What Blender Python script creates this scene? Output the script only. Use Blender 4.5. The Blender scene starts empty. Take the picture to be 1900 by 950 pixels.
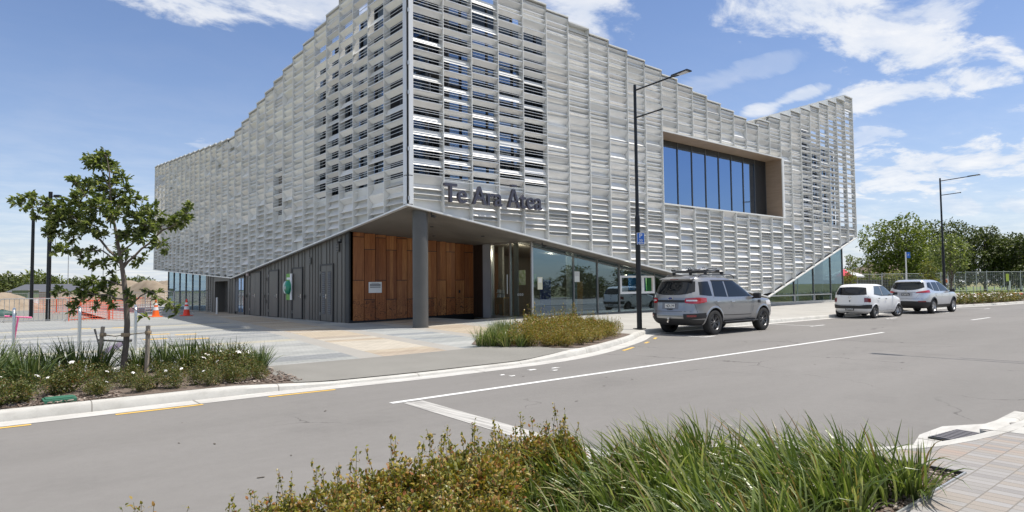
import bpy, bmesh, math, random
from mathutils import Vector, Matrix
R = math.radians
S = bpy.context.scene
COL = S.collection
# ------------------------------------------------------------------ camera
EYE = Vector((0, 0, 1.55))
F_PX = 1202.5
PITCH, ROLL, AZ = R(2.7), R(0.62), R(50.3)
FW = Vector((math.cos(AZ)*math.cos(PITCH), math.sin(AZ)*math.cos(PITCH), math.sin(PITCH)))
_r0 = Vector((math.sin(AZ), -math.cos(AZ), 0)); _u0 = _r0.cross(FW)
RT = _r0*math.cos(ROLL) - _u0*math.sin(ROLL)
UP = _r0*math.sin(ROLL) + _u0*math.cos(ROLL)
cam_d = bpy.data.cameras.new('camera'); cam = bpy.data.objects.new('camera', cam_d); COL.objects.link(cam)
cam_d.sensor_width = 36; cam_d.lens = 36*F_PX/1900; cam_d.clip_end = 3000; cam_d.clip_start = 0.05
cam.matrix_world = Matrix.Translation(EYE) @ Matrix((RT, UP, -FW)).transposed().to_4x4()
S.camera = cam
# ------------------------------------------------------------------ world
SUN_AZ, SUN_EL = R(-34), R(68.5)
EXPOSURE = 0.28
def pix_dir(u, v):
    return (FW*F_PX + RT*(u-950) - UP*(v-475)).normalized()
W = bpy.data.worlds.new('World'); S.world = W; W.use_nodes = True
nt = W.node_tree; N = nt.nodes; L = nt.links; N.clear()
def nd(t, **k):
    n = N.new(t)
    for a, b in k.items(): setattr(n, a, b)
    return n
def M(op, a, b=None, c=None, clamp=False):
    n = N.new('ShaderNodeMath'); n.operation = op; n.use_clamp = clamp
    for i, x in enumerate((a, b, c)):
        if x is None: continue
        if isinstance(x, (int, float)): n.inputs[i].default_value = x
        else: L.new(x, n.inputs[i])
    return n.outputs[0]
out = nd('ShaderNodeOutputWorld'); bg = nd('ShaderNodeBackground')
sky = nd('ShaderNodeTexSky', sky_type='NISHITA', sun_disc=False)
sky.sun_elevation = SUN_EL; sky.sun_rotation = math.pi/2 - SUN_AZ
sky.air_density = 1.0; sky.dust_density = 0.6; sky.ozone_density = 1.6; sky.altitude = 50
tc = nd('ShaderNodeTexCoord'); sep = nd('ShaderNodeSeparateXYZ'); L.new(tc.outputs['Generated'], sep.inputs[0])
x, y, z = sep.outputs
zz = M('ADD', M('MAXIMUM', z, 0.0), 0.10)
px, py = M('DIVIDE', x, zz), M('DIVIDE', y, zz)
cmb = nd('ShaderNodeCombineXYZ'); L.new(px, cmb.inputs[0]); L.new(py, cmb.inputs[1])
def noise(scale, rot, st, detail, rough, dist=0.0, off=(0, 0, 0)):
    mp = nd('ShaderNodeMapping'); mp.inputs['Rotation'].default_value = (0, 0, rot); mp.inputs['Scale'].default_value = st
    mp.inputs['Location'].default_value = off
    L.new(cmb.outputs[0], mp.inputs[0])
    n = nd('ShaderNodeTexNoise'); n.inputs['Scale'].default_value = scale; n.inputs['Detail'].default_value = detail
    n.inputs['Roughness'].default_value = rough; n.inputs['Distortion'].default_value = dist
    L.new(mp.outputs[0], n.inputs['Vector']); return n.outputs[0]
def ramp(v, a, b):
    n = nd('ShaderNodeMapRange', interpolation_type='SMOOTHSTEP'); L.new(v, n.inputs[0])
    n.inputs[1].default_value = a; n.inputs[2].default_value = b; return n.outputs[0]
n_w = noise(1.5, R(40), (0.45, 1.7, 1), 8, 0.58, 0.6)        # streaky cirrus
n_f = noise(3.0, R(20), (0.9, 1.2, 1), 10, 0.62, 0.3, (3, 1, 0))      # flocculent
wisp = M('MULTIPLY', ramp(n_w, 0.55, 0.85), 0.10)
def blob(u, v, ru, rv, ang, k, src, a=0.42, b=0.62):
    d = pix_dir(u, v)
    r_ = RT*math.cos(R(ang)) + UP*math.sin(R(ang)); u_ = UP*math.cos(R(ang)) - RT*math.sin(R(ang))
    cr = nd('ShaderNodeVectorMath', operation='SUBTRACT'); L.new(tc.outputs['Generated'], cr.inputs[0]); cr.inputs[1].default_value = d
    def dt(ax, r):
        n = nd('ShaderNodeVectorMath', operation='DOT_PRODUCT'); L.new(cr.outputs[0], n.inputs[0]); n.inputs[1].default_value = ax
        return M('POWER', M('ABSOLUTE', M('DIVIDE', n.outputs['Value'], r/F_PX)), 2.0)
    e = M('SUBTRACT', 1.0, M('SQRT', M('ADD', dt(r_, ru), dt(u_, rv))), clamp=True)
    # edge of the cloud is broken up by the noise
    s = M('ADD', M('MULTIPLY', e, 0.55), M('MULTIPLY', M('SUBTRACT', src, 0.53), 2.3))
    return M('MULTIPLY', M('MULTIPLY', ramp(s, 0.02, 0.42), ramp(e, 0.0, 0.18)), k)
blobs = [blob(1480, 10, 250, 75, -14, 0.88, n_f), blob(1650, 75, 220, 80, -35, 0.85, n_f), blob(1700, 25, 180, 55, -5, 0.7, n_f),
         blob(1700, 165, 210, 40, 4, 0.85, n_f), blob(1450, 190, 170, 16, 16, 0.8, n_w), blob(1740, 310, 340, 60, 4, 0.85, n_f),
         blob(1880, 290, 130, 42, 0, 0.9, n_f), blob(1600, 255, 90, 20, 0, 0.5, n_f), blob(1800, 385, 260, 30, 5, 0.7, n_w),
         blob(340, -22, 330, 58, -2, 0.8, n_f), blob(570, 12, 170, 50, 0, 0.7, n_f), blob(1085, 20, 110, 70, -20, 0.8, n_f),
         blob(372, 270, 45, 16, -8, 0.4, n_f), blob(90, 260, 220, 25, 3, 0.10, n_w), blob(60, 400, 420, 70, 2, 0.42, n_w),
         blob(1110, 60, 60, 26, -30, 0.5, n_f), blob(1330, 150, 200, 26, 12, 0.32, n_w)]
m = wisp
for b in blobs: m = M('MAXIMUM', m, b)
hz = M('POWER', M('SUBTRACT', 1.0, M('MAXIMUM', z, 0.0), clamp=True), 7.0)     # pale air low down
dback = nd('ShaderNodeVectorMath', operation='DOT_PRODUCT'); L.new(tc.outputs['Generated'], dback.inputs[0]); dback.inputs[1].default_value = -Vector((FW.x, FW.y, -0.55)).normalized()
m = M('MAXIMUM', m, M('MULTIPLY', M('MULTIPLY', ramp(dback.outputs['Value'], -0.25, 0.45), ramp(z, 0.36, 0.55)), M('MULTIPLY', ramp(n_f, 0.30, 0.52), 0.9)))    # out-of-view cloud added overhead and behind to whiten the ambient light
m = M('MAXIMUM', m, M('MULTIPLY', M('MULTIPLY', hz, M('SUBTRACT', 1.0, M('MULTIPLY', ramp(dback.outputs['Value'], -0.5, 0.1), 0.8))), 0.80)); m = M('MINIMUM', m, 0.97)
tint = nd('ShaderNodeMixRGB', blend_type='MULTIPLY'); tint.inputs[0].default_value = 1.0
L.new(sky.outputs[0], tint.inputs[1]); tint.inputs[2].default_value = (0.93, 0.99, 1.16, 1)
mix = nd('ShaderNodeMixRGB'); L.new(m, mix.inputs[0]); L.new(tint.outputs[0], mix.inputs[1])
cl = nd('ShaderNodeMixRGB'); L.new(ramp(n_f, 0.35, 0.7), cl.inputs[0]); cl.inputs[1].default_value = (5.9, 6.5, 7.5, 1); cl.inputs[2].default_value = (8.3, 8.3, 8.3, 1)
L.new(cl.outputs[0], mix.inputs[2])
L.new(mix.outputs[0], bg.inputs[0]); bg.inputs[1].default_value = 0.10
L.new(bg.outputs[0], out.inputs[0])
sd = bpy.data.lights.new('sun', 'SUN'); sun = bpy.data.objects.new('sun', sd); COL.objects.link(sun)
sd.energy = 4.4; sd.angle = R(0.53); sd.color = (1.0, 0.94, 0.86)
sv = Vector((math.cos(SUN_EL)*math.cos(SUN_AZ), math.cos(SUN_EL)*math.sin(SUN_AZ), math.sin(SUN_EL)))
sun.rotation_euler = sv.to_track_quat('Z', 'Y').to_euler()
sun.location = (0, 0, 60)
S.view_settings.view_transform = 'Standard'; S.view_settings.look = 'None'
S.view_settings.exposure = EXPOSURE; S.view_settings.gamma = 1; S.view_settings.use_curve_mapping = False
S.cycles.max_bounces = 8; S.cycles.transparent_max_bounces = 16; S.cycles.diffuse_bounces = 3

# ------------------------------------------------------------------ helpers
def tag(o, label=None, cat=None, group=None, kind=None):
    if label: o['label'] = label
    if cat: o['category'] = cat
    if group: o['group'] = group
    if kind: o['kind'] = kind
    return o
def empty(name, loc=(0, 0, 0), rz=0, label=None, cat=None, group=None):
    o = bpy.data.objects.new(name, None); COL.objects.link(o); o.location = loc; o.rotation_euler = (0, 0, rz)
    o.empty_display_size = 0.2
    return tag(o, label, cat, group)
def copy_tree(o, parent=None):
    c = o.copy(); COL.objects.link(c)
    if parent: c.parent = parent
    for ch in list(o.children): copy_tree(ch, c)
    return c
class MB:
    def __init__(s): s.v = []; s.f = []; s.mi = []; s.cur = 0
    def vert(s, p): s.v.append(tuple(p)); return len(s.v)-1
    def face(s, pts):
        i = len(s.v); s.v += [tuple(p) for p in pts]; s.f.append(tuple(range(i, i+len(pts)))); s.mi.append(s.cur); return s
    def fi(s, idx): s.f.append(tuple(idx)); s.mi.append(s.cur)
    def box(s, a, b):
        x0, y0, z0 = [min(a[i], b[i]) for i in range(3)]; x1, y1, z1 = [max(a[i], b[i]) for i in range(3)]
        return s.hexa([(x0,y0,z0),(x1,y0,z0),(x1,y1,z0),(x0,y1,z0),(x0,y0,z1),(x1,y0,z1),(x1,y1,z1),(x0,y1,z1)])
    def hexa(s, p):
        i = len(s.v); s.v += [tuple(q) for q in p]
        for q in ((0,3,2,1),(4,5,6,7),(0,1,5,4),(1,2,6,5),(2,3,7,6),(3,0,4,7)): s.f.append(tuple(i+k for k in q)); s.mi.append(s.cur)
        return s
    def cbox(s, c, d, rz=0, tilt=None):
        m_ = Matrix.Rotation(rz, 3, 'Z')
        if tilt is not None: m_ = tilt
        p = []
        for sz in (-1, 1):
            for sx, sy in ((-1,-1),(1,-1),(1,1),(-1,1)):
                p.append(Vector(c) + m_ @ Vector((sx*d[0]/2, sy*d[1]/2, sz*d[2]/2)))
        return s.hexa(p)
    def tube(s, path, r, n=8, cap=True, close=False):
        path = [Vector(p) for p in path]; k = len(path)
        rs = r if isinstance(r, (list, tuple)) else [r]*k
        rings = []; prev = None
        for i, p in enumerate(path):
            if close: t = path[(i+1) % k]-path[i-1]
            else: t = path[min(i+1, k-1)]-path[max(i-1, 0)]
            t = t.normalized() if t.length > 1e-9 else Vector((0, 0, 1))
            if prev is None:
                a = Vector((0, 0, 1)) if abs(t.z) < 0.9 else Vector((1, 0, 0))
                nrm = t.cross(a).normalized()
            else:
                nrm = (prev - t*prev.dot(t)); nrm = nrm.normalized() if nrm.length > 1e-6 else t.orthogonal().normalized()
            prev = nrm; bn = t.cross(nrm)
            i0 = len(s.v)
            for j in range(n):
                a = 2*math.pi*j/n; s.v.append(tuple(p + (nrm*math.cos(a)+bn*math.sin(a))*rs[i]))
            rings.append(i0)
        pairs = list(zip(rings, rings[1:])) + ([(rings[-1], rings[0])] if close else [])
        for a, b in pairs:
            for j in range(n):
                s.f.append((a+j, a+(j+1) % n, b+(j+1) % n, b+j)); s.mi.append(s.cur)
        if cap and not close:
            s.f.append(tuple(rings[0]+j for j in range(n))[::-1]); s.mi.append(s.cur)
            s.f.append(tuple(rings[-1]+j for j in range(n))); s.mi.append(s.cur)
        return s
    def lathe(s, prof, n=24, c=(0, 0, 0), axis='Z'):
        i0 = len(s.v)
        for (r_, h) in prof:
            for j in range(n):
                a = 2*math.pi*j/n
                if axis == 'Z': p = (c[0]+r_*math.cos(a), c[1]+r_*math.sin(a), c[2]+h)
                elif axis == 'Y': p = (c[0]+r_*math.cos(a), c[1]+h, c[2]+r_*math.sin(a))
                else: p = (c[0]+h, c[1]+r_*math.cos(a), c[2]+r_*math.sin(a))
                s.v.append(p)
        for k in range(len(prof)-1):
            for j in range(n):
                s.f.append((i0+k*n+j, i0+k*n+(j+1) % n, i0+(k+1)*n+(j+1) % n, i0+(k+1)*n+j)); s.mi.append(s.cur)
        return s
    def prism(s, poly, off):
        """poly: 3D points; off: extrusion vector"""
        n = len(poly); i = len(s.v); off = Vector(off)
        s.v += [tuple(p) for p in poly] + [tuple(Vector(p)+off) for p in poly]
        s.f.append(tuple(range(i, i+n))[::-1]); s.mi.append(s.cur)
        s.f.append(tuple(range(i+n, i+2*n))); s.mi.append(s.cur)
        for k in range(n):
            k2 = (k+1) % n; s.f.append((i+k, i+k2, i+n+k2, i+n+k)); s.mi.append(s.cur)
        return s
    def build(s, name, mat, parent=None, smooth=False, bevel=0, angle=40, loc=None):
        me = bpy.data.meshes.new(name); me.from_pydata(s.v, [], s.f)
        mats = mat if isinstance(mat, (list, tuple)) else [mat]
        for m_ in mats: me.materials.append(m_)
        if len(mats) > 1: me.polygons.foreach_set('material_index', s.mi)
        bm = bmesh.new(); bm.from_mesh(me)
        if smooth or bevel: bmesh.ops.remove_doubles(bm, verts=bm.verts, dist=1e-5)
        bmesh.ops.recalc_face_normals(bm, faces=bm.faces) if s.recalc else None
        if bevel:
            ed = [e for e in bm.edges if len(e.link_faces) == 2 and e.calc_face_angle(0) > 0.5]
            bmesh.ops.bevel(bm, geom=ed, offset=bevel, segments=2, affect='EDGES', profile=0.6)
        if smooth:
            for f in bm.faces: f.smooth = True
            for e in bm.edges:
                if len(e.link_faces) == 2 and e.calc_face_angle(0) > R(angle): e.smooth = False
        bm.to_mesh(me); bm.free()
        o = bpy.data.objects.new(name, me); COL.objects.link(o)
        if parent: o.parent = parent
        if loc: o.location = loc
        return o
    recalc = True

# ------------------------------------------------------------------ materials
def mk(name, col, rough=0.6, metal=0.0, spec=0.5, **k):
    m_ = bpy.data.materials.new(name); m_.use_nodes = True
    b = m_.node_tree.nodes['Principled BSDF']
    b.inputs['Base Color'].default_value = (*col, 1); b.inputs['Roughness'].default_value = rough
    b.inputs['Metallic'].default_value = metal; b.inputs['Specular IOR Level'].default_value = spec
    for a, v in k.items(): b.inputs[a.replace('_', ' ')].default_value = v
    return m_
class NT:
    def __init__(s, m_): s.t = m_.node_tree; s.b = s.t.nodes.get('Principled BSDF')
    def n(s, t, ins=None, **k):
        n = s.t.nodes.new(t)
        for a, b in k.items(): setattr(n, a, b)
        for a, b in (ins or {}).items():
            if hasattr(b, 'is_output'): s.t.links.new(b, n.inputs[a])
            else: n.inputs[a].default_value = b
        return n
    def link(s, a, b): s.t.links.new(a, b)
    def math(s, op, a, b=0.0, clamp=False):
        n = s.n('ShaderNodeMath', {0: a, 1: b}, operation=op); n.use_clamp = clamp; return n.outputs[0]
    def mapr(s, v, a, b, c=0.0, d=1.0):
        return s.n('ShaderNodeMapRange', {0: v, 1: a, 2: b, 3: c, 4: d}).outputs[0]
    def mix(s, f, a, b, mode='MIX'):
        return s.n('ShaderNodeMixRGB', {0: f, 1: a, 2: b}, blend_type=mode).outputs[0]
    def ramp(s, f, stops, const=False):
        n = s.n('ShaderNodeValToRGB', {0: f}); cr = n.color_ramp
        if const: cr.interpolation = 'CONSTANT'
        while len(cr.elements) < len(stops): cr.elements.new(0.5)
        for e, (p, c) in zip(cr.elements, stops): e.position = p; e.color = (*c, 1)
        return n.outputs[0]
    def obj(s): return s.n('ShaderNodeTexCoord').outputs['Object']
    def noise(s, vec, scale, detail=4, rough=0.55, dist=0):
        return s.n('ShaderNodeTexNoise', {'Vector': vec, 'Scale': scale, 'Detail': detail, 'Roughness': rough, 'Distortion': dist}).outputs[0]
    def bump(s, h, strength=0.3, dist=0.02):
        n = s.n('ShaderNodeBump', {'Height': h, 'Strength': strength, 'Distance': dist}); s.link(n.outputs[0], s.b.inputs['Normal'])
    def col(s, c): s.link(c, s.b.inputs['Base Color'])
    def rough(s, c): s.link(c, s.b.inputs['Roughness'])
def varied(name, c1, c2, scale=3, rough=0.6, metal=0.0, bump=0, bscale=60, r2=None, detail=5, stretch=None, spec=0.5):
    m_ = mk(name, c1, rough, metal, spec); t = NT(m_); o = t.obj()
    if stretch: o = t.n('ShaderNodeMapping', {'Vector': o, 'Scale': stretch}).outputs[0]
    n = t.noise(o, scale, detail, 0.6)
    t.col(t.mix(t.mapr(n, 0.32, 0.68), (*c1, 1), (*c2, 1)))
    t.rough(t.mapr(n, 0.3, 0.7, rough, rough if r2 is None else r2))
    if bump: t.bump(t.noise(o, bscale, 3), bump, 0.01)
    return m_
def island(name, stops, rough=0.55, trans=0.25, spec=0.3):
    """foliage: every leaf takes its own colour"""
    m_ = mk(name, (0.1, 0.2, 0.05), rough, 0, spec); t = NT(m_)
    g = t.n('ShaderNodeNewGeometry'); c = t.ramp(g.outputs['Random Per Island'], stops); t.col(c)
    if trans:
        tr = t.n('ShaderNodeBsdfTranslucent'); t.link(t.mix(1.0, c, (1.5, 1.6, 0.7, 1), 'MULTIPLY'), tr.inputs[0])
        mx = t.n('ShaderNodeMixShader', {0: trans}); t.link(t.b.outputs[0], mx.inputs[1]); t.link(tr.outputs[0], mx.inputs[2])
        t.link(mx.outputs[0], t.t.nodes['Material Output'].inputs[0])
    return m_
def glass(name, tint, refl_tint=(1, 1, 1), ior=1.9, boost=0.0, alpha_rough=0.0):
    m_ = bpy.data.materials.new(name); m_.use_nodes = True; t = NT(m_); t.t.nodes.remove(t.b)
    tr = t.n('ShaderNodeBsdfTransparent', {0: (*tint, 1)}); gl = t.n('ShaderNodeBsdfGlossy', {0: (*refl_tint, 1), 1: alpha_rough})
    fr = t.n('ShaderNodeFresnel', {0: ior}); f = t.math('MULTIPLY', t.math('ADD', fr.outputs[0], boost, clamp=True), t.math('SUBTRACT', 1.0, t.n('ShaderNodeNewGeometry').outputs['Backfacing']))
    mx = t.n('ShaderNodeMixShader', {0: f}); t.link(tr.outputs[0], mx.inputs[1]); t.link(gl.outputs[0], mx.inputs[2])
    t.link(mx.outputs[0], t.t.nodes['Material Output'].inputs[0]); return m_

MT = {}
# asphalt with aggregate, tyre-polished bands and stains
m_ = mk('asphalt', (0.2, 0.195, 0.19), 0.9, 0, 0.25); t = NT(m_); o = t.obj()
agg = t.noise(o, 210, 2, 0.8); big = t.noise(t.n('ShaderNodeMapping', {'Vector': o, 'Scale': (0.12, 0.6, 1)}).outputs[0], 0.9, 5, 0.6)
spk = t.n('ShaderNodeTexVoronoi', {'Vector': o, 'Scale': 75}).outputs[0]
c = t.mix(t.mapr(big, 0.3, 0.7), (0.152, 0.146, 0.138, 1), (0.212, 0.203, 0.193, 1))
c = t.mix(t.mapr(agg, 0.35, 0.7), c, (0.235, 0.225, 0.21, 1)); c = t.mix(t.mapr(spk, 0.10, 0.04), c, (0.38, 0.36, 0.33, 1))
sp2 = t.n('ShaderNodeTexVoronoi', {'Vector': o, 'Scale': 31}).outputs[0]; c = t.mix(t.mapr(sp2, 0.055, 0.02), c, (0.09, 0.086, 0.08, 1))
md = t.noise(o, 7, 8, 0.8); c = t.mix(t.mapr(md, 0.35, 0.7, 0, 0.35), c, t.mix(1.0, c, (0.74, 0.73, 0.72, 1), 'MULTIPLY'))
wp = t.n('ShaderNodeVectorMath', {0: o, 1: t.n('ShaderNodeVectorMath', {0: t.n('ShaderNodeTexNoise', {'Vector': o, 'Scale': 1.6, 'Detail': 5.0}).outputs[1], 1: (0.9, 0.9, 0.0)}, operation='MULTIPLY').outputs[0]}, operation='ADD').outputs[0]
ck = t.n('ShaderNodeTexVoronoi', {'Vector': wp, 'Scale': 0.22}, feature='DISTANCE_TO_EDGE').outputs[0]
c = t.mix(t.math('MULTIPLY', t.mapr(ck, 0.0030, 0.0012), t.mapr(t.noise(o, 0.30, 2), 0.50, 0.56)), c, (0.075, 0.07, 0.066, 1))
st = t.noise(o, 0.45, 6, 0.7); c = t.mix(t.mapr(st, 0.55, 0.75, 0, 0.42), c, (0.12, 0.114, 0.108, 1))
t.col(c); t.bump(agg, 0.35, 0.006); MT['asphalt'] = m_
MT['apron'] = m_2 = mk('apron', (0.2, 0.2, 0.19), 0.9, 0, 0.2); t = NT(m_2); o = t.obj()
c = t.mix(t.mapr(t.noise(o, 1.2, 6), 0.3, 0.7), (0.17, 0.165, 0.15, 1), (0.215, 0.208, 0.19, 1)); a = t.noise(o, 180, 2, 0.8)
t.col(t.mix(t.mapr(a, 0.4, 0.7), c, (0.27, 0.262, 0.235, 1))); t.bump(a, 0.3, 0.006)
def concrete(name, c1, c2, sc=1.6, st=0.35, joint=0):
    m_ = mk(name, c1, 0.85, 0, 0.25); t = NT(m_); o = t.obj()
    c = t.mix(t.mapr(t.noise(o, sc, 7, 0.65), 0.3, 0.7), (*c1, 1), (*c2, 1))
    c = t.mix(t.mapr(t.noise(o, 9, 6, 0.7), 0.55, 0.8, 0, st), c, (c1[0]*0.5, c1[1]*0.49, c1[2]*0.46, 1))
    c = t.mix(t.mapr(t.noise(o, 120, 2, 0.7), 0.55, 0.8, 0, 0.25), c, (0.28, 0.27, 0.25, 1))
    if joint:
        xx = t.n('ShaderNodeSeparateXYZ', {0: o}).outputs[0]; fr_ = t.math('ABSOLUTE', t.math('SUBTRACT', t.math('FRACT', t.math('DIVIDE', xx, joint)), 0.5))
        c = t.mix(t.mapr(fr_, 0.004, 0.002), c, (0.2, 0.19, 0.17, 1))
        gr = t.noise(t.n('ShaderNodeMapping', {'Vector': o, 'Scale': (0.6, 3, 1)}).outputs[0], 2.5, 7, 0.7); c = t.mix(t.mapr(gr, 0.45, 0.72, 0, 0.45), c, (0.27, 0.255, 0.225, 1))
    t.col(c); t.bump(t.noise(o, 90, 3), 0.2, 0.004); return m_
MT['kerb'] = concrete('kerb_concrete', (0.43, 0.42, 0.39), (0.55, 0.54, 0.50), joint=2.4)
MT['channel'] = concrete('channel_concrete', (0.44, 0.43, 0.405), (0.55, 0.54, 0.51), 2.5, 0.3, joint=4.8)
MT['footpath'] = concrete('footpath_concrete', (0.345, 0.335, 0.31), (0.42, 0.41, 0.38), 0.8, 0.15)
# striped stone plaza
m_ = mk('plaza_stone', (0.4, 0.4, 0.38), 0.75, 0, 0.3); t = NT(m_); o = t.obj(); sp = t.n('ShaderNodeSeparateXYZ', {0: o}).outputs
u = t.math('SUBTRACT', sp[0], t.math('MULTIPLY', t.math('SUBTRACT', sp[1], 12.5), 0.13))
zone = t.math('FLOOR', t.math('DIVIDE', t.math('SUBTRACT', u, 6.1), 2.15)); zf = t.math('FRACT', t.math('DIVIDE', t.math('SUBTRACT', u, 6.1), 2.15))
leftz = t.math('LESS_THAN', u, 6.1)
zo = t.math('MULTIPLY', t.math('MULTIPLY', zone, 3.7), t.math('SUBTRACT', 1.0, leftz))
yy = t.math('ADD', t.math('ADD', sp[1], t.math('MULTIPLY', sp[0], 0.03)), zo)
yn = t.math('ADD', t.math('MULTIPLY', yy, 2.1), t.math('MULTIPLY', t.math('SINE', t.math('MULTIPLY', yy, 1.9)), 0.9))
wn = t.n('ShaderNodeTexWhiteNoise', {'W': t.math('FLOOR', yn)}, noise_dimensions='1D').outputs[0]
grey = t.ramp(wn, [(0, (0.44, 0.46, 0.45)), (0.2, (0.35, 0.375, 0.39)), (0.42, (0.50, 0.515, 0.50)), (0.66, (0.41, 0.43, 0.43)), (0.82, (0.55, 0.56, 0.54))], True)
lgrey = t.ramp(wn, [(0, (0.45, 0.46, 0.45)), (0.18, (0.34, 0.355, 0.36)), (0.36, (0.51, 0.515, 0.49)), (0.6, (0.44, 0.45, 0.43)), (0.8, (0.56, 0.53, 0.43)), (0.88, (0.40, 0.41, 0.42))], True)
cream = t.ramp(wn, [(0, (0.60, 0.51, 0.39)), (0.25, (0.52, 0.43, 0.33)), (0.45, (0.66, 0.60, 0.50)), (0.7, (0.55, 0.46, 0.36)), (0.85, (0.50, 0.43, 0.35)), (0.93, (0.36, 0.31, 0.27))], True)
odd = t.math('GREATER_THAN', t.math('ABSOLUTE', t.math('MODULO', zone, 2.0)), 0.5)
c = t.mix(odd, cream, grey); c = t.mix(leftz, c, lgrey)
brk = t.n('ShaderNodeTexBrick', {'Vector': o, 'Scale': 1.0, 'Mortar Size': 0.009, 'Brick Width': 0.3, 'Row Height': 0.15, 'Color1': (1, 1, 1, 1), 'Color2': (0.80, 0.80, 0.80, 1), 'Mortar': (0.5, 0.5, 0.48, 1)}).outputs[0]
c = t.mix(0.75, c, brk, 'MULTIPLY'); c = t.mix(1.0, c, (0.74, 0.74, 0.74, 1), 'MULTIPLY')
strip = t.math('LESS_THAN', t.math('ABSOLUTE', t.math('SUBTRACT', zf, 0.0)), 0.24); strip = t.math('MULTIPLY', strip, t.math('GREATER_THAN', u, 6.0))
c = t.mix(strip, c, t.mix(t.mapr(t.noise(o, 150, 2, .8), 0.4, 0.7), (0.29, 0.275, 0.25, 1), (0.40, 0.385, 0.35, 1)))
c = t.mix(t.mapr(t.noise(o, 0.8, 6, 0.7), 0.45, 0.8, 0, 0.3), c, t.mix(1.0, c, (0.7, 0.7, 0.69, 1), 'MULTIPLY'))
c = t.mix(t.mapr(t.noise(o, 60, 3, 0.7), 0.5, 0.8, 0, 0.2), c, (0.3, 0.3, 0.29, 1)); t.col(c); MT['plaza'] = m_
# near pavers: stack-bond concrete bricks
m_ = mk('pavers', (0.3, 0.28, 0.26), 0.85, 0, 0.25); t = NT(m_); o = t.obj()
mp = o
bt = t.n('ShaderNodeTexBrick', {'Vector': mp, 'Scale': 1.0, 'Mortar Size': 0.005, 'Mortar Smooth': 0.3, 'Brick Width': 0.092, 'Row Height': 0.20, 'Color1': (0, 0, 0, 1), 'Color2': (1, 1, 1, 1), 'Mortar': (0.5, 0.5, 0.5, 1), 'Bias': 0.0}, offset=0.0)
cell = t.n('ShaderNodeVectorMath', {0: t.n('ShaderNodeVectorMath', {0: mp, 1: (1/0.2, 1/0.082, 1)}, operation='MULTIPLY').outputs[0]}, operation='FLOOR').outputs[0]
pc = t.ramp(bt.outputs[0], [(0, (0.235, 0.225, 0.218)), (0.3, (0.265, 0.255, 0.242)), (0.55, (0.30, 0.292, 0.285)), (0.72, (0.275, 0.25, 0.222)), (0.9, (0.285, 0.255, 0.225)), (1.0, (0.31, 0.245, 0.205))])
c = t.mix(bt.outputs[1], pc, (0.19, 0.175, 0.155, 1))
c = t.mix(t.mapr(t.noise(o, 2.2, 5), 0.35, 0.7, 0, 0.5), c, t.mix(1.0, c, (1.1, 1.08, 1.05, 1), 'MULTIPLY'))
c = t.mix(t.mapr(t.noise(o, 160, 2, 0.8), 0.5, 0.8, 0, 0.4), c, (0.45, 0.42, 0.39, 1)); t.col(c)
t.bump(t.math('SUBTRACT', t.math('MULTIPLY', t.noise(o, 140, 2), 0.25), bt.outputs[1]), 0.5, 0.006); MT['pavers'] = m_
MT['dirt'] = varied('dirt', (0.22, 0.17, 0.12), (0.33, 0.27, 0.20), 0.9, 0.95, bump=0.9, bscale=5)
m_ = mk('dry_grass', (0.2, 0.18, 0.1), 0.95, 0, 0.1); t = NT(m_); o = t.obj()
c = t.mix(t.mapr(t.noise(o, 0.12, 6, 0.65), 0.38, 0.62), (0.23, 0.20, 0.115, 1), (0.12, 0.145, 0.045, 1))
c = t.mix(t.mapr(t.noise(o, 2.5, 6, 0.7), 0.4, 0.7, 0, 0.7), c, (0.32, 0.265, 0.17, 1)); t.col(c); MT['grass'] = m_
MT['paint'] = varied('road_paint', (0.62, 0.62, 0.60), (0.74, 0.74, 0.72), 6, 0.7)
m_ = mk('worn_paint', (0.6, 0.6, 0.57), 0.8); t = NT(m_); o = t.obj()
c = t.mix(t.mapr(t.noise(t.n('ShaderNodeMapping', {'Vector': o, 'Scale': (9, 0.5, 1)}).outputs[0], 2, 6, 0.7), 0.42, 0.62), (0.47, 0.46, 0.43, 1), (0.27, 0.26, 0.245, 1)); t.col(c); MT['worn'] = m_
MT['yellow'] = varied('yellow_paint', (0.66, 0.40, 0.06), (0.72, 0.47, 0.13), 9, 0.7)
MT['mulch'] = varied('mulch', (0.085, 0.062, 0.048), (0.19, 0.15, 0.12), 40, 0.95, bump=1.0, bscale=55)
MT['chip'] = island('bark_chip', [(0, (0.10, 0.07, 0.055)), (0.5, (0.20, 0.155, 0.125)), (0.85, (0.30, 0.25, 0.21)), (1, (0.45, 0.40, 0.34))], 0.9, 0)
# cladding
m_ = mk('aluminium_fins', (0.55, 0.55, 0.52), 0.42, 0.08, 0.5); t = NT(m_); o = t.obj()
c = t.mix(t.mapr(t.noise(o, 0.35, 3), 0.3, 0.7), (0.72, 0.72, 0.685, 1), (0.80, 0.795, 0.75, 1))
c = t.mix(t.mapr(t.noise(t.n('ShaderNodeMapping', {'Vector': o, 'Scale': (3, 3, 0.6)}).outputs[0], 2.2, 6, 0.7), 0.5, 0.8, 0, 0.22), c, (0.45, 0.44, 0.41, 1)); t.col(c); MT['blade'] = m_
m_ = mk('aluminium_blades', (0.6, 0.6, 0.57), 0.36, 0.28, 0.5); t = NT(m_); g = t.n('ShaderNodeNewGeometry').outputs['Random Per Island']
o = t.obj(); n1 = t.noise(t.n('ShaderNodeMapping', {'Vector': o, 'Scale': (0.8, 0.8, 3)}).outputs[0], 2, 5, 0.65)
c = t.ramp(g, [(0, (0.62, 0.625, 0.61)), (0.35, (0.80, 0.80, 0.775)), (0.7, (0.90, 0.895, 0.87)), (1, (0.76, 0.735, 0.695))])
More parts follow.
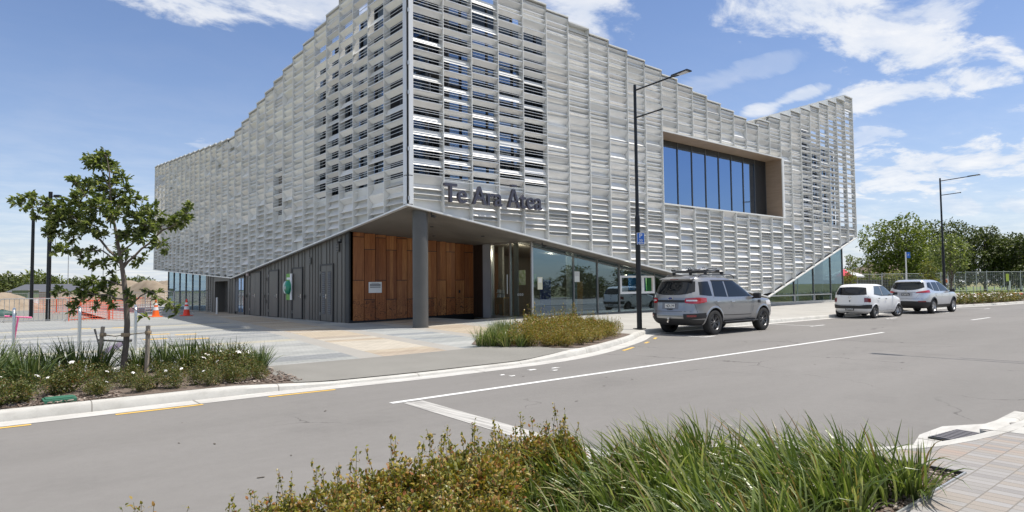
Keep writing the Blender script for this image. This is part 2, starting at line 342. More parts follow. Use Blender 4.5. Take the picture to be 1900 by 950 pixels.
t.col(t.mix(t.mapr(n1, 0.45, 0.75, 0, 0.25), c, (0.5, 0.49, 0.46, 1))); t.rough(t.mapr(g, 0, 1, 0.28, 0.5)); MT['slat'] = m_
MT['backing'] = varied('backing_panel', (0.72, 0.72, 0.68), (0.79, 0.785, 0.745), 0.7, 0.5, 0.05)
MT['trim'] = mk('white_trim', (0.75, 0.75, 0.73), 0.35, 0.2)
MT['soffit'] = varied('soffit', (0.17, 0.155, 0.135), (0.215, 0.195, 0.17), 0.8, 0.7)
m_ = mk('dark_cladding', (0.1, 0.1, 0.095), 0.45, 0.3, 0.4); t = NT(m_); o = t.obj()
c = t.mix(t.mapr(t.noise(t.n('ShaderNodeMapping', {'Vector': o, 'Scale': (1, 1, 0.15)}).outputs[0], 2.5, 5, 0.6), 0.3, 0.7), (0.125, 0.118, 0.104, 1), (0.155, 0.146, 0.13, 1)); t.col(c); MT['dark'] = m_
MT['darker'] = mk('dark_trim', (0.035, 0.035, 0.035), 0.5, 0.2)
MT['black'] = mk('black_paint', (0.012, 0.013, 0.015), 0.38, 0.2)
MT['column'] = varied('painted_steel', (0.085, 0.085, 0.08), (0.10, 0.098, 0.093), 2, 0.45)
MT['mullion'] = mk('mullion', (0.16, 0.16, 0.155), 0.4, 0.6)
MT['alu'] = mk('bare_aluminium', (0.5, 0.5, 0.49), 0.35, 0.8)
MT['steel'] = mk('brushed_steel', (0.62, 0.62, 0.60), 0.28, 0.95)
MT['galv'] = varied('galvanised', (0.42, 0.43, 0.43), (0.55, 0.56, 0.55), 8, 0.45, 0.7)
MT['white'] = mk('white_frame', (0.72, 0.72, 0.70), 0.45)
MT['reveal'] = varied('timber_reveal', (0.26, 0.19, 0.13), (0.32, 0.235, 0.165), 1.5, 0.6, stretch=(1, 1, 8))
m_ = mk('carved_timber', (0.35, 0.15, 0.06), 0.5, 0, 0.35); t = NT(m_); o = t.obj(); ge = t.n('ShaderNodeNewGeometry').outputs['Random Per Island']
s_ = t.n('ShaderNodeSeparateXYZ', {0: o}).outputs
off = t.n('ShaderNodeVectorMath', {0: o, 1: t.n('ShaderNodeCombineXYZ', {0: t.math('MULTIPLY', ge, 37.0), 1: 0.0, 2: t.math('MULTIPLY', ge, 11.0)}).outputs[0]}, operation='ADD').outputs[0]
gr = t.noise(t.n('ShaderNodeMapping', {'Vector': off, 'Scale': (9, 9, 0.7)}).outputs[0], 2.4, 6, 0.6, 0.5)
base = t.ramp(ge, [(0, (0.25, 0.085, 0.028)), (0.4, (0.38, 0.14, 0.045)), (0.75, (0.49, 0.215, 0.075)), (1, (0.31, 0.115, 0.045))])
c = t.mix(t.mapr(gr, 0.35, 0.7), base, t.mix(1.0, base, (0.62, 0.55, 0.5, 1), 'MULTIPLY'))
wv = t.n('ShaderNodeTexNoise', {'Vector': t.n('ShaderNodeMapping', {'Vector': o, 'Scale': (1.1, 1, 1.7)}).outputs[0], 'Scale': 1.6, 'Detail': 1.5, 'Distortion': 1.2}).outputs[0]
ln = t.math('ABSOLUTE', t.math('SUBTRACT', t.math('FRACT', t.math('MULTIPLY', wv, 11.0)), 0.5))
low = t.mapr(s_[2], 1.35, 1.0)
ln = t.math('MULTIPLY', t.mapr(ln, 0.16, 0.04), low)
c = t.mix(ln, c, (0.10, 0.04, 0.018, 1)); t.col(c); t.bump(ln, -0.5, 0.01); MT['timber'] = m_
MT['glass'] = glass('shop_glass', (0.60, 0.66, 0.66), (0.62, 0.84, 1.0), 1.75, 0.15)
MT['glass_up'] = glass('blue_glass', (0.22, 0.28, 0.38), (0.50, 0.68, 0.98), 1.9, 0.36)
MT['glass_clear'] = glass('clear_glass', (0.72, 0.76, 0.74), (0.9, 0.95, 1.0), 1.5, 0.02)
MT['screen_glass'] = glass('upper_glass', (0.35, 0.40, 0.45), (0.72, 0.85, 1.0), 1.8, 0.20)
MT['inner'] = mk('interior_wall', (0.22, 0.20, 0.175), 0.8)
MT['innerfloor'] = mk('interior_floor', (0.22, 0.21, 0.20), 0.4)
MT['sign'] = mk('sign_letters', (0.085, 0.082, 0.105), 0.4, 0.4)
# ================================================================== SETTING
def lerp(a, b, t): return a+(b-a)*t
def sm(t): t = max(0.0, min(1.0, t)); return t*t*(3-2*t)
def interp(x, pts):
    if x <= pts[0][0]: return pts[0][1]
    for (a, b), (c, d) in zip(pts, pts[1:]):
        if x <= c: return lerp(b, d, sm((x-a)/(c-a)) if False else (x-a)/(c-a))
    return pts[-1][1]
KP = [(-300, 9.75), (0, 9.9), (3.5, 9.92), (6, 9.78), (8.5, 9.86), (9.8, 10.05), (11, 10.42), (12.3, 10.98), (13.4, 11.5), (14.4, 12.0), (15.2, 12.5), (15.9, 12.95), (16.7, 13.2), (18, 13.28), (30, 13.3), (44, 13.3), (46, 13.2), (48.5, 12.8), (52, 12.45), (57, 12.25), (70, 12.2), (400, 12.2)]
def _raw(x): return interp(x, KP)
def yk(x):      # smoothed kerb line (face of the far kerb)
    w = 0.45
    return sum(_raw(x+w*k/3) for k in range(-3, 4))/7
KH = [(-300, .13), (3.0, .13), (4.4, .05), (8.6, .05), (10.0, .13), (400, .13)]
def kh(x): return interp(x, KH)
def g(x, y):
    """height of the paved ground behind the far kerb"""
    d = y-yk(x)
    if d < 0: return 0.0
    s = lerp(0.008, 0.03, sm((x-11)/6)); cap = lerp(0.08, 0.18, sm((x-11)/6))
    h = kh(x); z_ = lerp(h, 0.13, min(1.0, d/2.0))-0.01
    return z_ + min(s*d, cap)
XS_K = [x*0.5 for x in range(-60, 0)] + [x*0.25 for x in range(0, 80)] + [20+x for x in range(0, 60)]
XS_K = [-200, -100, -60] + XS_K + [90, 120, 170, 260, 380]
def nrm2(x):
    e = 0.05; dx, dy = 2*e, yk(x+e)-yk(x-e); l = math.hypot(dx, dy); return (-dy/l, dx/l)
def strip_y(xs, off0, off1, z0, z1, mb):
    """sheet following the far kerb between two offsets from its face"""
    r = []
    for x in xs:
        n = nrm2(x); y = yk(x)
        r.append((mb.vert((x+n[0]*off0, y+n[1]*off0, z0(x))), mb.vert((x+n[0]*off1, y+n[1]*off1, z1(x)))))
    for a, b in zip(r, r[1:]): mb.fi((a[0], b[0], b[1], a[1]))
# base ground to the horizon
b = MB(); b.face([(-1500, -1500, -0.06), (1500, -1500, -0.06), (1500, 1500, -0.06), (-1500, 1500, -0.06)])
tag(b.build('ground', MT['grass']), kind='structure')
b = MB(); b.face([(-300, -14, 0), (400, -14, 0), (400, 14.5, 0), (-300, 14.5, 0)])
tag(b.build('road', MT['asphalt']), kind='structure')
# far kerb: channel sheet, then the kerb body
b = MB(); strip_y(XS_K, -0.34, 0.0, lambda x: 0.004, lambda x: 0.006, b); tag(b.build('kerb_channel', MT['channel']), kind='structure')
b = MB(); KW = 0.16
prof = lambda x: [(0.0, 0.0), (0.015, kh(x)*0.7), (0.045, kh(x)-0.008), (0.065, kh(x)), (KW, kh(x)), (KW, -0.05)]
rows = []
for x in XS_K:
    n = nrm2(x); y = yk(x); rows.append([b.vert((x+n[0]*o_, y+n[1]*o_, z_)) for o_, z_ in prof(x)])
for r0, r1 in zip(rows, rows[1:]):
    for k in range(5): b.fi((r0[k], r1[k], r1[k+1], r0[k+1]))
tag(b.build('kerb', MT['kerb'], smooth=True, angle=35), kind='structure')
# plaza / footpath as height-following sheets
def sheet(name, xs, y0f, y1f, ny, mat, dz=0.0):
    b = MB(); rows = []
    for x in xs:
        a, c_ = y0f(x), y1f(x); rows.append([b.vert((x, lerp(a, c_, k/ny), g(x, max(lerp(a, c_, k/ny), yk(x)+0.16))+dz)) for k in range(ny+1)])
    for r0, r1 in zip(rows, rows[1:]):
        for k in range(ny): b.fi((r0[k], r1[k], r1[k+1], r0[k+1]))
    o = b.build(name, mat, smooth=True, angle=60); return tag(o, kind='structure')
back = lambda x: yk(x)+0.155
def fr(a, b_, st):
    n = int(round((b_-a)/st)); return [a+(b_-a)*i/n for i in range(n+1)]
sheet('plaza', fr(-30, 6, 1)+fr(6.5, 15, 0.5), back, lambda x: 36.6 if x < 5.6 else 62, 40, MT['plaza'])
sheet('footpath', fr(15, 60, 1), back, lambda x: 20.6, 10, MT['footpath'])
sheet('driveway_apron', fr(3.9, 10.2, 0.35), back, lambda x: yk(x)+2.1+0.02*(x-4) if x < 9.4 else yk(x)+2.1-(x-9.4)*1.2, 12, MT['apron'], 0.016)
b = MB()
for x in (19.2, 23.6, 28.0, 32.4, 36.8, 41.2):
    pts = [(x, y_, g(x, y_)+0.003) for y_ in (13.5, 16, 19.3)]
    for p, q in zip(pts, pts[1:]): b.face([(p[0]-0.01, p[1], p[2]), (p[0]+0.01, p[1], p[2]), (q[0]+0.01, q[1], q[2]), (q[0]-0.01, q[1], q[2])])
tag(b.build('path_joints', MT['darker']), kind='structure')
# road markings
def line(mb, p, q, w, z_=0.004):
    p, q = Vector((*p, 0)), Vector((*q, 0)); d = (q-p).normalized(); n_ = Vector((-d.y, d.x, 0))*w/2
    mb.face([p-n_+Vector((0, 0, z_)), q-n_+Vector((0, 0, z_)), q+n_+Vector((0, 0, z_)), p+n_+Vector((0, 0, z_))])
b = MB(); line(b, (4.35, 7.82), (21.8, 8.22), 0.11)
for x in (31.0, 41.5, 52): line(b, (x, 8.37), (x+2.6, 8.4), 0.1)
for x, x2 in ((16.45, 17.2), (23.2, 24.3), (30.0, 31.2), (37.0, 38.0), (43.8, 44.8)):
    line(b, (x, 11.17), (x2, 11.19), 0.1); line(b, ((x+x2)/2-0.3, 13.0), ((x+x2)/2-0.3, 11.12), 0.09, 0.008)
tag(b.build('road_marking', MT['paint']), kind='structure')
b = MB(); line(b, (4.62, 7.7), (4.40, 4.05), 0.30, 0.0045); tag(b.build('worn_road_marking', MT['worn']), kind='structure')
b = MB()
for x, x2 in ((-1.2, 0.55), (1.40, 2.42), (3.3, 4.3)): line(b, (x, yk(x)-0.20 if x < 0 else 9.76), (x2, 9.77 if x2 < 3 else 9.98-0.28), 0.07, 0.011) if False else line(b, (x, yk(x)-0.42), (x2, yk(x2)-0.42), 0.075)
for x, x2 in ((11.6, 12.4), (13.5, 13.9), (14.75, 15.2)): line(b, (x+.3, yk(x)-0.44), (x2+.3, yk(x2)-0.44), 0.08)
tag(b.build('yellow_road_marking', MT['yellow']), kind='structure')
b = MB(); random.seed(5)
for _ in range(5):
    cx, cy = random.uniform(7.0, 8.6), random.uniform(8.7, 9.25)
    pts = []
    for k in range(9):
        a = k*2*math.pi/9; r_ = random.uniform(0.015, 0.07); pts.append((cx+r_*2.0*math.cos(a), cy+r_*math.sin(a), 0.0044+_*1e-4))
    b.face(pts)
tag(b.build('spilled_paint', MT['paint']), kind='structure')
# ---- near side: pavers, kerb build-out, drain
NK = [(-6, 4.35), (-2, 3.98), (1.0, 3.92), (3.4, 3.92), (4.3, 3.88), (4.9, 3.66), (5.35, 3.25), (5.7, 2.85), (6.1, 2.45), (6.5, 2.21), (7.07, 2.05), (7.6, 1.96), (8.3, 1.90), (9.0, 1.86), (12, 1.82), (60, 1.8), (200, 1.8)]
def catmull(pts, n=6):
    o_ = []
    P_ = [pts[0]]+pts+[pts[-1]]
    for i in range(1, len(P_)-2):
        for k in range(n):
            t_ = k/n; p0, p1, p2, p3 = [Vector(q) for q in P_[i-1:i+3]]
            o_.append(0.5*((2*p1)+(p2-p0)*t_+(2*p0-5*p1+4*p2-p3)*t_**2+(3*p1-p0-3*p2+p3)*t_**3))
    o_.append(Vector(pts[-1])); return o_
NKC = catmull(NK)
NKn = []
for i, p in enumerate(NKC):
    d = (NKC[min(i+1, len(NKC)-1)]-NKC[max(i-1, 0)]).normalized(); NKn.append(Vector((d.y, -d.x)))    # pointing to the pavement
b = MB(); rows = []
pr = [(-0.0, 0.0), (0.015, 0.085), (0.045, 0.118), (0.07, 0.124), (0.17, 0.124), (0.17, -0.05)]
for p, n in zip(NKC, NKn): rows.append([b.vert((p.x+n.x*o_, p.y+n.y*o_, z_)) for o_, z_ in pr])
for r0, r1 in zip(rows, rows[1:]):
    for k in range(5): b.fi((r0[k], r1[k], r1[k+1], r0[k+1]))
tag(b.build('near_kerb', MT['kerb'], smooth=True, angle=35), kind='structure')
b = MB(); rows = []
for p, n in zip(NKC, NKn): rows.append((b.vert((p.x+n.x*0.01, p.y+n.y*0.01, 0.006)), b.vert((p.x-n.x*0.26, p.y-n.y*0.26, 0.005))))
for a, c_ in zip(rows, rows[1:]): b.fi((a[0], c_[0], c_[1], a[1]))
tag(b.build('near_kerb_channel', MT['channel']), kind='structure')
# concrete surround of the drain with the grate set into it
DR = Vector((7.52, 2.17)); dd = Vector((0.985, -0.13)).normalized(); dn = Vector((-dd.y, dd.x))
def dp(a, c_, z_): q = DR+dd*a+dn*c_; return (q.x, q.y, z_)
b = MB(); b.face([(6.42, 2.10, .013), (7.0, 1.96, .013), (7.6, 1.86, .013), (8.4, 1.80, .013), (12, 1.76, .013), (12, 2.05, .013), (9.6, 2.10, .013), (8.45, 2.2, .013), (7.98, 2.46, .013), (7.38, 2.48, .013), (6.70, 2.33, .013)])
tag(b.build('drain_surround', MT['channel']), kind='structure')
gr = empty('storm_drain', (DR.x, DR.y, 0.0), math.atan2(dd.y, dd.x), 'black slotted iron drain grate set in pale concrete by the brick pavement', 'drain grate'); gr.scale = (.74, .74, 1)
b = MB(); b.box((-0.36, -0.20, 0.014), (0.36, 0.20, 0.017)); b.build('pit', mk('pit_black', (0.004, 0.004, 0.004), 1), gr)
b = MB()
for x0, y0, x1, y1 in ((-0.38, -0.22, 0.38, -0.19), (-0.38, 0.19, 0.38, 0.22), (-0.38, -0.19, -0.35, 0.19), (0.35, -0.19, 0.38, 0.19)): b.box((x0, y0, 0.012), (x1, y1, 0.030))
b.build('frame', MT['darker'], gr, bevel=0.003)
b = MB()
for k in range(8): b.box((-0.335+k*0.092, -0.19, 0.022), (-0.285+k*0.092, 0.19, 0.040))
b.build('grate_bars', mk('worn_iron', (0.16, 0.15, 0.155), 0.6, 0.0), gr, bevel=0.003)
# pavement sheets around the planting bed (bed: y 1.65..kerb, x < 5.72)
def on_nk(x, off):
    best = min(range(len(NKC)), key=lambda i: abs(NKC[i].x+NKn[i].x*off-x)); return NKC[best].y+NKn[best].y*off
b = MB(); xs = fr(5.74, 8.6, 0.1)+fr(9, 60, 1.5); pr_ = None
for x in xs:
    y1 = on_nk(x, 0.168)
    q = (b.vert((x, -20, 0.12)), b.vert((x, 1.5, 0.12)), b.vert((x, y1, 0.12)))
    if pr_: b.fi((pr_[0], q[0], q[1], pr_[1])); b.fi((pr_[1], q[1], q[2], pr_[2]))
    pr_ = q
b.face([(-30, -20, 0.12), (5.74, -20, 0.12), (5.74, 1.62, 0.12), (-30, 1.62, 0.12)])
tag(b.build('brick_pavement', MT['pavers']), kind='structure')
b = MB(); xs = fr(-20, 5.72, 0.2); pr_ = None
for x in xs:
    y1 = on_nk(x, 0.165)
    q = [b.vert((x, lerp(1.63, y1, k/6), 0.085+0.02*math.sin(x*5+k*2.1))) for k in range(7)]
    if pr_:
        for k in range(6): b.fi((pr_[k], q[k], q[k+1], pr_[k+1]))
    pr_ = q
tag(b.build('mulch_bed', MT['mulch'], smooth=True), kind='structure')
ed = empty('bed_edging', (0, 0, 0), 0, 'thin dark metal edging around the mulch bed beside the brick pavement', 'garden edging')
b = MB(); b.box((-10, 1.622, 0.03), (5.735, 1.634, 0.132)); b.build('edge_strip', MT['galv'], ed)
b = MB(); b.box((5.723, 1.636, 0.03), (5.737, on_nk(5.73, 0.2), 0.130)); b.build('edge_strip', MT['darker'], ed)
# far beds: raised soil in the two planting beds
def bed(name, poly, z_=0.0):
    b = MB(); cx = sum(p[0] for p in poly)/len(poly); cy = sum(p[1] for p in poly)/len(poly)
    b.face([(x, y, g(x, max(y, yk(x)+0.2))+0.012+z_) for x, y in poly]); return tag(b.build(name, MT['mulch']), kind='structure')
BED_L = [(-12, yk(-12)+.17), (-4, yk(-4)+.17), (0, yk(0)+.17), (3.88, yk(3.88)+.17), (4.25, 12.05), (3.2, 12.6), (0.5, 13.4), (-4, 14.2), (-12, 15)]
for nm, x0, x1, yf in (('soil_bed', -12, 3.95, lambda x: 12.5+0.24*(4-x) if x > -4 else 14.4), ('soil_bed', 9.4, 14.7, lambda x: min(15.2, 12.45+1.15*(x-9)) if x < 11.8 else 15.55-0.85*(x-11.8)), ('soil_bed', 45.2, 75, lambda x: 14.6 if x < 47 else 15.6)):
    sheet(nm, fr(x0, x1, 0.3), (lambda a_: lambda x: max(yk(x)+0.162, 12.35-1.15*(x-9.1)) if a_ == 9.4 else yk(x)+0.162)(x0), (lambda f_: lambda x: max(f_(x), yk(x)+0.25))(yf), 5, MT['mulch'], 0.012)
def chips(name, region, n, zf, seed, s0=0.02, s1=0.06):
    random.seed(seed); b = MB(); b.recalc = False
    for _ in range(n):
        x, y = region(); a = random.uniform(0, 6.28); l = random.uniform(s0, s1); w = l*random.uniform(0.2, 0.5)
        rot = Matrix.Rotation(a, 3, 'Z') @ Matrix.Rotation(random.uniform(-.5, .5), 3, 'X') @ Matrix.Rotation(random.uniform(-.4, .4), 3, 'Y')
        b.cbox((x, y, zf(x, y)+0.006+random.random()*0.02), (l, w, 0.006), tilt=rot)
    return tag(b.build(name, MT['chip']), kind='stuff')
chips('bark_chips', lambda: (random.uniform(4.1, 5.7), random.uniform(1.65, 2.9)), 2600, lambda x, y: 0.09, 3)
chips('bark_chips', lambda: (random.uniform(2.9, 4.1), random.uniform(10.15, 12.3)), 700, lambda x, y: g(x, y)+.01, 4, 0.03, 0.08)
chips('bark_chips', lambda: (random.uniform(-0.5, 1.6), random.uniform(10.08, 10.6)), 500, lambda x, y: g(x, y)+.01, 6, 0.03, 0.08)
# fallen leaves on the road
b = MB(); random.seed(11); b.recalc = False
for _ in range(26):
    x, y = random.uniform(0.5, 16), random.uniform(3.5, 9.5); a = random.uniform(0, 6.28); l = random.uniform(0.02, 0.07); w = l*0.3
    b.cbox((x, y, 0.006), (l, w, 0.002), a)
tag(b.build('leaf_litter', mk('leaf_litter', (0.09, 0.075, 0.055), 0.9)), kind='stuff')
# shadowless far mounds of soil, gravel and the site ground to the left
b = MB(); random.seed(2); n = 60
def mound(name, cx, cy, rx, ry, h, seed, rot=0):
    h *= .62
    random.seed(seed); b = MB(); n = 44; rows = []
    ph = [(random.uniform(.5, 2.6), random.uniform(.5, 2.6), random.uniform(0, 6.28), random.uniform(.04, .12)) for _ in range(9)]
    for i in range(n+1):
        row = []
        for j in range(n+1):
            u_, v_ = i/n*2-1, j/n*2-1; r_ = math.hypot(u_, v_)
            e = sm((1-r_)*1.35)**0.75 if r_ < 1 else 0
            hh = h*e*(1+sum(a*math.sin(fx*u_*5+fy*v_*5+p_) for fx, fy, p_, a in ph))+random.uniform(-.03, .03)*h*(e > 0)
            X, Y = u_*rx, v_*ry; row.append(b.vert((cx+X*math.cos(rot)-Y*math.sin(rot), cy+X*math.sin(rot)+Y*math.cos(rot), hh-0.05)))
        rows.append(row)
    for i in range(n):
        for j in range(n): b.fi((rows[i][j], rows[i+1][j], rows[i+1][j+1], rows[i][j+1]))
    return tag(b.build(name, MT['dirt'], smooth=True, angle=80), kind='structure')
def at(u, dep, z_=None, v=None):
    """world point at image column u (1900 scale) and depth dep along the level view"""
    fh = Vector((math.cos(AZ), math.sin(AZ), 0)); rh = Vector((math.sin(AZ), -math.cos(AZ), 0))
    p = EYE + fh*dep + rh*((u-950)/F_PX*dep); p.z = z_ if z_ is not None else 0; return p
p = at(262, 92); mound('dirt_mound', p.x, p.y, 13, 9, 3.7, 4, R(-40))
p = at(318, 84); mound('dirt_mound', p.x, p.y, 8, 7, 3.9, 9, R(-40))
p = at(190, 96); mound('dirt_mound', p.x, p.y, 12, 5, 2.5, 19, R(-40))
p = at(-14, 56); mound('dirt_mound', p.x, p.y, 4.5, 5, 2.0, 21, R(-40))
b = MB()
c1, c2, c3, c4 = at(-400, 75), at(460, 75), at(700, 240), at(-800, 240)
b.face([(q.x, q.y, -0.03) for q in (c1, c2, c3, c4)]); tag(b.build('bare_ground', MT['dirt']), kind='structure')
b = MB(); b.face([(1, 37.5, -0.01), (14, 60, -0.01), (20, 90, -0.01), (9, 90, -0.01), (-6, 60, -0.01), (-1, 45, -0.01)])
tag(b.build('service_lane', MT['apron']), kind='structure')
b = MB()
for (x, y) in ((3.0, 28), (4.2, 27.5), (4.4, 22.3), (5.0, 21.6), (3.9, 20.2), (4.8, 19.5)):
    b.box((x-0.3, y-0.12, g(x, y)+0.003), (x+0.3, y+0.12, g(x, y)+0.005))
tag(b.build('yellow_ground_marking', MT['yellow']), kind='structure')
# ================================================================== BUILDING
YS, XSK = 18.6, 10.98
YG = 19.4
def zbR(x): return 4.32-0.1515*(x-10.98) if x < 33.9 else 0.85+0.322*(x-33.9)
def ztR(x): return 12.58-0.154*(x-17.3) if x < 32.9 else 10.18+0.303*(x-32.9)
def zbL(y): return 4.32-0.1105*(y-18.6) if y < 37.6 else 2.22+0.049*(y-37.6)
def ztL(y): return 12.3-0.205*(y-26.35) if y < 37.6 else 9.99+0.069*(y-37.6)
B = empty('library_building', (10.98, 18.6, 0.2), 0, 'large library clad in pale louvred aluminium with a cantilevered corner and timber entrance wall', 'library')
Boff = Vector(B.location)
_lib = []
def lib(mb, name, mat, parent=None, **k):
    o = mb.build(name, mat, None, **k); o.parent = parent or B
    if not parent: o.location = -Boff
    return o
def join(a, c):
    bm = bmesh.new(); bm.from_mesh(a.data); bm.from_mesh(c.data); bm.to_mesh(a.data); bm.free(); bpy.data.objects.remove(c); return a
def split_z(mb, zc):
    lo, hi = MB(), MB()
    for f in mb.f:
        P = [mb.v[i] for i in f]; (hi if sum(p[2] for p in P)/len(P) > zc else lo).face(P)
    return [m_ for m_ in (lo, hi) if m_.f]
def blade(mb, fr_, a0, a1, z1, h, d0, dmax, open_=False):
    """one curved aluminium blade. fr_(a, d, z) maps (along, depth in front of the backing, height)"""
    if open_ == 'rev': pr_ = [(FD-.06, 0.0), (FD-.012, 0.001), (FD-.012, .022/h), (FD*.88, 0.17), (FD*.76, 0.36), (FD*.55, 0.65), (FD*.34, 1.0)]
    elif open_ == 'crev': pr_ = [(dmax-.05, 0.0), (dmax, 0.001), (dmax, .028/h), (dmax*.90, .20), (dmax*.82, .30), (dmax*.66, .48), (dmax*.38, .74), (dmax*.10, 1.0)]
    elif open_: pr_ = [(d0, 0.0), (lerp(d0, dmax, .12), 0.25), (lerp(d0, dmax, .32), 0.5), (lerp(d0, dmax, .62), 0.78), (dmax, 1.0)]
    else: pr_ = [(0.012+(dmax-0.012)*t_**1.8, t_) for t_ in (0, .2, .4, .55, .7, .85, 1)]
    th = 0.012; top = [(d_, z1-h*t_) for d_, t_ in pr_]; bot = [(d_-0.004, z_-th) for d_, z_ in top]
    loop = top + bot[::-1]; n = len(loop)
    i0 = len(mb.v)
    for a in (a0, a1):
        for d_, z_ in loop: mb.v.append(tuple(fr_(a, d_, z_)))
    for k in range(n):
        k2 = (k+1) % n; mb.f.append((i0+k, i0+k2, i0+n+k2, i0+n+k)); mb.mi.append(mb.cur)
FD = 0.235   # depth of the fins
def louvre_bay(fr_, a0, a1, zb0, zb1, zt, seed, open_rng=None, hole=None, left=False):
    rnd = random.Random(seed)
    lo, hi = max(zb0, zb1), zt
    back_ = MB(); sl = MB(); sl.recalc = True
    def panel(za, zb_, ca, cb):      # backing between heights (za at a0, zb_ at a1) and (ca, cb)
        P = [fr_(a0, 0, za), fr_(a1, 0, zb_), fr_(a1, 0, cb), fr_(a0, 0, ca)]
        Q = [fr_(a0, -0.03, za), fr_(a1, -0.03, zb_), fr_(a1, -0.03, cb), fr_(a0, -0.03, ca)]
        back_.hexa([P[0], P[1], Q[1], Q[0], P[3], P[2], Q[2], Q[3]])
    cuts = [(zb0, zb1, zt)]
    if open_rng:
        panel(zb0, zb1, open_rng[0], open_rng[0])
        if zt-open_rng[1] > 0.05: panel(open_rng[1], open_rng[1], zt, zt)
    elif hole:
        panel(zb0, zb1, hole[0], hole[0]); panel(hole[1], hole[1], zt, zt)
    else: panel(zb0, zb1, zt, zt)
    z_ = zt-0.05
    w0, w1 = a0+0.02, a1-0.02
    if a1 < a0: w0, w1 = a0-0.02, a1+0.02
    while z_ > lo+0.12:
        ope = open_rng and open_rng[0]-0.02 < z_-0.15 < open_rng[1]
        if ope:
            far = (not left) and a0 > 38; h = rnd.choice((0.18, 0.20, 0.23)) if not far else rnd.choice((.12, .14, .17)); rev = rnd.random() < (.85 if left else lerp(.25, .65, sm((z_-5.5)/3)))
            blade(sl, fr_, w0, w1, z_, h*(.85 if rev else 1), .09, rnd.uniform(0.17, 0.225), 'rev' if rev else True)
            gap = rnd.choice((.24, .28, .33)) if far else rnd.choice((0.34, 0.40, 0.46, 0.52)) if not left else rnd.choice((.42, .50, .58))
            for q in range(1, 2 if gap < 0.42 else 3):
                zz_ = z_-h-(gap-h)*q/(2 if gap < .42 else 3)
                P = [fr_(w0, 0.20, zz_), fr_(w1, 0.20, zz_), fr_(w1, 0.225, zz_-0.008), fr_(w0, 0.225, zz_-0.008)]
                sl.hexa([Vector(p_)-Vector((0, 0, 0.014)) for p_ in P]+P)
            z_ -= max(gap, h)+0.02
        else:
            h = rnd.choice((0.16, 0.20, 0.24, 0.28) if left else (0.13, 0.17, 0.20, 0.24, 0.31))
            if hole and z_ > hole[0] and z_-h < hole[1]:
                if z_ > hole[1]+0.12: h = z_-hole[1]-0.02
                else: z_ = hole[0]-0.01; continue
            if z_-h < lo+0.05: break
            up_ = rnd.random() < lerp(1.0, .10, sm((z_-4.6)/1.6))
            if up_: blade(sl, fr_, w0, w1, z_, h, 0, min(rnd.uniform(.72, 1.0)*.205, h*.85+.03))
            else: blade(sl, fr_, w0, w1, z_, h, 0, min(rnd.uniform(.85, 1.0)*.21, h*.8+.04), 'crev')
            z_ -= h+rnd.choice((0.0, 0.01, 0.05))
    return back_, sl
def fin(fr_, a, zb_, zt_, w=0.026, holes=None, d1=FD):
    mb = MB(); segs = [(zb_, zt_)] if not holes else [(zb_, holes[0]), (holes[1], zt_)]
    for z0, z1 in segs:
        P = [fr_(a-w/2, -0.03, z0), fr_(a+w/2, -0.03, z0), fr_(a+w/2, d1, z0), fr_(a-w/2, d1, z0)]
        Q = [fr_(a-w/2, -0.03, z1), fr_(a+w/2, -0.03, z1), fr_(a+w/2, d1, z1), fr_(a-w/2, d1, z1)]
        mb.hexa(P+Q)
    return mb
def capbox(fr_, a0, a1, z_, d0=-0.45, d1=FD+0.03):
    mb = MB(); P = [fr_(a0, d0, z_), fr_(a1, d0, z_), fr_(a1, d1, z_), fr_(a0, d1, z_)]
    return mb.hexa(P+[(p[0], p[1], p[2]+0.05) for p in P])
frR = lambda a, d, z_: (a, YS+FD-d, z_)
frL = lambda a, d, z_: (XSK+FD-d, a, z_)
ER = [11.2]+[12.43+1.2283*i for i in range(28)]       # bay edges of the street front, last = 45.59
EL = [18.85, 20.22]+[20.22+1.218*i for i in range(1, 32)]    # bay edges of the side front
def add_bay(fr_, e0, e1, zb, zt_f, seed, opn=None, hole=None, side='R'):
    zt = max(zt_f(e0), zt_f(e1)) if side == 'R' else max(zt_f(e0), zt_f(e1))
    bk, sl = louvre_bay(fr_, e0, e1, zb(e0), zb(e1), zt, seed, opn, hole, left=(side == 'L'))
    pcs = split_z(bk, (opn[0]+opn[1])/2) if opn and zt-opn[1] > .05 else [bk]
    o = lib(pcs[0], 'louvre_bay', MT['backing'])
    for q_ in pcs[1:]: lib(q_, 'backing_panel', MT['backing'], o)
    lib(sl, 'blades', MT['slat'], o, smooth=True, angle=50)
    hi = e1 if zt_f(e1) > zt_f(e0) else e0
    lib(fin(fr_, e1, zb(e1), zt+0.02, holes=None if not hole else None), 'fin', MT['blade'], o)
    cp = capbox(fr_, e0, e1, zt); 
    # side cheek that shows where the next bay drops
    lo_n = min(zt_f(e0), zt_f(e1)); e = e0 if zt_f(e0) < zt_f(e1) else e1
    P = [fr_(e-0.02, -0.45, lo_n-0.1), fr_(e+0.02, -0.45, lo_n-0.1), fr_(e+0.02, FD, lo_n-0.1), fr_(e-0.02, FD, lo_n-0.1)]
    cp.hexa(P+[(p[0], p[1], zt) for p in P])
    lib(cp, 'coping', MT['blade'], o)
    return o
WIN = (24.713, 35.768, 5.38, 8.76)
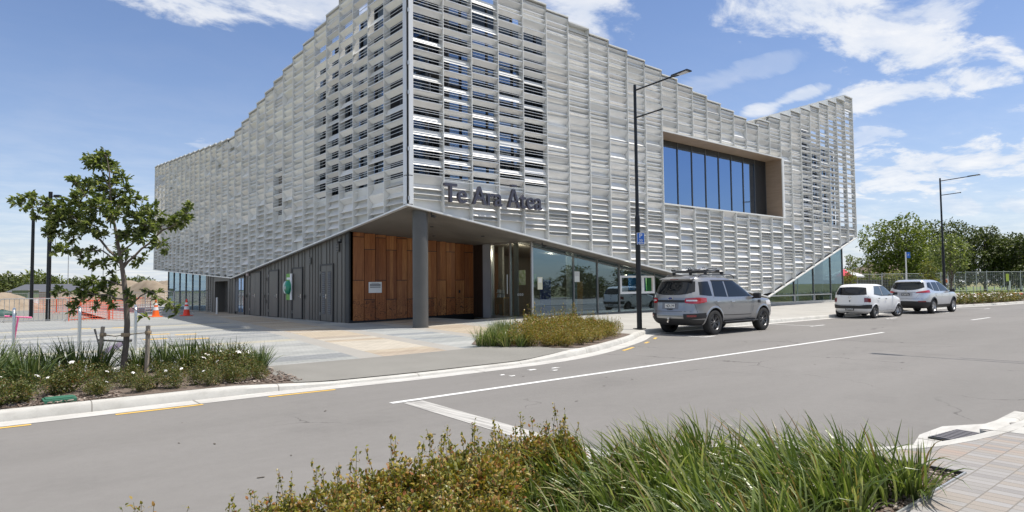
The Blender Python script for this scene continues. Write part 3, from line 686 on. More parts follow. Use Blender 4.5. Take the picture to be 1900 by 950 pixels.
for i in range(len(ER)-1):
    e0, e1 = ER[i], ER[i+1]; op = None; hl = None; zt = max(ztR(e0), ztR(e1))
    if i < 5: op = (5.36, zt-(0.25, 0.35, 0.5, 1.0, 1.15)[i])
    if e0 > 38.1: op = (5.30, zt-(1.15, 1.35, 1.2, 1.1, 0.8, 0.9)[min(5, i-22)])
    if e0 > WIN[0]-0.1 and e1 < WIN[1]+0.1: hl = (WIN[2], WIN[3])
    if hl:     # split fins around the window
        bk, sl = louvre_bay(frR, e0, e1, zbR(e0), zbR(e1), zt, 100+i, None, hl); pcs = split_z(bk, 7); o = lib(pcs[0], 'louvre_bay', MT['backing']); lib(pcs[1], 'backing_panel', MT['backing'], o)
        for q_ in split_z(sl, 7): lib(q_, 'blades', MT['slat'], o, smooth=True, angle=50)
        for q_ in (split_z(fin(frR, e1, zbR(e1), zt+0.02, holes=hl), 7) if e1 < WIN[1]-0.1 else [fin(frR, e1, zbR(e1), zt+0.02)]): lib(q_, 'fin', MT['blade'], o)
        cp = capbox(frR, e0, e1, zt); lib(cp, 'coping', MT['blade'], o)
    else: add_bay(frR, e0, e1, zbR, ztR, 100+i, op)
for i in range(len(EL)-1):
    e0, e1 = EL[i], EL[i+1]; zt = max(ztL(e0), ztL(e1)); op = None
    if i < 6: op = (5.34, zt-(0.25, 0.3, 0.3, 0.4, 0.45, 0.6)[i])
    if i == 9: op = (5.1, 7.45)
    if e1 > 55.2: op = (4.9, zt-0.6)
    add_bay(frL, e0, e1, zbL, ztL, 300+i, op, side='L')
lib(fin(frR, 11.2, zbR(11.2), ztR(11.2)), 'fin', MT['blade']); lib(fin(frL, 18.85, zbL(18.85), ztL(18.85)), 'fin', MT['blade'])
# corner plates with a dark slot and three hinge blocks
zc = ztR(11.2)
b = MB(); b.box((11.04, YS-0.01, 4.33), (11.19, YS+0.03, 5.27)); b.box((11.04, YS-0.01, 5.30), (11.19, YS+0.03, zc))
b.box((XSK-0.03, 18.66, 4.33), (XSK+0.01, 18.84, 5.27)); b.box((XSK-0.03, 18.66, 5.30), (XSK+0.01, 18.84, zc)); lib(b, 'corner_plate', MT['trim'])
b = MB(); b.box((11.01, 18.64, 4.34), (11.10, 18.75, zc-0.02)); lib(b, 'corner_post', MT['darker'])
for zz_ in (4.45, 6.1, 8.0, 9.0, 10.8, 12.2):
    b = MB(); b.box((10.985, YS-0.035, zz_), (11.05, YS-0.012, zz_+0.13)); lib(b, 'hinge', MT['galv'])
# lower edge trims (bright line) and soffits
b = MB()
pts = [(10.95, zbR(10.98)), (33.9, 0.85), (45.62, zbR(45.62))]
for (x0, z0), (x1, z1) in zip(pts, pts[1:]): b.hexa([(x0, YS-0.03, z0-0.055), (x1, YS-0.03, z1-0.055), (x1, YS+0.10, z1-0.055), (x0, YS+0.10, z0-0.055), (x0, YS-0.03, z0), (x1, YS-0.03, z1), (x1, YS+0.10, z1), (x0, YS+0.10, z0)])
lib(b, 'edge_trim', MT['trim'])
b = MB()
pts = [(18.72, zbL(18.72)), (37.6, 2.22), (EL[-1]+.02, zbL(EL[-1]))]
for (y0, z0), (y1, z1) in zip(pts, pts[1:]): b.hexa([(XSK-0.03, y0, z0-0.055), (XSK-0.03, y1, z1-0.055), (XSK+0.10, y1, z1-0.055), (XSK+0.10, y0, z0-0.055), (XSK-0.03, y0, z0), (XSK-0.03, y1, z1), (XSK+0.10, y1, z1), (XSK+0.10, y0, z0)])
lib(b, 'edge_trim', MT['trim'])
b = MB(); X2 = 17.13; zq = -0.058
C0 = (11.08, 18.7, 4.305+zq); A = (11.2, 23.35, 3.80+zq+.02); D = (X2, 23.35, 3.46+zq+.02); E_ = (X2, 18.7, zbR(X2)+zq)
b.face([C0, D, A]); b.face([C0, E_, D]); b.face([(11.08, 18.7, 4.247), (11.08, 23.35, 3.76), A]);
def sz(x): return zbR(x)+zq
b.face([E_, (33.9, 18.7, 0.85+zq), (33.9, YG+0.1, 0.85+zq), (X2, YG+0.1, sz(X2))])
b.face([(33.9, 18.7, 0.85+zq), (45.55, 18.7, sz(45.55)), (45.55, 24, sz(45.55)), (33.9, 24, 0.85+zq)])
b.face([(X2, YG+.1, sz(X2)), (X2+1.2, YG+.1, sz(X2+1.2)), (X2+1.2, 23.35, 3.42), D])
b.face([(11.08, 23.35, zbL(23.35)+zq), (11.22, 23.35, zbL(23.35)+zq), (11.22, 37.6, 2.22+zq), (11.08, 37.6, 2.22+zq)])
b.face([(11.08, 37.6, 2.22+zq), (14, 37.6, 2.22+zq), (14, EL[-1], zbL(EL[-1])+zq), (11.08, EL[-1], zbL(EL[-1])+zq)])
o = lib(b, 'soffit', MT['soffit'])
for (x, y) in ((13.2, 20.6), (15.3, 20.2), (14.2, 22.0)):
    b = MB(); z_ = 4.26-0.15*(x-11)-0.045*(y-18.6); b.lathe([(0.0, 0.0), (0.07, 0.0), (0.07, -0.03), (0.0, -0.03)], 14, (x, y, z_)); lib(b, 'downlight', MT['darker'])
def security_cam(x, y, z_, rz):
    b = MB(); b.tube([(x, y, z_), (x, y, z_-0.09)], 0.03, 10); b.tube([(x, y, z_-0.12), (x+0.16*math.cos(rz), y+0.16*math.sin(rz), z_-0.16)], 0.045, 10); lib(b, 'security_camera', MT['darker'])
security_cam(12.0, 18.75, 4.12, R(-60)); security_cam(17.25, 18.9, 3.27, R(-60)); security_cam(11.08, 23.9, 3.5, R(200))
# ---- upper recessed window
x0, x1, z0, z1 = WIN; yr = 19.62
b = MB(); b.box((x0-0.02, YS+FD+0.0, z0-0.02), (x0+0.03, yr+.1, z1)); b.box((x1-0.03, YS+0.02, z0), (x1+0.0, yr+.1, z1)); b.box((x0, YS+0.03, z1-0.04), (x1, yr+.1, z1+0.0)); o = lib(b, 'window_reveal', MT['reveal'])
b = MB(); b.box((x0-0.03, YS-0.02, z0-0.07), (x1+0.03, yr+0.05, z0-0.005)); b.box((x1+0.002, YS-0.03, z0-0.07), (x1+0.20, YS+0.10, z1+0.06)); b.box((x0-.03, YS-0.02, z1+0.002), (x1+0.2, YS+0.10, z1+0.06)); lib(b, 'window_frame', MT['blade'])
pw = (x1-x0-0.06)/9
for k in range(9):
    b = MB(); xa, xb = x0+0.03+k*pw, x0+0.03+(k+1)*pw
    b.box((xa+0.016, yr-0.006, z0+0.01), (xb-0.016, yr+0.006, z1-0.30)); w_ = lib(b, 'window_pane', MT['glass_up'] if k < 8 else MT['darker'])
    b = MB(); b.box((xb-0.016, yr-0.05, z0), (xb+0.016, yr+0.05, z1-0.04)); lib(b, 'mullion', MT['mullion'], w_)
b = MB(); b.box((x0+0.03, yr-0.03, z1-0.30), (x1-0.03, yr+0.04, z1-0.045)); lib(b, 'window_head', MT['darker'])
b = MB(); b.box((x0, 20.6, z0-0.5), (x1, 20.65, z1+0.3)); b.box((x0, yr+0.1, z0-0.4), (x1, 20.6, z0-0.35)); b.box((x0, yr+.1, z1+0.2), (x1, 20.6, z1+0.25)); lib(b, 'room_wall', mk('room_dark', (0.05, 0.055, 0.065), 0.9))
# ---- glazing behind the open louvre areas
def curtain(ax, a0, a1, z0, z1, d, step, rows):
    """glass wall; ax 'R' plane y = d, ax 'L' plane x = d"""
    f_ = (lambda a, o_, z_: (a, d+o_, z_)) if ax == 'R' else (lambda a, o_, z_: (d+o_, a, z_))
    def bx(mb, a, c_, o0, o1, za, zb_): mb.box(f_(a, o0, za), f_(c_, o1, zb_))
    gl = MB(); bx(gl, a0, a1, -0.006, 0.006, z0, z1(a0) if False else min(z1(a0), z1(a1))); o = lib(gl, 'window', MT['screen_glass'])
    mm = MB(); n = max(1, round((a1-a0)/step))
    for k in range(n+1): a = lerp(a0, a1, k/n); bx(mm, a-0.03, a+0.03, -0.06, 0.05, z0, min(z1(a0), z1(a1)))
    zt_ = min(z1(a0), z1(a1)); 
    for k in range(rows+1): zz_ = lerp(z0, zt_, k/rows); bx(mm, a0, a1, -0.05, 0.04, zz_-0.035, zz_+0.035)
    lib(mm, 'frame', MT['darker'], o)
    wl = MB(); bx(wl, a0, a1, 0.9, 0.95, z0-0.2, zt_); 
    for k in range(0, 3): bx(wl, a0, a1, 0.02, 0.9, lerp(z0, zt_, k/2)-0.06, lerp(z0, zt_, k/2)+0.02)
    lib(wl, 'room_wall', mk('room', (0.10, 0.10, 0.11), 0.9))
    bl = MB(); rnd = random.Random(int(a0*7))
    for k in range(n):       # pale blinds drawn to various heights inside
        if rnd.random() < 0.7: a = lerp(a0, a1, k/n); c_ = lerp(a0, a1, (k+1)/n); h_ = rnd.uniform(0.3, 1.6); r0 = rnd.randint(1, 2); zt2 = lerp(z0, zt_, r0/2)-0.1; bx(bl, a+0.1, c_-0.1, 0.2, 0.22, zt2-h_, zt2)
    if bl.f: lib(bl, 'blind', mk('blind', (0.45, 0.47, 0.5), 0.9))
for q_ in range(3): curtain('R', 11.3+q_*2.5, 11.3+(q_+1)*2.5-.001, 5.2, lambda a: ztR(a)-0.35, 19.55, 1.25, 6)
curtain('R', 38.2, 44.4, 5.2, lambda a: ztR(a)-1.4, 19.55, 1.2, 6)
for q_ in range(4): curtain('L', 18.9+q_*2.43, 18.9+(q_+1)*2.43-.001, 5.2, lambda a: ztL(a)-0.35, 11.93, 1.2, 6)
curtain('L', 29.9, 31.3, 5.0, lambda a: 7.6, 11.75, 0.7, 2)
# ---- main volume: wall, roof behind the screen
b = MB(); pf = [(12.0, 3.0)]
xs = [12.0, 17.13, 33.9, 43.0]
b.face([(x, 20.55, max(zbR(x), 0.6)) for x in xs] + [(x, 20.55, ztR(x)-0.5) for x in (43.0, 32.9, 12.0)])
b.face([(43.0, 20.55, zbR(43)), (43.0, 57.5, 2), (43.0, 57.5, 11), (43.0, 20.55, ztR(43)-0.5)])
ys = [20.55, 37.6, 57.4]
b.face([(12.95, y, zbL(y)) for y in ys] + [(12.95, y, ztL(y)-0.5) for y in (57.4, 37.6, 20.55)])
b.face([(12.95, 55.2, 2.2), (43, 55.2, 2.2), (43, 55.2, 10.5), (12.95, 55.2, 10.5)])
lib(b, 'wall', MT['dark'])
b = MB(); nx, ny = 18, 18; xs = [12.0+(43-12.0)*i/nx for i in range(nx+1)]; ys = [19.7+(55.2-19.7)*j/ny for j in range(ny+1)]; rows = []
for x in xs: rows.append([b.vert((x, y, max(8.6, ztR(x)+ztL(y)-14.0)-0.55)) for y in ys])
for i in range(nx):
    for j in range(ny): b.fi((rows[i][j], rows[i+1][j], rows[i+1][j+1], rows[i][j+1]))
lib(b, 'roof', MT['backing'])
# ---- dark metal wall of the side front, with doors
XW = 11.2
def g0(y): return g(XW-0.05, y)
def zsof(y): return zbL(y)+zq
b = MB()
yy_ = fr(23.35, 37.9, 0.6)
for a, c_ in zip(yy_, yy_[1:]): b.hexa([(XW, a, g0(a)-.02), (XW+0.2, a, g0(a)-.02), (XW+0.2, c_, g0(c_)-.02), (XW, c_, g0(c_)-.02), (XW, a, zsof(a)+.02), (XW+0.2, a, zsof(a)+.02), (XW+0.2, c_, zsof(c_)+.02), (XW, c_, zsof(c_)+.02)])
WL = lib(b, 'side_wall', MT['dark'])
b = MB(); y = 23.75      # standing seams
doors = [(24.86, 26.0, 'louvre', 2.3), (28.05, 29.1, 'single', 2.25), (31.0, 32.2, 'single', 2.22), (33.5, 35.0, 'double', 2.2), (36.0, 37.5, 'glass', 2.05)]
rnd = random.Random(8)
while y < 37.8:
    zlo = g0(y)
    for d0, d1, k_, h_ in doors:
        if d0-0.08 < y < d1+0.08: zlo = h_+0.25
    if zlo < zsof(y)-0.05: b.box((XW-0.022, y-0.009, zlo), (XW+0.01, y+0.009, zsof(y)))
    y += rnd.choice((0.30, 0.42, 0.55))
join_seams = b; o_ = lib(b, 'seams', MT['dark']); WL = join(WL, o_)
b = MB(); b.box((XW-0.05, 23.33, g0(23.4)-.02), (XW+0.02, 23.62, 3.80)); lib(b, 'corner_post', MT['darker'])
for d0, d1, kd, h_ in doors:
    b = MB(); z0 = g0((d0+d1)/2)
    b.box((XW-0.045, d0-0.07, z0), (XW+0.005, d0, h_+0.27)); b.box((XW-0.045, d1, z0), (XW+0.005, d1+0.09, h_+0.27)); b.box((XW-0.046, d0, h_+0.2), (XW+0.005, d1, h_+0.27)); b.box((XW-0.02, d0, z0), (XW-0.003, d1, z0+0.03))
    fo = lib(b, 'door_frame', MT['darker'])
    b = MB()
    if kd == 'glass':
        for q in (0, 1): a = d0+0.02+q*0.50; b.box((XW-0.03, a, z0+0.04), (XW-0.02, a+0.46, h_+0.17))
        dr = lib(b, 'door', MT['glass_up']); c_ = MB()
        for q in (0, 1):
            a = d0+0.02+q*0.50
            for u0, u1, w0, w1 in ((a, a+0.06, z0, h_+.2), (a+.42, a+.48, z0, h_+.2), (a+.06, a+.42, z0, z0+.12), (a+.06, a+.42, h_+.1, h_+.2), (a+.06, a+.42, z0+.95, z0+1.02)): c_.box((XW-0.04, u0, w0), (XW-0.012, u1, w1))
        lib(c_, 'door_rail', MT['mullion'], dr)
        c_ = MB(); c_.box((XW-0.03, d0+1.03, z0+.1), (XW-0.01, d1-.02, h_+.15)); lv = lib(c_, 'vent_panel', MT['darker'])
        c_ = MB()
        for q in range(24): zz_ = z0+.15+q*(h_-.2-z0)/24; c_.hexa([(XW-.045, d0+1.05, zz_), (XW-.03, d0+1.05, zz_+.05), (XW-.03, d1-.04, zz_+.05), (XW-.045, d1-.04, zz_), (XW-.045, d0+1.05, zz_+.006), (XW-.03, d0+1.05, zz_+.056), (XW-.03, d1-.04, zz_+.056), (XW-.045, d1-.04, zz_+.006)])
        lib(c_, 'slats', MT['dark'], lv)
    else:
        n = 1 if kd == 'single' else 2
        for q in range(n):
            a = lerp(d0, d1, q/n)+0.01; e_ = lerp(d0, d1, (q+1)/n)-0.01; b.box((XW-0.03, a, z0+0.035), (XW-0.004, e_, h_+0.195))
        dr = lib(b, 'door', MT['dark'])
        if kd == 'louvre':
            for q in range(2):
                a = lerp(d0, d1, q/2)+0.13; e_ = a+0.30; c_ = MB(); c_.box((XW-.034, a, z0+.3), (XW-.031, e_, h_-.05)); lib(c_, 'vent_panel', MT['darker'], dr)
                c_ = MB()
                for r_ in range(22): zz_ = z0+.31+r_*(h_-.38-z0)/22; c_.hexa([(XW-.05, a, zz_), (XW-.034, a, zz_+.045), (XW-.034, e_, zz_+.045), (XW-.05, e_, zz_), (XW-.05, a, zz_+.012), (XW-.034, a, zz_+.057), (XW-.034, e_, zz_+.057), (XW-.05, e_, zz_+.012)])
                lib(c_, 'slats', MT['dark'], dr)
        hy = d0+0.14 if n == 1 else (d0+d1)/2+0.06
        c_ = MB(); c_.tube([(XW-.03, hy, z0+1.02), (XW-.085, hy, z0+1.02), (XW-.085, hy+.11, z0+1.02)], 0.011, 8); c_.box((XW-.036, hy-.03, z0+.94), (XW-.03, hy+.03, z0+1.12)); lib(c_, 'handle', MT['steel'], dr)
        for zz_ in (0.25, 1.05, 1.95): c_ = MB(); c_.box((XW-.052, d1-.0, z0+zz_), (XW-.03, d1+.03, z0+zz_+.12)); lib(c_, 'hinge', MT['galv'], dr)
for y, z_, w, h in ((27.1, 2.75, 0.2, 0.3), (24.35, 3.18, 0.26, 0.34), (32.65, 2.05, 0.14, 0.16), (32.65, 0.95, 0.14, 0.16)):
    c_ = MB(); c_.box((XW-.06, y-w/2, z_-h/2), (XW-.036, y+w/2, z_+h/2)); v_ = lib(c_, 'wall_vent', MT['dark'])
    n = 3 if h > .2 else 2
    for q in range(n): c_ = MB(); zc_ = z_-h/2+h*(q+.5)/n; c_.box((XW-.066, y-w*.36, zc_-h/n*.28), (XW-.061, y+w*.36, zc_+h/n*.28)); lib(c_, 'slot', MT['black'], v_)
for y in (27.75, 32.8, 35.6): c_ = MB(); c_.box((XW-.06, y-.04, 1.12), (XW-.036, y+.04, 1.28)); lib(c_, 'card_reader', MT['black'])
c_ = MB(); c_.lathe([(0, 0), (.10, 0), (.10, -.07), (0.06, -.12), (0, -.13)], 16, (XW-.03, 35.3, 2.34), 'X'); lib(c_, 'alarm_light', mk('alarm', (0.6, 0.5, 0.48), .4))
# side front beyond the fold: recess with roller door and glass corner
b = MB()
def wseg(x, a, c_, z1=None, th=0.2):
    b.hexa([(x, a, .15), (x+th, a, .15), (x+th, c_, .15), (x, c_, .15), (x, a, zsof(a)+.02), (x+th, a, zsof(a)+.02), (x+th, c_, zsof(c_)+.02), (x, c_, zsof(c_)+.02)])
wseg(XW, 37.9, 39.0); wseg(XW, 41.6, 43.6); b.box((XW, 39.0, 2.05), (XW+.2, 41.6, 2.42)); b.box((XW+.2, 38.98, .1), (XW+.9, 39.02, 2.4)); b.box((XW+.2, 41.58, .1), (XW+.9, 41.62, 2.4)); SW2 = lib(b, 'side_wall', MT['dark'])
b = MB()
for k in range(9): b.box((XW+.55+(k % 2)*.008, 39.02, .2+k*.21), (XW+.62, 41.58, .2+k*.21+.205))
lib(b, 'roller_door', MT['dark'])
b = MB(); y = 38.1
for y in (38.2, 38.6, 42.0, 42.5, 43.0): b.box((XW-.03, y-.012, .18), (XW+.01, y+.012, zsof(y)))
join(SW2, lib(b, 'seams', MT['dark']))
for k in range(6):
    a, c_ = lerp(43.65, 54.2, k/6), lerp(43.65, 54.2, (k+1)/6); b = MB(); b.box((XW+.1, a+.02, .2), (XW+.112, c_-.02, zsof(a)+.02)); w_ = lib(b, 'shopfront_pane', MT['glass'])
    b = MB(); b.box((XW+.05, c_-.03, .15), (XW+.16, c_+.03, zsof(c_)+.02)); lib(b, 'mullion', MT['mullion'], w_)
b = MB(); b.box((XW+.1, 54.2, .2), (16, 54.22, 3.0)); lib(b, 'shopfront_pane', MT['glass'])
b = MB(); b.box((XW+1.8, 43.6, .1), (XW+1.85, 54, 3.2)); lib(b, 'interior_wall', MT['inner'])
# ---- carved timber entrance wall
YW = 23.35
def ztim(x): return lerp(3.80, 3.455, (x-11.2)/(17.1-11.2))-0.03
b = MB(); xs = fr(11.3, 17.12, 0.97/2*1.0); n = 12; w = (17.1-11.32)/n; rnd = random.Random(3)
for k in range(n):
    xa, xb = 11.32+k*w+0.012, 11.32+(k+1)*w-0.012; z0 = g(xa, 23)+0.07
    cuts = [z0, 2.25, 3.6] if k % 2 == 0 else [z0, 1.08+.02*rnd.random(), 3.08, 9]
    if k % 2 == 0: cuts = [z0, 2.0, 3.45, 9]
    if k % 2 == 0: cuts = [z0, 1.86, 3.56 if k < 6 else 9] + ([9] if k < 6 else [])
    for z_a, z_b in zip(cuts, cuts[1:]):
        za, zb_ = z_a+.014, min(z_b-.014, ztim(xa))
        if zb_-za < 0.06: continue
        nb = 2 if rnd.random() < .5 else 3
        cs = sorted([xa]+[xa+(xb-xa)*(q/nb)+rnd.uniform(-.02, .02) for q in range(1, nb)]+[xb])
        for q in range(nb): b.box((cs[q], YW-0.04-0.0008*q, za), (cs[q+1]-0.001, YW-0.0, min(zb_, ztim(xb)) if zb_ > 3 else zb_))
TW = lib(b, 'timber_wall', MT['timber'])
b = MB(); b.box((11.22, YW, .1), (17.12, YW+.15, 3.85)); b.box((11.22, YW-.03, .1), (17.12, YW, g(14, 23)+.06)); lib(b, 'wall', MT['black'])
b = MB(); b.box((11.98, YW-.062, 1.36), (12.55, YW-.047, 1.79)); pq = lib(b, 'plaque', MT['trim'])
b = MB(); b.box((12.03, YW-.066, 1.62), (12.50, YW-.063, 1.72)); b.box((12.03, YW-.066, 1.56), (12.50, YW-.063, 1.60)); b.box((12.10, YW-.066, 1.735), (12.42, YW-.063, 1.755)); lib(b, 'plaque_lines', mk('plaque_grey', (0.3, 0.3, 0.3), .6), pq)
b = MB(); b.box((16.3, YW-.06, 1.3), (16.38, YW-.045, 1.42)); lib(b, 'card_reader', MT['black'])
# ---- entrance glazing (plane x = 17.13) and street shopfront (plane y = 19.4)
XG = 17.13; zg = 0.27; zt_ = 3.40
b = MB(); b.box((XG, 23.06, zg-.05), (XG+.05, 23.34, zt_)); b.box((XG, 22.62, zg-.05), (XG+.05, 23.04, zt_)); lib(b, 'entrance_door', mk('dark_brown_door', (0.035, 0.022, 0.016), .35))
b = MB(); b.box((XG-.05, 22.06, zg-.05), (XG+.18, 22.58, zt_)); lib(b, 'pilaster', varied('pilaster_grey', (0.33, 0.335, 0.34), (0.38, 0.385, 0.39), 1, .6))
for a, c_ in ((19.46, 20.7), (20.78, 22.04)):
    b = MB(); b.box((XG-.005, a, zg+.06), (XG+.005, c_, zt_-.06)); p_ = lib(b, 'entrance_pane', MT['glass_clear'])
    b = MB(); b.box((XG-.04, a, zg-.02), (XG+.04, c_, zg+.06)); b.box((XG-.04, a, zt_-.06), (XG+.04, c_, zt_)); lib(b, 'frame', MT['alu'], p_)
b = MB()
for y in (19.4, 20.74, 22.04): b.box((XG-.045, y-.035, zg-.03), (XG+.045, y+.035, zt_+.02))
lib(b, 'door_post', MT['alu'])
b = MB(); b.tube([(XG-.10, 20.84, 1.25), (XG-.10, 20.84, 2.05)], 0.018, 8); lib(b, 'door_handle', MT['steel'])
b = MB()
for k in range(3): b.lathe([(0.03, 0), (0.05, 0), (0.05, .003), (0.03, .003), (.03, 0)], 14, (XG-.012, 20.25-k*.13, 1.22), 'X')
lib(b, 'glass_decal', MT['white'])
def zs(x, dx=0): return min(3.40, sz(x))
mull = [17.13, 19.45, 20.91, 22.33, 24.85, 27.3, 29.6]
for a, c_ in zip(mull, mull[1:]):
    b = MB(); zb_ = g(a, YG)+.07; P = [(a+.03, YG-.006, zb_), (c_-.03, YG-.006, zb_), (c_-.03, YG+.006, zb_), (a+.03, YG+.006, zb_), (a+.03, YG-.006, zs(a+.03)), (c_-.03, YG-.006, zs(c_-.03)), (c_-.03, YG+.006, zs(c_-.03)), (a+.03, YG+.006, zs(a+.03))]
    if abs(a-22.33) < .1: # serving window below which the pane stops
        b.box((a+.03, YG-.006, zb_), (c_-.03, YG+.006, 1.16)); P = [(p[0], p[1], max(p[2], 1.99)) for p in P]
    b.hexa(P); p_ = lib(b, 'shopfront_pane', MT['glass'])
    b = MB(); b.box((c_-.03, YG-.05, zb_-.07), (c_+.03, YG+.06, zs(c_)+.0)); lib(b, 'mullion', MT['mullion'], p_)
b = MB(); b.box((17.1, YG-.055, g(17.1, YG)-.03), (30.6, YG+.06, g(17.1, YG)+.07))
for a, c_ in zip(mull, mull[1:]):
    for (off, hh) in ((0.0, .05), (0.17, .04)): b.hexa([(a, YG-.045, zs(a)-off-hh), (c_, YG-.045, zs(c_)-off-hh), (c_, YG+.05, zs(c_)-off-hh), (a, YG+.05, zs(a)-off-hh), (a, YG-.045, zs(a)-off), (c_, YG-.045, zs(c_)-off), (c_, YG+.05, zs(c_)-off), (a, YG+.05, zs(a)-off)])
lib(b, 'sill', MT['mullion'])
sw = MB()
for bx in (((22.36, 1.16), (24.8, 1.26)), ((22.36, 1.90), (24.8, 1.99)), ((22.36, 1.26), (22.46, 1.90)), ((24.70, 1.26), (24.8, 1.90)), ((23.86, 1.26), (24.04, 1.90))): sw.box((bx[0][0], YG-.07, bx[0][1]), (bx[1][0], YG+.03, bx[1][1]))
sw_ = lib(sw, 'serving_window', MT['white']); b = MB(); b.box((22.46, YG-.02, 1.26), (23.86, YG-.012, 1.9)); lib(b, 'pane', MT['glass'], sw_)
# notices on the glass
for (xa, za, w, h, c_) in ((17.42, 1.42, .26, .50, (0.62, 0.60, 0.45)), (19.52, 1.72, .30, .44, (0.62, 0.63, 0.58))):
    b = MB(); b.box((xa, YG-.012, za), (xa+w, YG-.008, za+h)); n_ = lib(b, 'notice', mk('notice_paper', c_, .8))
    b = MB(); b.box((xa+.04, YG-.015, za+h*.55), (xa+w-.04, YG-.0125, za+h*.92)); lib(b, 'notice_picture', mk('notice_ink', (0.75, 0.74, .68) if w < .3 else (.5, .5, .48), .8), n_)
b = MB(); b.box((17.25, YG+.02, 1.65), (17.38, YG+.024, 2.05)); lib(b, 'notice', mk('notice_green', (0.30, 0.42, 0.10), .8))
# blank wall between the two shopfronts, under the fold
b = MB(); b.box((30.6, YG-.0, 0.2), (35.0, YG+.15, 1.1)); lib(b, 'wall', MT['dark'])
b = MB(); b.face([(34.0, YG+.05, .3), (34.9, YG+.05, .3), (34.9, YG+.05, zs(34.9)), (34.0, YG+.05, sz(34.0))]); lib(b, 'wall', MT['dark'])
mull = [35.0, 38.3, 40.8, 43.2, 45.0]
for a, c_ in zip(mull, mull[1:]):
    b = MB(); zb_ = g(a, YG)+.12; zl = 0.86
    if a < 43: b.box((a+.04, YG-.006, zb_), (c_-.04, YG+.006, zl))
    P = [(a+.03, YG-.006, zl if a < 43 else zb_), (c_-.03, YG-.006, zl if a < 43 else zb_), (c_-.03, YG+.006, zl if a < 43 else zb_), (a+.03, YG+.006, zl if a < 43 else zb_), (a+.03, YG-.006, sz(a+.03)), (c_-.03, YG-.006, sz(c_-.03)), (c_-.03, YG+.006, sz(c_-.03)), (a+.03, YG+.006, sz(a+.03))]
    b.hexa(P); p_ = lib(b, 'shopfront_pane', MT['glass'])
    b = MB(); b.box((c_-.035, YG-.05, zb_-.1), (c_+.035, YG+.06, sz(c_))); lib(b, 'mullion', MT['mullion'], p_)
    if a < 43: b = MB(); b.box((a+.05, YG-.06, zl-.05), (c_-.02, YG-.02, zl+.02)); b.box((a+.05, YG-.06, zb_), (c_-.02, YG-.02, zb_+.05)); b.box((a+.05, YG-.06, zb_+.05), (a+.11, YG-.02, zl-.05)); b.box((c_-.09, YG-.06, zb_+.05), (c_-.02, YG-.02, zl-.05)); lib(b, 'frame', MT['alu'], p_)
b = MB(); b.box((34.2, YG-.08, .15), (45.05, YG+.08, g(36, YG)+.12)); lib(b, 'plinth', MT['kerb'])
b = MB(); b.box((44.99, YG+.02, .3), (45.01, 27, 4.3)); lib(b, 'shopfront_pane', MT['glass'])
b = MB(); b.tube([(44.2, 20.6, .2), (44.2, 20.6, 4.4)], .25, 16); lib(b, 'interior_column', MT['pilaster'] if 'pilaster' in MT else mk('col_grey', (.35, .38, .36), .6), smooth=True)
# ---- interior seen through the glass
b = MB(); b.box((17.2, 19.5, .18), (44.9, 29, .24)); lib(b, 'interior_floor', MT['innerfloor'])
b = MB(); b.box((18.0, 25.8, .2), (33.9, 26.0, 3.6)); b.box((33.8, 19.6, .2), (34.0, 26, 3)); b.box((34.9, 26.5, .2), (43.2, 26.6, 3.0)); lib(b, 'interior_wall', MT['inner'])
b = MB(); b.box((17.2, 24.4, .2), (19.6, 24.5, 3.5)); lib(b, 'interior_wall', mk('inner_timber', (0.16, 0.075, 0.034), .6))
b = MB(); b.box((17.5, 20.72, .24), (17.56, 20.98, 3.4)); b.box((18.2, 22.6, .24), (18.3, 22.9, 3.4)); lib(b, 'interior_partition', mk('partition', (.34, .34, .32), .7))
b = MB(); b.box((19.0, 22.0, 1.62), (19.04, 22.5, 2.28)); lib(b, 'outdoor_view_panel', varied('outdoor_view_colours', (.22, .34, .12), (.7, .75, .7), 5, .6))  # pale green panel: daylight through an inner window put into its colours
for (x, y, z_) in ((24.6, 20.9, 2.05), (20.2, 21.6, 3.1), (17.75, 21.1, 3.1), (27.0, 21.5, 2.0)):  # first is a visible downlight; the rest are added to brighten the interior
    b = MB(); b.lathe([(0, 0), (.05, 0), (.05, .02), (0, .02)], 14, (x, y, z_)); m9 = bpy.data.materials.get('lamp_and_fill_glow') or mk('lamp_and_fill_glow', (1, .9, .8), .5, Emission_Color=(1, .86, .68, 1), Emission_Strength=9.0); lib(b, 'ceiling_lamp_and_fill', m9)
    ld = bpy.data.lights.new('lamp_and_fill_light', 'POINT'); ld.energy = 45; ld.color = (1, .86, .7); ld.shadow_soft_size = .12; lo_ = bpy.data.objects.new('lamp_and_fill_light', ld); COL.objects.link(lo_); lo_.location = (x, y, z_-.08)
b = MB(); b.face([(17.2, 19.5, 3.45), (30, 19.5, 1.6), (33, 19.5, 1.6), (33, 26, 3.5), (17.2, 26, 3.5)]); lib(b, 'interior_ceiling', MT['inner'])
b = MB(); b.tube([(20.15, 20.2, .2), (20.15, 20.2, 3.3)], .24, 20, cap=False); lib(b, 'interior_column', mk('cream_column', (.55, .56, .50), .6), smooth=True)
b = MB(); b.box((22.0, 22.0, .25), (22.7, 22.15, 1.75)); lib(b, 'interior_panel', mk('ochre_panel', (.42, .25, .09), .6))
b = MB(); b.box((19.8, 21.8, .25), (20.4, 21.9, 1.85)); lib(b, 'interior_banner', mk('blue_banner', (.03, .04, .30), .5))
b = MB(); b.box((25.2, 21.2, 1.3), (26.8, 21.25, 2.1)); lib(b, 'interior_screen', mk('teal_picture', (.02, .12, .35), .4))
b = MB(); b.box((25.3, 20.2, 1.25), (25.9, 20.25, 1.9)); lib(b, 'interior_poster', mk('green_poster', (.05, .30, .08), .5))
b = MB(); b.box((17.28, 21.45, 1.04), (17.72, 22.0, 1.09)); 
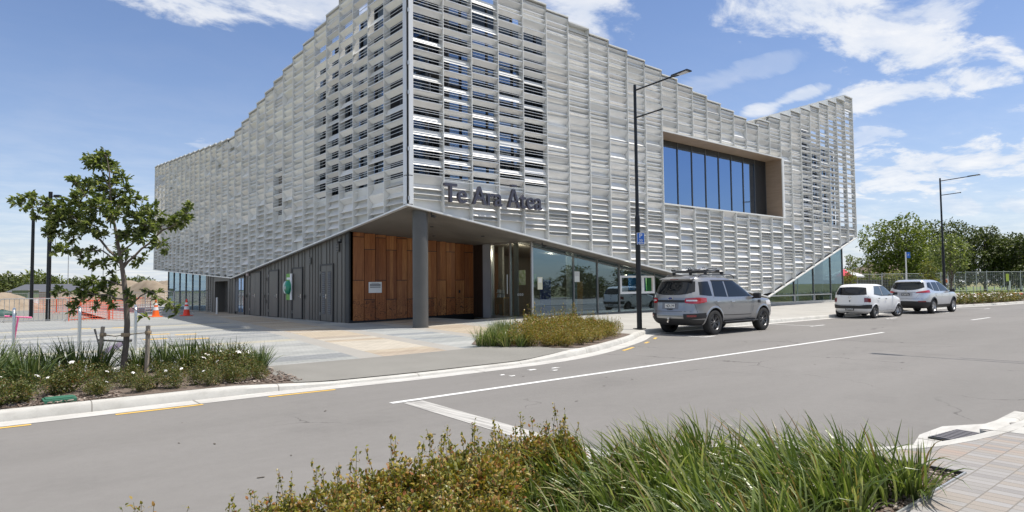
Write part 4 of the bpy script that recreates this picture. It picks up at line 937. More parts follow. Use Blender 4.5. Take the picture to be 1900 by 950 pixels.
for x, y in ((17.30, 21.47), (17.30, 21.93), (17.65, 21.47), (17.65, 21.93)): b.box((x, y, .24), (x+.05, y+.05, 1.04))
b.box((17.305, 21.52, .80), (17.34, 21.93, 1.04)); tb = b.build('side_table', varied('oak', (.30, .19, .10), (.38, .25, .13), 3, .5)); tag(tb, 'light oak table just inside the entrance glass holding leaflets', 'table')
b = MB()
for k, (y, z_) in enumerate(((21.48, 1.09), (21.75, 1.09), (21.50, 1.27), (21.77, 1.28))): b.hexa([(17.34, y, z_), (17.34, y+.18, z_), (17.42, y+.18, z_), (17.42, y, z_), (17.38, y, z_+.15), (17.38, y+.18, z_+.15), (17.40, y+.18, z_+.15), (17.40, y, z_+.15)])
tag(b.build('leaflet_stand', mk('leaflets', (.55, .58, .6), .5)), 'pale leaflets propped up on the oak table in the entrance', 'leaflets')
# ---- round column of the corner
b = MB(); cz = 4.02; b.lathe([(0.265, g(11.75, 18.95)-.02), (0.265, cz+.2)], 40, (11.72, 19.02, 0)); b.lathe([(0.285, g(11.75, 18.95)-.02), (0.285, g(11.75, 18.95)+.02), (0.266, g(11.75, 18.95)+.022)], 40, (11.72, 19.02, 0)); lib(b, 'column', MT['column'], smooth=True)
# ---- lettering
def text_mesh(body, size, extrude, offset=0.0):
    c = bpy.data.curves.new('t', 'FONT'); c.body = body; c.size = size; c.extrude = extrude; c.offset = offset; c.resolution_u = 4
    o = bpy.data.objects.new('t', c); COL.objects.link(o); dg = bpy.context.evaluated_depsgraph_get(); dg.update()
    me = bpy.data.meshes.new_from_object(o.evaluated_get(dg)); COL.objects.unlink(o); bpy.data.objects.remove(o); return me
def letters(body, x, y, z_, size, depth, mat, parent, rx=R(90), rz=0, width=None, offset=0.012, name='sign_letter'):
    full = text_mesh(body, size, depth, offset); xs_ = [v.co.x for v in full.vertices]; tot = max(xs_); k = (width/tot) if width else 1
    for i, ch in enumerate(body):
        if ch == ' ': continue
        pre = text_mesh(body[:i+1], size, depth, offset); mx = max(v.co.x for v in pre.vertices)
        me = text_mesh(ch, size, depth, offset); m1 = max(v.co.x for v in me.vertices); me.materials.append(mat)
        for v in me.vertices: v.co.x = (v.co.x+mx-m1)*k
        o = bpy.data.objects.new(name, me); COL.objects.link(o); o.parent = parent
        o.rotation_euler = (rx, 0, rz); o.location = Vector((x, y, z_))-(Boff if parent == B else Vector())
letters('Te Ara Ātea', 12.34, YS-0.10, 4.50, 0.93, 0.06, MT['sign'], B, width=4.52, offset=0.006)
b = MB()
for x in (12.6, 13.4, 14.3, 15.1, 16.0): b.box((x, YS-0.03, 4.6), (x+.03, YS+0.05, 4.63))
lib(b, 'sign_bracket', MT['galv'])
# ================================================================== VEHICLES
def paint(name, c, metal=0.5, rough=0.28, coat=1.0, flake=0.0):
    m_ = mk(name, c, rough, metal, 0.5, Coat_Weight=coat, Coat_Roughness=0.04); t = NT(m_); o = t.obj()
    d = t.noise(o, 3, 5, 0.6); s_ = t.n('ShaderNodeSeparateXYZ', {0: o}).outputs[2]
    dust = t.math('MULTIPLY', t.mapr(s_, 0.75, 0.25), t.mapr(d, 0.3, 0.7, 0.3, 1.0))
    t.col(t.mix(t.math('MULTIPLY', dust, 0.35), (*c, 1), (0.27, 0.25, 0.22, 1))); t.rough(t.math('ADD', t.math('MULTIPLY', dust, 0.3), rough)); return m_
P_GREY = paint('grey_metallic_paint', (0.31, 0.31, 0.31), 0.55, 0.28)
P_WHITE = paint('white_car_paint', (0.80, 0.80, 0.79), 0.0, 0.35, 0.6)
P_SILVER = paint('silver_paint', (0.62, 0.635, 0.66), 0.5, 0.28)
M_CG = mk('car_glass', (0.010, 0.012, 0.014), 0.03, 0, 0.45)
M_CG2 = glass('side_glass', (0.30, 0.33, 0.33), (1, 1, 1), 1.6, 0.03)
M_PL = mk('black_plastic', (0.022, 0.022, 0.023), 0.55)
M_TY = varied('tyre_rubber', (0.018, 0.018, 0.018), (0.035, 0.034, 0.032), 5, 0.85)
M_RIMD = mk('dark_alloy', (0.20, 0.20, 0.205), 0.3, 0.8)
M_RIML = mk('light_alloy', (0.55, 0.55, 0.56), 0.3, 0.8)
M_RED = mk('red_lens', (0.42, 0.012, 0.015), 0.12, 0, 0.6, Coat_Weight=1.0)
M_REDD = mk('dark_red_lens', (0.20, 0.012, 0.016), 0.15, 0, 0.6, Coat_Weight=1.0)
M_CLR = mk('clear_lens', (0.75, 0.72, 0.72), 0.12, 0.2, 0.6)
M_CHR = mk('chrome', (0.75, 0.75, 0.76), 0.08, 1.0)
M_PLW = mk('plate_white', (0.72, 0.72, 0.70), 0.5); M_PLK = mk('plate_black', (0.015, 0.015, 0.017), 0.5)
M_SEAM = mk('shut_line', (0.02, 0.02, 0.02), 0.8)
class Car:
    PX, PY = 8.0, 4.0
    def __init__(s, name, rows, mat, label, loc, rz=0.0):
        s.rows = rows; s.mat = mat; s.root = empty(name, loc, rz, label, 'car')
    def at(s, z_):
        r = s.rows; z_ = max(r[0][0], min(r[-1][0], z_))
        for i in range(len(r)-1):
            if z_ <= r[i+1][0]:
                t_ = (z_-r[i][0])/(r[i+1][0]-r[i][0]); a = r[max(i-1, 0)]; b_ = r[i]; c = r[i+1]; d = r[min(i+2, len(r)-1)]
                o_ = []
                for k in (1, 2, 3):
                    h = c[0]-b_[0]; m0 = (c[k]-a[k])/max(c[0]-a[0], 1e-6)*h if i > 0 else (c[k]-b_[k]); m1 = (d[k]-b_[k])/max(d[0]-b_[0], 1e-6)*h if i+2 < len(r) else (c[k]-b_[k])
                    dk = c[k]-b_[k]      # monotone limiter
                    if dk == 0 or m0*dk < 0: m0 = 0
                    elif abs(m0) > 3*abs(dk): m0 = 3*dk
                    if dk == 0 or m1*dk < 0: m1 = 0
                    elif abs(m1) > 3*abs(dk): m1 = 3*dk
                    o_.append((2*t_**3-3*t_**2+1)*b_[k]+(t_**3-2*t_**2+t_)*m0+(-2*t_**3+3*t_**2)*c[k]+(t_**3-t_**2)*m1)
                return o_
        return list(r[-1][1:])
    def P(s, phi, z_, off=0.0):
        """phi 0 = rear centre, 90 = right side, -90 = left side, 180 = front"""
        xr, xf, w = s.at(z_); a, xc = (xf-xr)/2, (xf+xr)/2
        sn, cs = math.sin(R(phi)), math.cos(R(phi))
        X = -math.copysign(abs(cs)**(2/s.PX), cs); Y = -math.copysign(abs(sn)**(2/s.PY), sn)
        p = Vector((xc+a*X, w*Y, z_))
        if off:
            q = s.P(phi+0.6, z_)-s.P(phi-0.6, z_); r_ = s.P(phi, z_+.01)-s.P(phi, z_-.01); n_ = q.cross(r_).normalized()
            if n_.dot(Vector((X, Y, 0.0))) < 0: n_ = -n_
            p = p+n_*off
        return p
    def phx(s, x, z_, side=1):
        xr, xf, w = s.at(z_); a, xc = (xf-xr)/2, (xf+xr)/2; X = max(-.999, min(.999, (x-xc)/a))
        c = abs(X)**(s.PX/2); ph = math.degrees(math.acos(c)); ph = ph if X < 0 else 180-ph; return ph*side
    def phy(s, y, z_):      # y given as |right| positive
        w = s.at(z_)[2]; Y = max(-.999, min(.999, y/w)); return math.degrees(math.asin(abs(Y)**(s.PY/2)))*(1 if Y > 0 else -1)
    def body(s, arches, r_a):
        Ys = [i*0.1 for i in range(0, 9)]; phs = [math.degrees(math.asin(y*y)) for y in Ys]+[44, 49, 54, 60, 65.8]+[math.degrees(math.acos(x**4)) for x in (0.75, .7, .65, .6, .5, .4, .3, .15)]
        q = phs+[90]+[180-p for p in phs[::-1]]; full = q+[-p for p in q[1:-1]][::-1]
        zs_ = []; r = s.rows
        for i in range(len(r)-1):
            n = 3 if r[i+1][0]-r[i][0] > 0.08 else 2
            zs_ += [lerp(r[i][0], r[i+1][0], k/n) for k in range(n)]
        zs_.append(r[-1][0])
        b = MB(); rings = []
        for z_ in zs_: rings.append([b.vert(s.P(p, z_)) for p in full])
        n = len(full)
        for A_, B_ in zip(rings, rings[1:]):
            for k in range(n): b.fi((A_[k], A_[(k+1) % n], B_[(k+1) % n], B_[k]))
        b.fi(rings[0][::-1])
        xr, xf, w = s.at(r[-1][0]); c = b.vert(((xr+xf)/2, 0, r[-1][0]+0.012))
        for k in range(n): b.fi((rings[-1][k], rings[-1][(k+1) % n], c))
        o = b.build('body', [s.mat, M_PL], s.root); 
        me = o.data; cu = MB()
        for ax, rr in arches:
            for sd_ in (-1, 1):
                y0, y1 = sd_*0.50, sd_*1.3
                i0 = len(cu.v); m = 40
                for yv in (y0, y1):
                    for k in range(m): a = 2*math.pi*k/m; cu.v.append((ax+rr*math.cos(a), yv, r_a+rr*math.sin(a)))
                cu.cur = 1
                for k in range(m): cu.fi((i0+k, i0+(k+1) % m, i0+m+(k+1) % m, i0+m+k))
                cu.fi(list(range(i0, i0+m))[::-1]); cu.fi(list(range(i0+m, i0+2*m)))
        co = cu.build('cut', [s.mat, M_PL]); md = o.modifiers.new('b', 'BOOLEAN'); md.operation = 'DIFFERENCE'; md.object = co; md.solver = 'EXACT'
        co.location = s.root.location; co.rotation_euler = s.root.rotation_euler
        dg = bpy.context.evaluated_depsgraph_get(); dg.update(); nm = bpy.data.meshes.new_from_object(o.evaluated_get(dg)); o.modifiers.clear(); o.data = nm
        bpy.data.objects.remove(co)
        bm = bmesh.new(); bm.from_mesh(nm)
        for f in bm.faces: f.smooth = True
        for e in bm.edges:
            if len(e.link_faces) == 2 and (e.calc_face_angle(0) > R(32)): e.smooth = False
        bm.to_mesh(nm); bm.free(); s.bo = o
        return o
    def patch(s, name, mat, f0, f1, zlo, zhi, n=10, m=5, off=0.006, parent=None, sides=(1,), thick=0.0):
        """f0/f1: phi at height z; zlo/zhi: functions of t 0..1 along the patch"""
        o = None
        for sd_ in sides:
            b = MB(); rows = []
            for i in range(n+1):
                t_ = i/n; z0, z1 = (zlo(t_) if callable(zlo) else zlo), (zhi(t_) if callable(zhi) else zhi); row = []
                for j in range(m+1):
                    z_ = lerp(z0, z1, j/m); ph = lerp(f0(z_) if callable(f0) else f0, f1(z_) if callable(f1) else f1, t_); row.append(b.vert(s.P(ph*sd_, z_, off)))
                rows.append(row)
            for i in range(n):
                for j in range(m): b.fi((rows[i][j], rows[i+1][j], rows[i+1][j+1], rows[i][j+1]))
            if thick:     # skirt so the panel has an edge
                pass
            o = b.build(name, mat, parent or s.root, smooth=True, angle=60)
        return o
    def sidepoly(s, name, mat, x0, x1, zlo, zhi, n=12, m=5, off=0.006, sides=(1, -1), parent=None):
        for sd_ in sides:
            b = MB(); rows = []
            for i in range(n+1):
                t_ = i/n; row = []; x0_, x1_ = x0, x1
                for j in range(m+1):
                    q = j/m; xa = lerp(x0[0], x0[1], q) if isinstance(x0, tuple) else x0; xb = lerp(x1[0], x1[1], q) if isinstance(x1, tuple) else x1
                    x = lerp(xa, xb, t_); z0, z1 = (zlo(x) if callable(zlo) else zlo), (zhi(x) if callable(zhi) else zhi); z_ = lerp(z0, z1, q); row.append(b.vert(s.P(s.phx(x, z_, sd_), z_, off)))
                rows.append(row)
            for i in range(n):
                for j in range(m): b.fi((rows[i][j], rows[i+1][j], rows[i+1][j+1], rows[i][j+1]))
            o = b.build(name, mat, parent or s.root, smooth=True, angle=60)
        return o
    def wheel(s, x, y, r_, w_, rimr, mat, spokes, steer=0, split=False):
        sg = 1 if y > 0 else -1; rot = Matrix.Rotation(steer, 4, 'Z')
        b = MB(); pf = [(rimr, -w_*.42), (rimr+.01, -w_*.48), (r_*.9, -w_*.5), (r_*.97, -w_*.44), (r_, -w_*.3), (r_, w_*.3), (r_*.97, w_*.44), (r_*.9, w_*.5), (rimr+.01, w_*.48), (rimr, w_*.42)]
        b.lathe(pf, 44, (0, 0, 0), 'Y'); ty = b.build('wheel', M_TY, s.root, smooth=True, angle=50); ty.location = (x, y, r_); ty.rotation_euler = (0, 0, steer)
        b = MB(); f = sg*w_*.40
        b.lathe([(rimr, f), (rimr*.95, f+sg*.012), (rimr*.90, f-sg*.005), (rimr*.88, f-sg*.10)], 40, (0, 0, 0), 'Y')
        b.lathe([(0.0, f-sg*.012), (rimr*.15, f-sg*.012), (rimr*.2, f-sg*.03), (rimr*.22, f-sg*.07)], 20, (0, 0, 0), 'Y')
        for k in range(spokes):
            a0 = 2*math.pi*k/spokes
            for da in ((-.10, .10) if split else (0,)):
                a = a0+da; ra, rb = rimr*.14, rimr*.93; w0, w1 = (.016, .013) if split else (.026, .022)
                ca, sa = math.cos(a), math.sin(a); cb_, sb_ = math.cos(a0+da*1.9), math.sin(a0+da*1.9)
                pi = Vector((ra*ca, 0, ra*sa)); po = Vector((rb*cb_, 0, rb*sb_)); d = (po-pi).normalized(); nn = Vector((-d.z, 0, d.x))
                q0, q1 = f-sg*.018, f-sg*.002
                P_ = [pi-nn*w0+Vector((0, q0-sg*.03, 0)), po-nn*w1+Vector((0, q1-sg*.03, 0)), po+nn*w1+Vector((0, q1-sg*.03, 0)), pi+nn*w0+Vector((0, q0-sg*.03, 0)),
                      pi-nn*w0*.7+Vector((0, q0, 0)), po-nn*w1*.7+Vector((0, q1, 0)), po+nn*w1*.7+Vector((0, q1, 0)), pi+nn*w0*.7+Vector((0, q0, 0))]
                b.hexa(P_)
        b.build('rim', mat, ty, smooth=True, angle=35)
        b = MB(); b.lathe([(rimr*.9, f-sg*.11), (0, f-sg*.11)], 30, (0, 0, 0), 'Y'); b.build('brake_disc', M_PL, ty)
    def arch(s, ax, r_a, rr, mat, w_=0.045, sides=(1, -1), out=0.018, a0=-10, a1=190):
        for sd_ in sides:
            b = MB(); rows = []; n = 30
            for i in range(n+1):
                a = R(lerp(a0, a1, i/n)); row = []
                for k, (dr, of) in enumerate(((-.012, -.03), (-.010, out), (w_*.6, out), (w_, 0.0))):
                    x = ax+(rr+dr)*math.cos(a); z_ = r_a+(rr+dr)*math.sin(a); row.append(b.vert(s.P(s.phx(x, max(z_, s.rows[0][0]+.02), sd_), max(z_, s.rows[0][0]+.02), of)))
                rows.append(row)
            for i in range(n):
                for j in range(3): b.fi((rows[i][j], rows[i+1][j], rows[i+1][j+1], rows[i][j+1]))
            b.build('wheel_arch', mat, s.root, smooth=True, angle=50)
    def mirror(s, x, z_, mat, size=(.12, .24, .17)):
        for sd_ in (1, -1):
            p = s.P(s.phx(x, z_, sd_), z_, 0.0); sg = -1 if sd_ == 1 else 1
            b = MB(); c = p+Vector((0.02, sg*(.12+.02), .05)); b.cbox(c, size); o = b.build('wing_mirror', mat, s.root, smooth=True, bevel=.03)
            b = MB(); b.cbox(p+Vector((0.02, sg*.03, -.01)), (.08, .12, .035)); b.build('mirror_arm', M_PL, o)
    def plate(s, text, z_, w_, h_, bgm, fgm, xoff=0.01, y=0.0):
        p = s.P(0, z_, xoff); b = MB(); b.box((p.x-.012, y-w_/2, z_-h_/2), (p.x, y+w_/2, z_+h_/2)); o = b.build('number_plate', bgm, s.root)
        me = text_mesh(text, h_*.98, .001, .0015); mx = max(v.co.x for v in me.vertices); mn = min(v.co.x for v in me.vertices)
        k = w_*.84/(mx-mn)
        for v in me.vertices: v.co.x = (v.co.x-(mx+mn)/2)*k
        me.materials.append(fgm); t_ = bpy.data.objects.new('lettering', me); COL.objects.link(t_); t_.parent = o
        t_.rotation_euler = (R(90), 0, R(-90)); t_.location = (p.x-.0135, y, z_-h_*.34)
    def seam(s, pts, sides=(1, -1), w_=.007, parent=None):
        """dark shut line through (x, z) points on the flank"""
        for sd_ in sides:
            b = MB(); row = []
            for i, (x, z_) in enumerate(pts):
                a, c = pts[max(i-1, 0)], pts[min(i+1, len(pts)-1)]; dx, dz = c[0]-a[0], c[1]-a[1]; l = math.hypot(dx, dz); nx, nz = -dz/l*w_, dx/l*w_
                row.append((b.vert(s.P(s.phx(x-nx/2, z_-nz/2, sd_), z_-nz/2, .0022)), b.vert(s.P(s.phx(x+nx/2, z_+nz/2, sd_), z_+nz/2, .0022))))
            for A_, B_ in zip(row, row[1:]): b.fi((A_[0], B_[0], B_[1], A_[1]))
            b.build('door_line', M_SEAM, parent or s.root)
    def rearline(s, y0, y1, z0, z1, h=.01, off=.0022, mat=None, name='panel_line'):
        b = MB(); row = []
        for i in range(13):
            t_ = i/12; y = lerp(y0, y1, t_); z_ = lerp(z0, z1, t_); row.append((b.vert(s.P(s.phy(y, z_), z_-h/2, off)), b.vert(s.P(s.phy(y, z_), z_+h/2, off))))
        for A_, B_ in zip(row, row[1:]): b.fi((A_[0], B_[0], B_[1], A_[1]))
        return b.build(name, mat or M_SEAM, s.root)
    def reargrid(s, name, mat, yl, zlo, zhi, off=.006, n=16, m=6, parent=None):
        """yl(z) half width or (y0,y1); zlo/zhi functions of |y| fraction"""
        b = MB(); rows = []
        for i in range(n+1):
            t_ = -1+2*i/n; row = []
            z0, z1 = (zlo(t_) if callable(zlo) else zlo), (zhi(t_) if callable(zhi) else zhi)
            for j in range(m+1):
                z_ = lerp(z0, z1, j/m); Y = yl(z_) if callable(yl) else yl
                y = lerp(Y[0], Y[1], (t_+1)/2) if isinstance(Y, tuple) else Y*t_
                row.append(b.vert(s.P(s.phy(y, z_), z_, off)))
            rows.append(row)
        for i in range(n):
            for j in range(m): b.fi((rows[i][j], rows[i+1][j], rows[i+1][j+1], rows[i][j+1]))
        return b.build(name, mat, parent or s.root, smooth=True, angle=60)
    def handles(s, pts, mat, w_=.17):
        for x, z_ in pts:
            for sd_ in (1, -1):
                p = s.P(s.phx(x, z_, sd_), z_, .03); b = MB(); b.cbox(p, (w_, .022, .032)); b.build('door_handle', mat, s.root, smooth=True, bevel=.009)
    def front(s, zl, zg, w_):
        for sg in (1, -1):
            b = MB(); rows = []
            for i in range(9):
                row = []
                for j in range(4):
                    z_ = lerp(zl[0], zl[1], j/3); row.append(b.vert(s.P(lerp(180-4, 180-s.phy(s.at(z_)[2]*.97, z_)-6, .35+.65*i/8)*sg, z_, .006)))
                rows.append(row)
            for i in range(8):
                for j in range(3): b.fi((rows[i][j], rows[i+1][j], rows[i+1][j+1], rows[i][j+1]))
            b.build('headlight', M_CLR, s.root, smooth=True)
        b = MB(); rows = []
        for i in range(13): rows.append([b.vert(s.P(180+lerp(-w_, w_, i/12), z_, .006)) for z_ in (zg[0], (zg[0]+zg[1])/2, zg[1])])
        for i in range(12):
            for j in range(2): b.fi((rows[i][j], rows[i+1][j], rows[i+1][j+1], rows[i][j+1]))
        b.build('grille', M_PL, s.root, smooth=True)
        # windscreen
def windscreen(c, z0, z1, w_=.80, mat=None):
    b = MB(); rows = []; n = 14
    for i in range(n+1):
        t_ = -1+2*i/n; row = []
        for j in range(6):
            z_ = lerp(z0, z1, j/5); W_ = c.at(z_)[2]*w_; row.append(b.vert(c.P(180-c.phy(W_*t_, z_), z_, .006)))
        rows.append(row)
    for i in range(n):
        for j in range(5): b.fi((rows[i][j], rows[i+1][j], rows[i+1][j+1], rows[i][j+1]))
    b.build('windscreen', mat or M_CG, c.root, smooth=True)

# ---- large grey SUV
rows = [(.30, -2.18, 2.15, .78), (.38, -2.34, 2.30, .86), (.50, -2.43, 2.40, .905), (.62, -2.45, 2.42, .922), (.76, -2.41, 2.41, .925), (.90, -2.385, 2.38, .928), (1.0, -2.375, 2.32, .926), (1.07, -2.36, 2.10, .918), (1.12, -2.35, 1.60, .905),
        (1.17, -2.335, 1.18, .89), (1.35, -2.25, .86, .835), (1.52, -2.15, .52, .78), (1.64, -2.08, .26, .735), (1.71, -2.05, .06, .695), (1.76, -2.03, -.10, .645), (1.795, -1.92, -.26, .57), (1.815, -1.6, -.46, .42)]
c = Car('grey_suv', rows, P_GREY, 'grey metallic four wheel drive with roof bike racks parked by the lamp post', (18.95, 12.33, 0)); car1 = c
RA, RF, RW = -1.37, 1.48, .385
c.body([(RA, .455), (RF, .455)], RW)
for x, st in ((RA, 0), (RF, 0)):
    for y in (-.80, .80): c.wheel(x, y, RW, .255, .245, M_RIMD, 6, st, True)
for ax in (RA, RF): c.arch(ax, RW, .455, P_GREY, .05, out=.016)
belt = lambda x: 1.155+.03*max(0, -(x+.6))
def roofl(x): return min(1.655, 1.655-.0*(x), 1.66 if x < 0 else 1.66-.53*(x-0.0)**1.0)
c.sidepoly('side_window', M_CG, -.58, (1.02, .16), belt, lambda x: 1.655 if x < .16 else 1.655-(x-.16)*.575, off=.007)
c.sidepoly('side_window', M_CG, (-1.35, -1.28), -.66, belt, 1.655)
c.sidepoly('quarter_window', M_CG, (-2.02, -1.90), -1.46, lambda x: 1.20+.09*max(0, -(x+1.6)), lambda x: 1.645-.06*max(0, -(x+1.6)))
c.sidepoly('window_visor', M_PL, -1.30, .18, 1.652, 1.685, m=2, off=.012)
c.seam([(-1.42, 1.66), (-1.42, 1.15), (-1.40, 1.0), (-1.15, .86), (-.93, .62), (-.88, .48), (-.70, .46), (-.62, .46), (-.61, .8), (-.62, 1.14), (-.62, 1.66)]); c.seam([(-.58, .46), (.55, .46), (.72, .5), (.80, .7), (.88, 1.0), (.95, 1.15)]); c.seam([(-2.3, 1.10), (-2.2, .95), (-2.15, .70)])
c.seam([(-1.0, .60), (-.4, .585), (.7, .575)], w_=.018)
c.handles([(-1.22, 1.02), (-.40, 1.0)], M_CHR)
c.reargrid('rear_window', M_CG, lambda z_: c.at(z_)[2]*.86, lambda t_: 1.235+.10*abs(t_)**3, lambda t_: 1.665-.02*t_*t_, off=.007)
sp_ = MB(); sp_.hexa([(-2.14, -.60, 1.70), (-1.80, -.60, 1.765), (-1.80, .60, 1.765), (-2.14, .60, 1.70), (-2.15, -.58, 1.735), (-1.80, -.55, 1.80), (-1.80, .55, 1.80), (-2.15, .58, 1.735)]); sp_.build('spoiler', P_GREY, c.root, smooth=True, bevel=.012)
b = MB(); b.box((-2.155, -.15, 1.705), (-2.14, .15, 1.725)); b.build('brake_light', M_REDD, c.root)
c.rearline(-.66, .66, 1.045, 1.045, .075, .008, M_PL, 'tailgate_trim'); c.reargrid('number_recess', mk('recess', (.22, .22, .23), .4, .5), .30, .80, 1.0, off=.002)
b = MB(); p = c.P(0, 1.13, .012); b.lathe([(0, 0), (.085, 0), (.085, -.01), (0, -.012)], 24, (0, 0, 0), 'X'); 
b.v = [(v[0], v[1], v[2]*.42) for v in b.v]; o = b.build('badge', mk('blue_badge', (.04, .06, .2), .2, .3), c.root); o.location = (p.x, 0, 1.13)
b = MB(); b.lathe([(.083, -.002), (.095, -.002), (.095, -.016), (.083, -.016), (.083, -.002)], 24, (0, 0, 0), 'X'); b.v = [(v[0], v[1], v[2]*.45) for v in b.v]; o = b.build('badge_ring', M_CHR, c.root); o.location = (p.x, 0, 1.13)
for sd_ in (1, -1):
    f0 = lambda z_: c.phy(.50+.25*abs(z_-1.06), z_); f1 = lambda z_: c.phx(-1.78, z_)
    c.patch('tail_light', M_RED, f0, f1, lambda t_: .97+.035*abs(2*t_-1)**2-.01+.02*t_, lambda t_: 1.17-.045*(1-t_)**2-.03*t_**3, n=18, off=.010, sides=(sd_,))
    c.patch('reversing_light', M_CLR, lambda z_: c.phy(.55, z_), lambda z_: c.phy(.80, z_), 1.045, 1.09, n=10, m=2, off=.013, sides=(sd_,))
    c.patch('rear_fog_light', M_REDD, lambda z_: c.phy(.60, z_), lambda z_: c.phy(.80, z_), .575, .635, n=6, m=2, off=.022, sides=(sd_,))
    c.patch('bumper_corner_trim', M_PL, lambda z_: c.phy(.50, z_), lambda z_: c.phy(.90, z_), lambda t_: .50+.03*t_, lambda t_: .66+.03*t_, n=10, m=4, off=.014, sides=(sd_,))
c.patch('lower_bumper', M_PL, lambda z_: -c.phx(-1.83, z_), lambda z_: c.phx(-1.83, z_), .31, lambda t_: .50+.02*math.cos((t_-.5)*6), n=30, m=6, off=.006)
c.patch('sill', M_PL, lambda z_: c.phx(-.92, z_), lambda z_: c.phx(1.02, z_), .31, .43, n=10, m=3, off=.008, sides=(1, -1))
for sg in (1, -1):
    b = MB(); b.cbox((.05, sg*.93, .375), (1.95, .11, .045)); b.build('side_step', M_PL, c.root, smooth=True, bevel=.018)
    b = MB(); b.tube([(-1.75, sg*.60, 1.79), (-1.65, sg*.60, 1.855), (.0, sg*.585, 1.87), (.22, sg*.57, 1.83), (.30, sg*.56, 1.74)], .016, 8); b.build('roof_rail', mk('rail', (.08, .08, .09), .4, .5), c.root, smooth=True)
c.rearline(-.82, .82, .735, .735, .009); c.rearline(-.45, .45, .60, .60, .008)
b = MB(); b.cbox((-2.47, 0, .42), (.12, .05, .05)); b.tube([(-2.50, 0, .44), (-2.50, 0, .49)], .02, 8); b.lathe([(.001, -.03), (.022, -.02), (.03, 0), (.022, .02), (.001, .03)], 12, (-2.50, 0, .52)); b.build('tow_ball', M_CHR, c.root, smooth=True)
c.plate('NDL39', .905, .36, .125, M_PLW, M_PLK, .012)
b = MB(); p = c.P(0, .80, .02); b.box((p.x-.01, -.10, .788), (p.x+.01, .10, .808)); b.build('tailgate_handle', M_PL, c.root)
c.mirror(.86, 1.12, M_PL, (.14, .23, .18)); c.front((.85, 1.0), (.62, .95), 24); windscreen(c, 1.20, 1.68)
b = MB(); p = c.P(c.phx(1.18, .98), .98, .008)
c.sidepoly('fender_vent', M_PL, 1.12, 1.28, .93, 1.03, n=3, m=2, off=.012)
b = MB(); b.tube([(-2.30, -.4, 1.28), (-2.26, -.05, 1.29)], .012, 6); b.cbox((-2.285, .1, 1.27), (.02, .5, .02)); b.build('rear_wiper', M_PL, c.root)
# roof bars and bike carriers
rk = empty('roof_bike_rack', (18.95, 12.33, 1.83), 0, 'black roof bars with two bike carriers on top of the grey four wheel drive', 'bike rack')
for x in (-1.35, -.45):
    b = MB(); b.cbox((x, 0, .115), (.07, 1.28, .035)); 
    o = b.build('cross_bar', M_PL, rk, smooth=True, bevel=.012)
    for sg in (1, -1): b = MB(); b.cbox((x, sg*.585, .07), (.11, .06, .10)); b.build('bar_foot', M_PL, o, smooth=True, bevel=.012)
for y in (-.33, .30):
    b = MB(); b.tube([(-1.85, y, .155), (-.9, y, .16), (-.18, y, .155)], .022, 8); b.cbox((-1.78, y, .18), (.14, .07, .035)); b.cbox((-.28, y, .18), (.14, .07, .035)); b.cbox((-.95, y, .175), (.18, .08, .05))
    b.tube([(-.95, y, .19), (-.62, y+.05, .235), (-.34, y+.06, .22), (-.24, y+.05, .24)], .014, 8)
    b.tube([(-1.80+.06*math.cos(a), y, .21+.04*math.sin(a)) for a in [k*.5 for k in range(7)]], .008, 6); b.tube([(-1.05+.07*math.cos(a), y, .22+.05*math.sin(a)) for a in [k*.5 for k in range(7)]], .009, 6)
    b.build('bike_carrier', M_PL, rk, smooth=True)

# ---- small white hatchback
rows = [(.21, -1.60, 1.58, .68), (.30, -1.76, 1.72, .76), (.42, -1.82, 1.80, .80), (.56, -1.825, 1.81, .822), (.70, -1.80, 1.79, .828), (.82, -1.785, 1.70, .826), (.90, -1.775, 1.45, .818), (.96, -1.765, 1.12, .805), (1.02, -1.745, .92, .785),
        (1.18, -1.66, .66, .735), (1.32, -1.56, .40, .685), (1.40, -1.49, .20, .645), (1.45, -1.40, .02, .59), (1.48, -1.22, -.15, .50), (1.495, -.95, -.35, .34)]
c = Car('white_hatchback', rows, P_WHITE, 'small white hatchback with black rear bumper band parked between the grey and the silver cars', (31.35, 12.42, 0), R(-1.5))
RA, RF, RW = -1.15, 1.22, .285
c.body([(RA, .335), (RF, .345)], RW)
for x, st, m_ in ((RA, 0, M_RIMD), (RF, R(-24), M_RIML)):
    for y in (-.725, .725): c.wheel(x, y, RW, .17, .185, m_, 7, st)
for ax in (RA, RF): c.arch(ax, RW, .335, P_WHITE, .035, out=.010)
c.sidepoly('side_window', M_CG2, -.38, (.80, .25), .985, lambda x: 1.385 if x < .25 else 1.385-(x-.25)*.62)
c.sidepoly('side_window', M_CG2, (-1.22, -.98), -.46, lambda x: .985+.12*max(0, -(x+.6)), lambda x: 1.385-.03*max(0, -(x+.6)))
for xx in ((-.40, -.38), (-.46, -.44)): c.sidepoly('window_trim', M_PL, xx[0], xx[1], .985, 1.385, n=2, off=.0075)
c.sidepoly('window_trim', M_PL, -1.22, .80, lambda x: .968+.12*max(0, -(x+.6)), lambda x: .988+.12*max(0, -(x+.6)), m=1, off=.008)
c.sidepoly('window_trim', M_PL, -.98, .25, 1.383, 1.398, m=1, off=.008)
c.seam([(-1.22, 1.05), (-1.12, .86), (-.88, .70), (-.78, .50), (-.74, .34), (-.42, .33), (-.41, .7), (-.42, 1.38)]); c.seam([(-.40, .33), (.62, .33), (.70, .5), (.74, .8), (.76, .97)]); 
c.handles([(-.88, .86), (-.18, .83)], M_PL, .13)
c.reargrid('rear_window', M_CG, lambda z_: c.at(z_)[2]*.84, lambda t_: 1.005+.03*t_*t_, lambda t_: 1.365-.03*t_*t_)
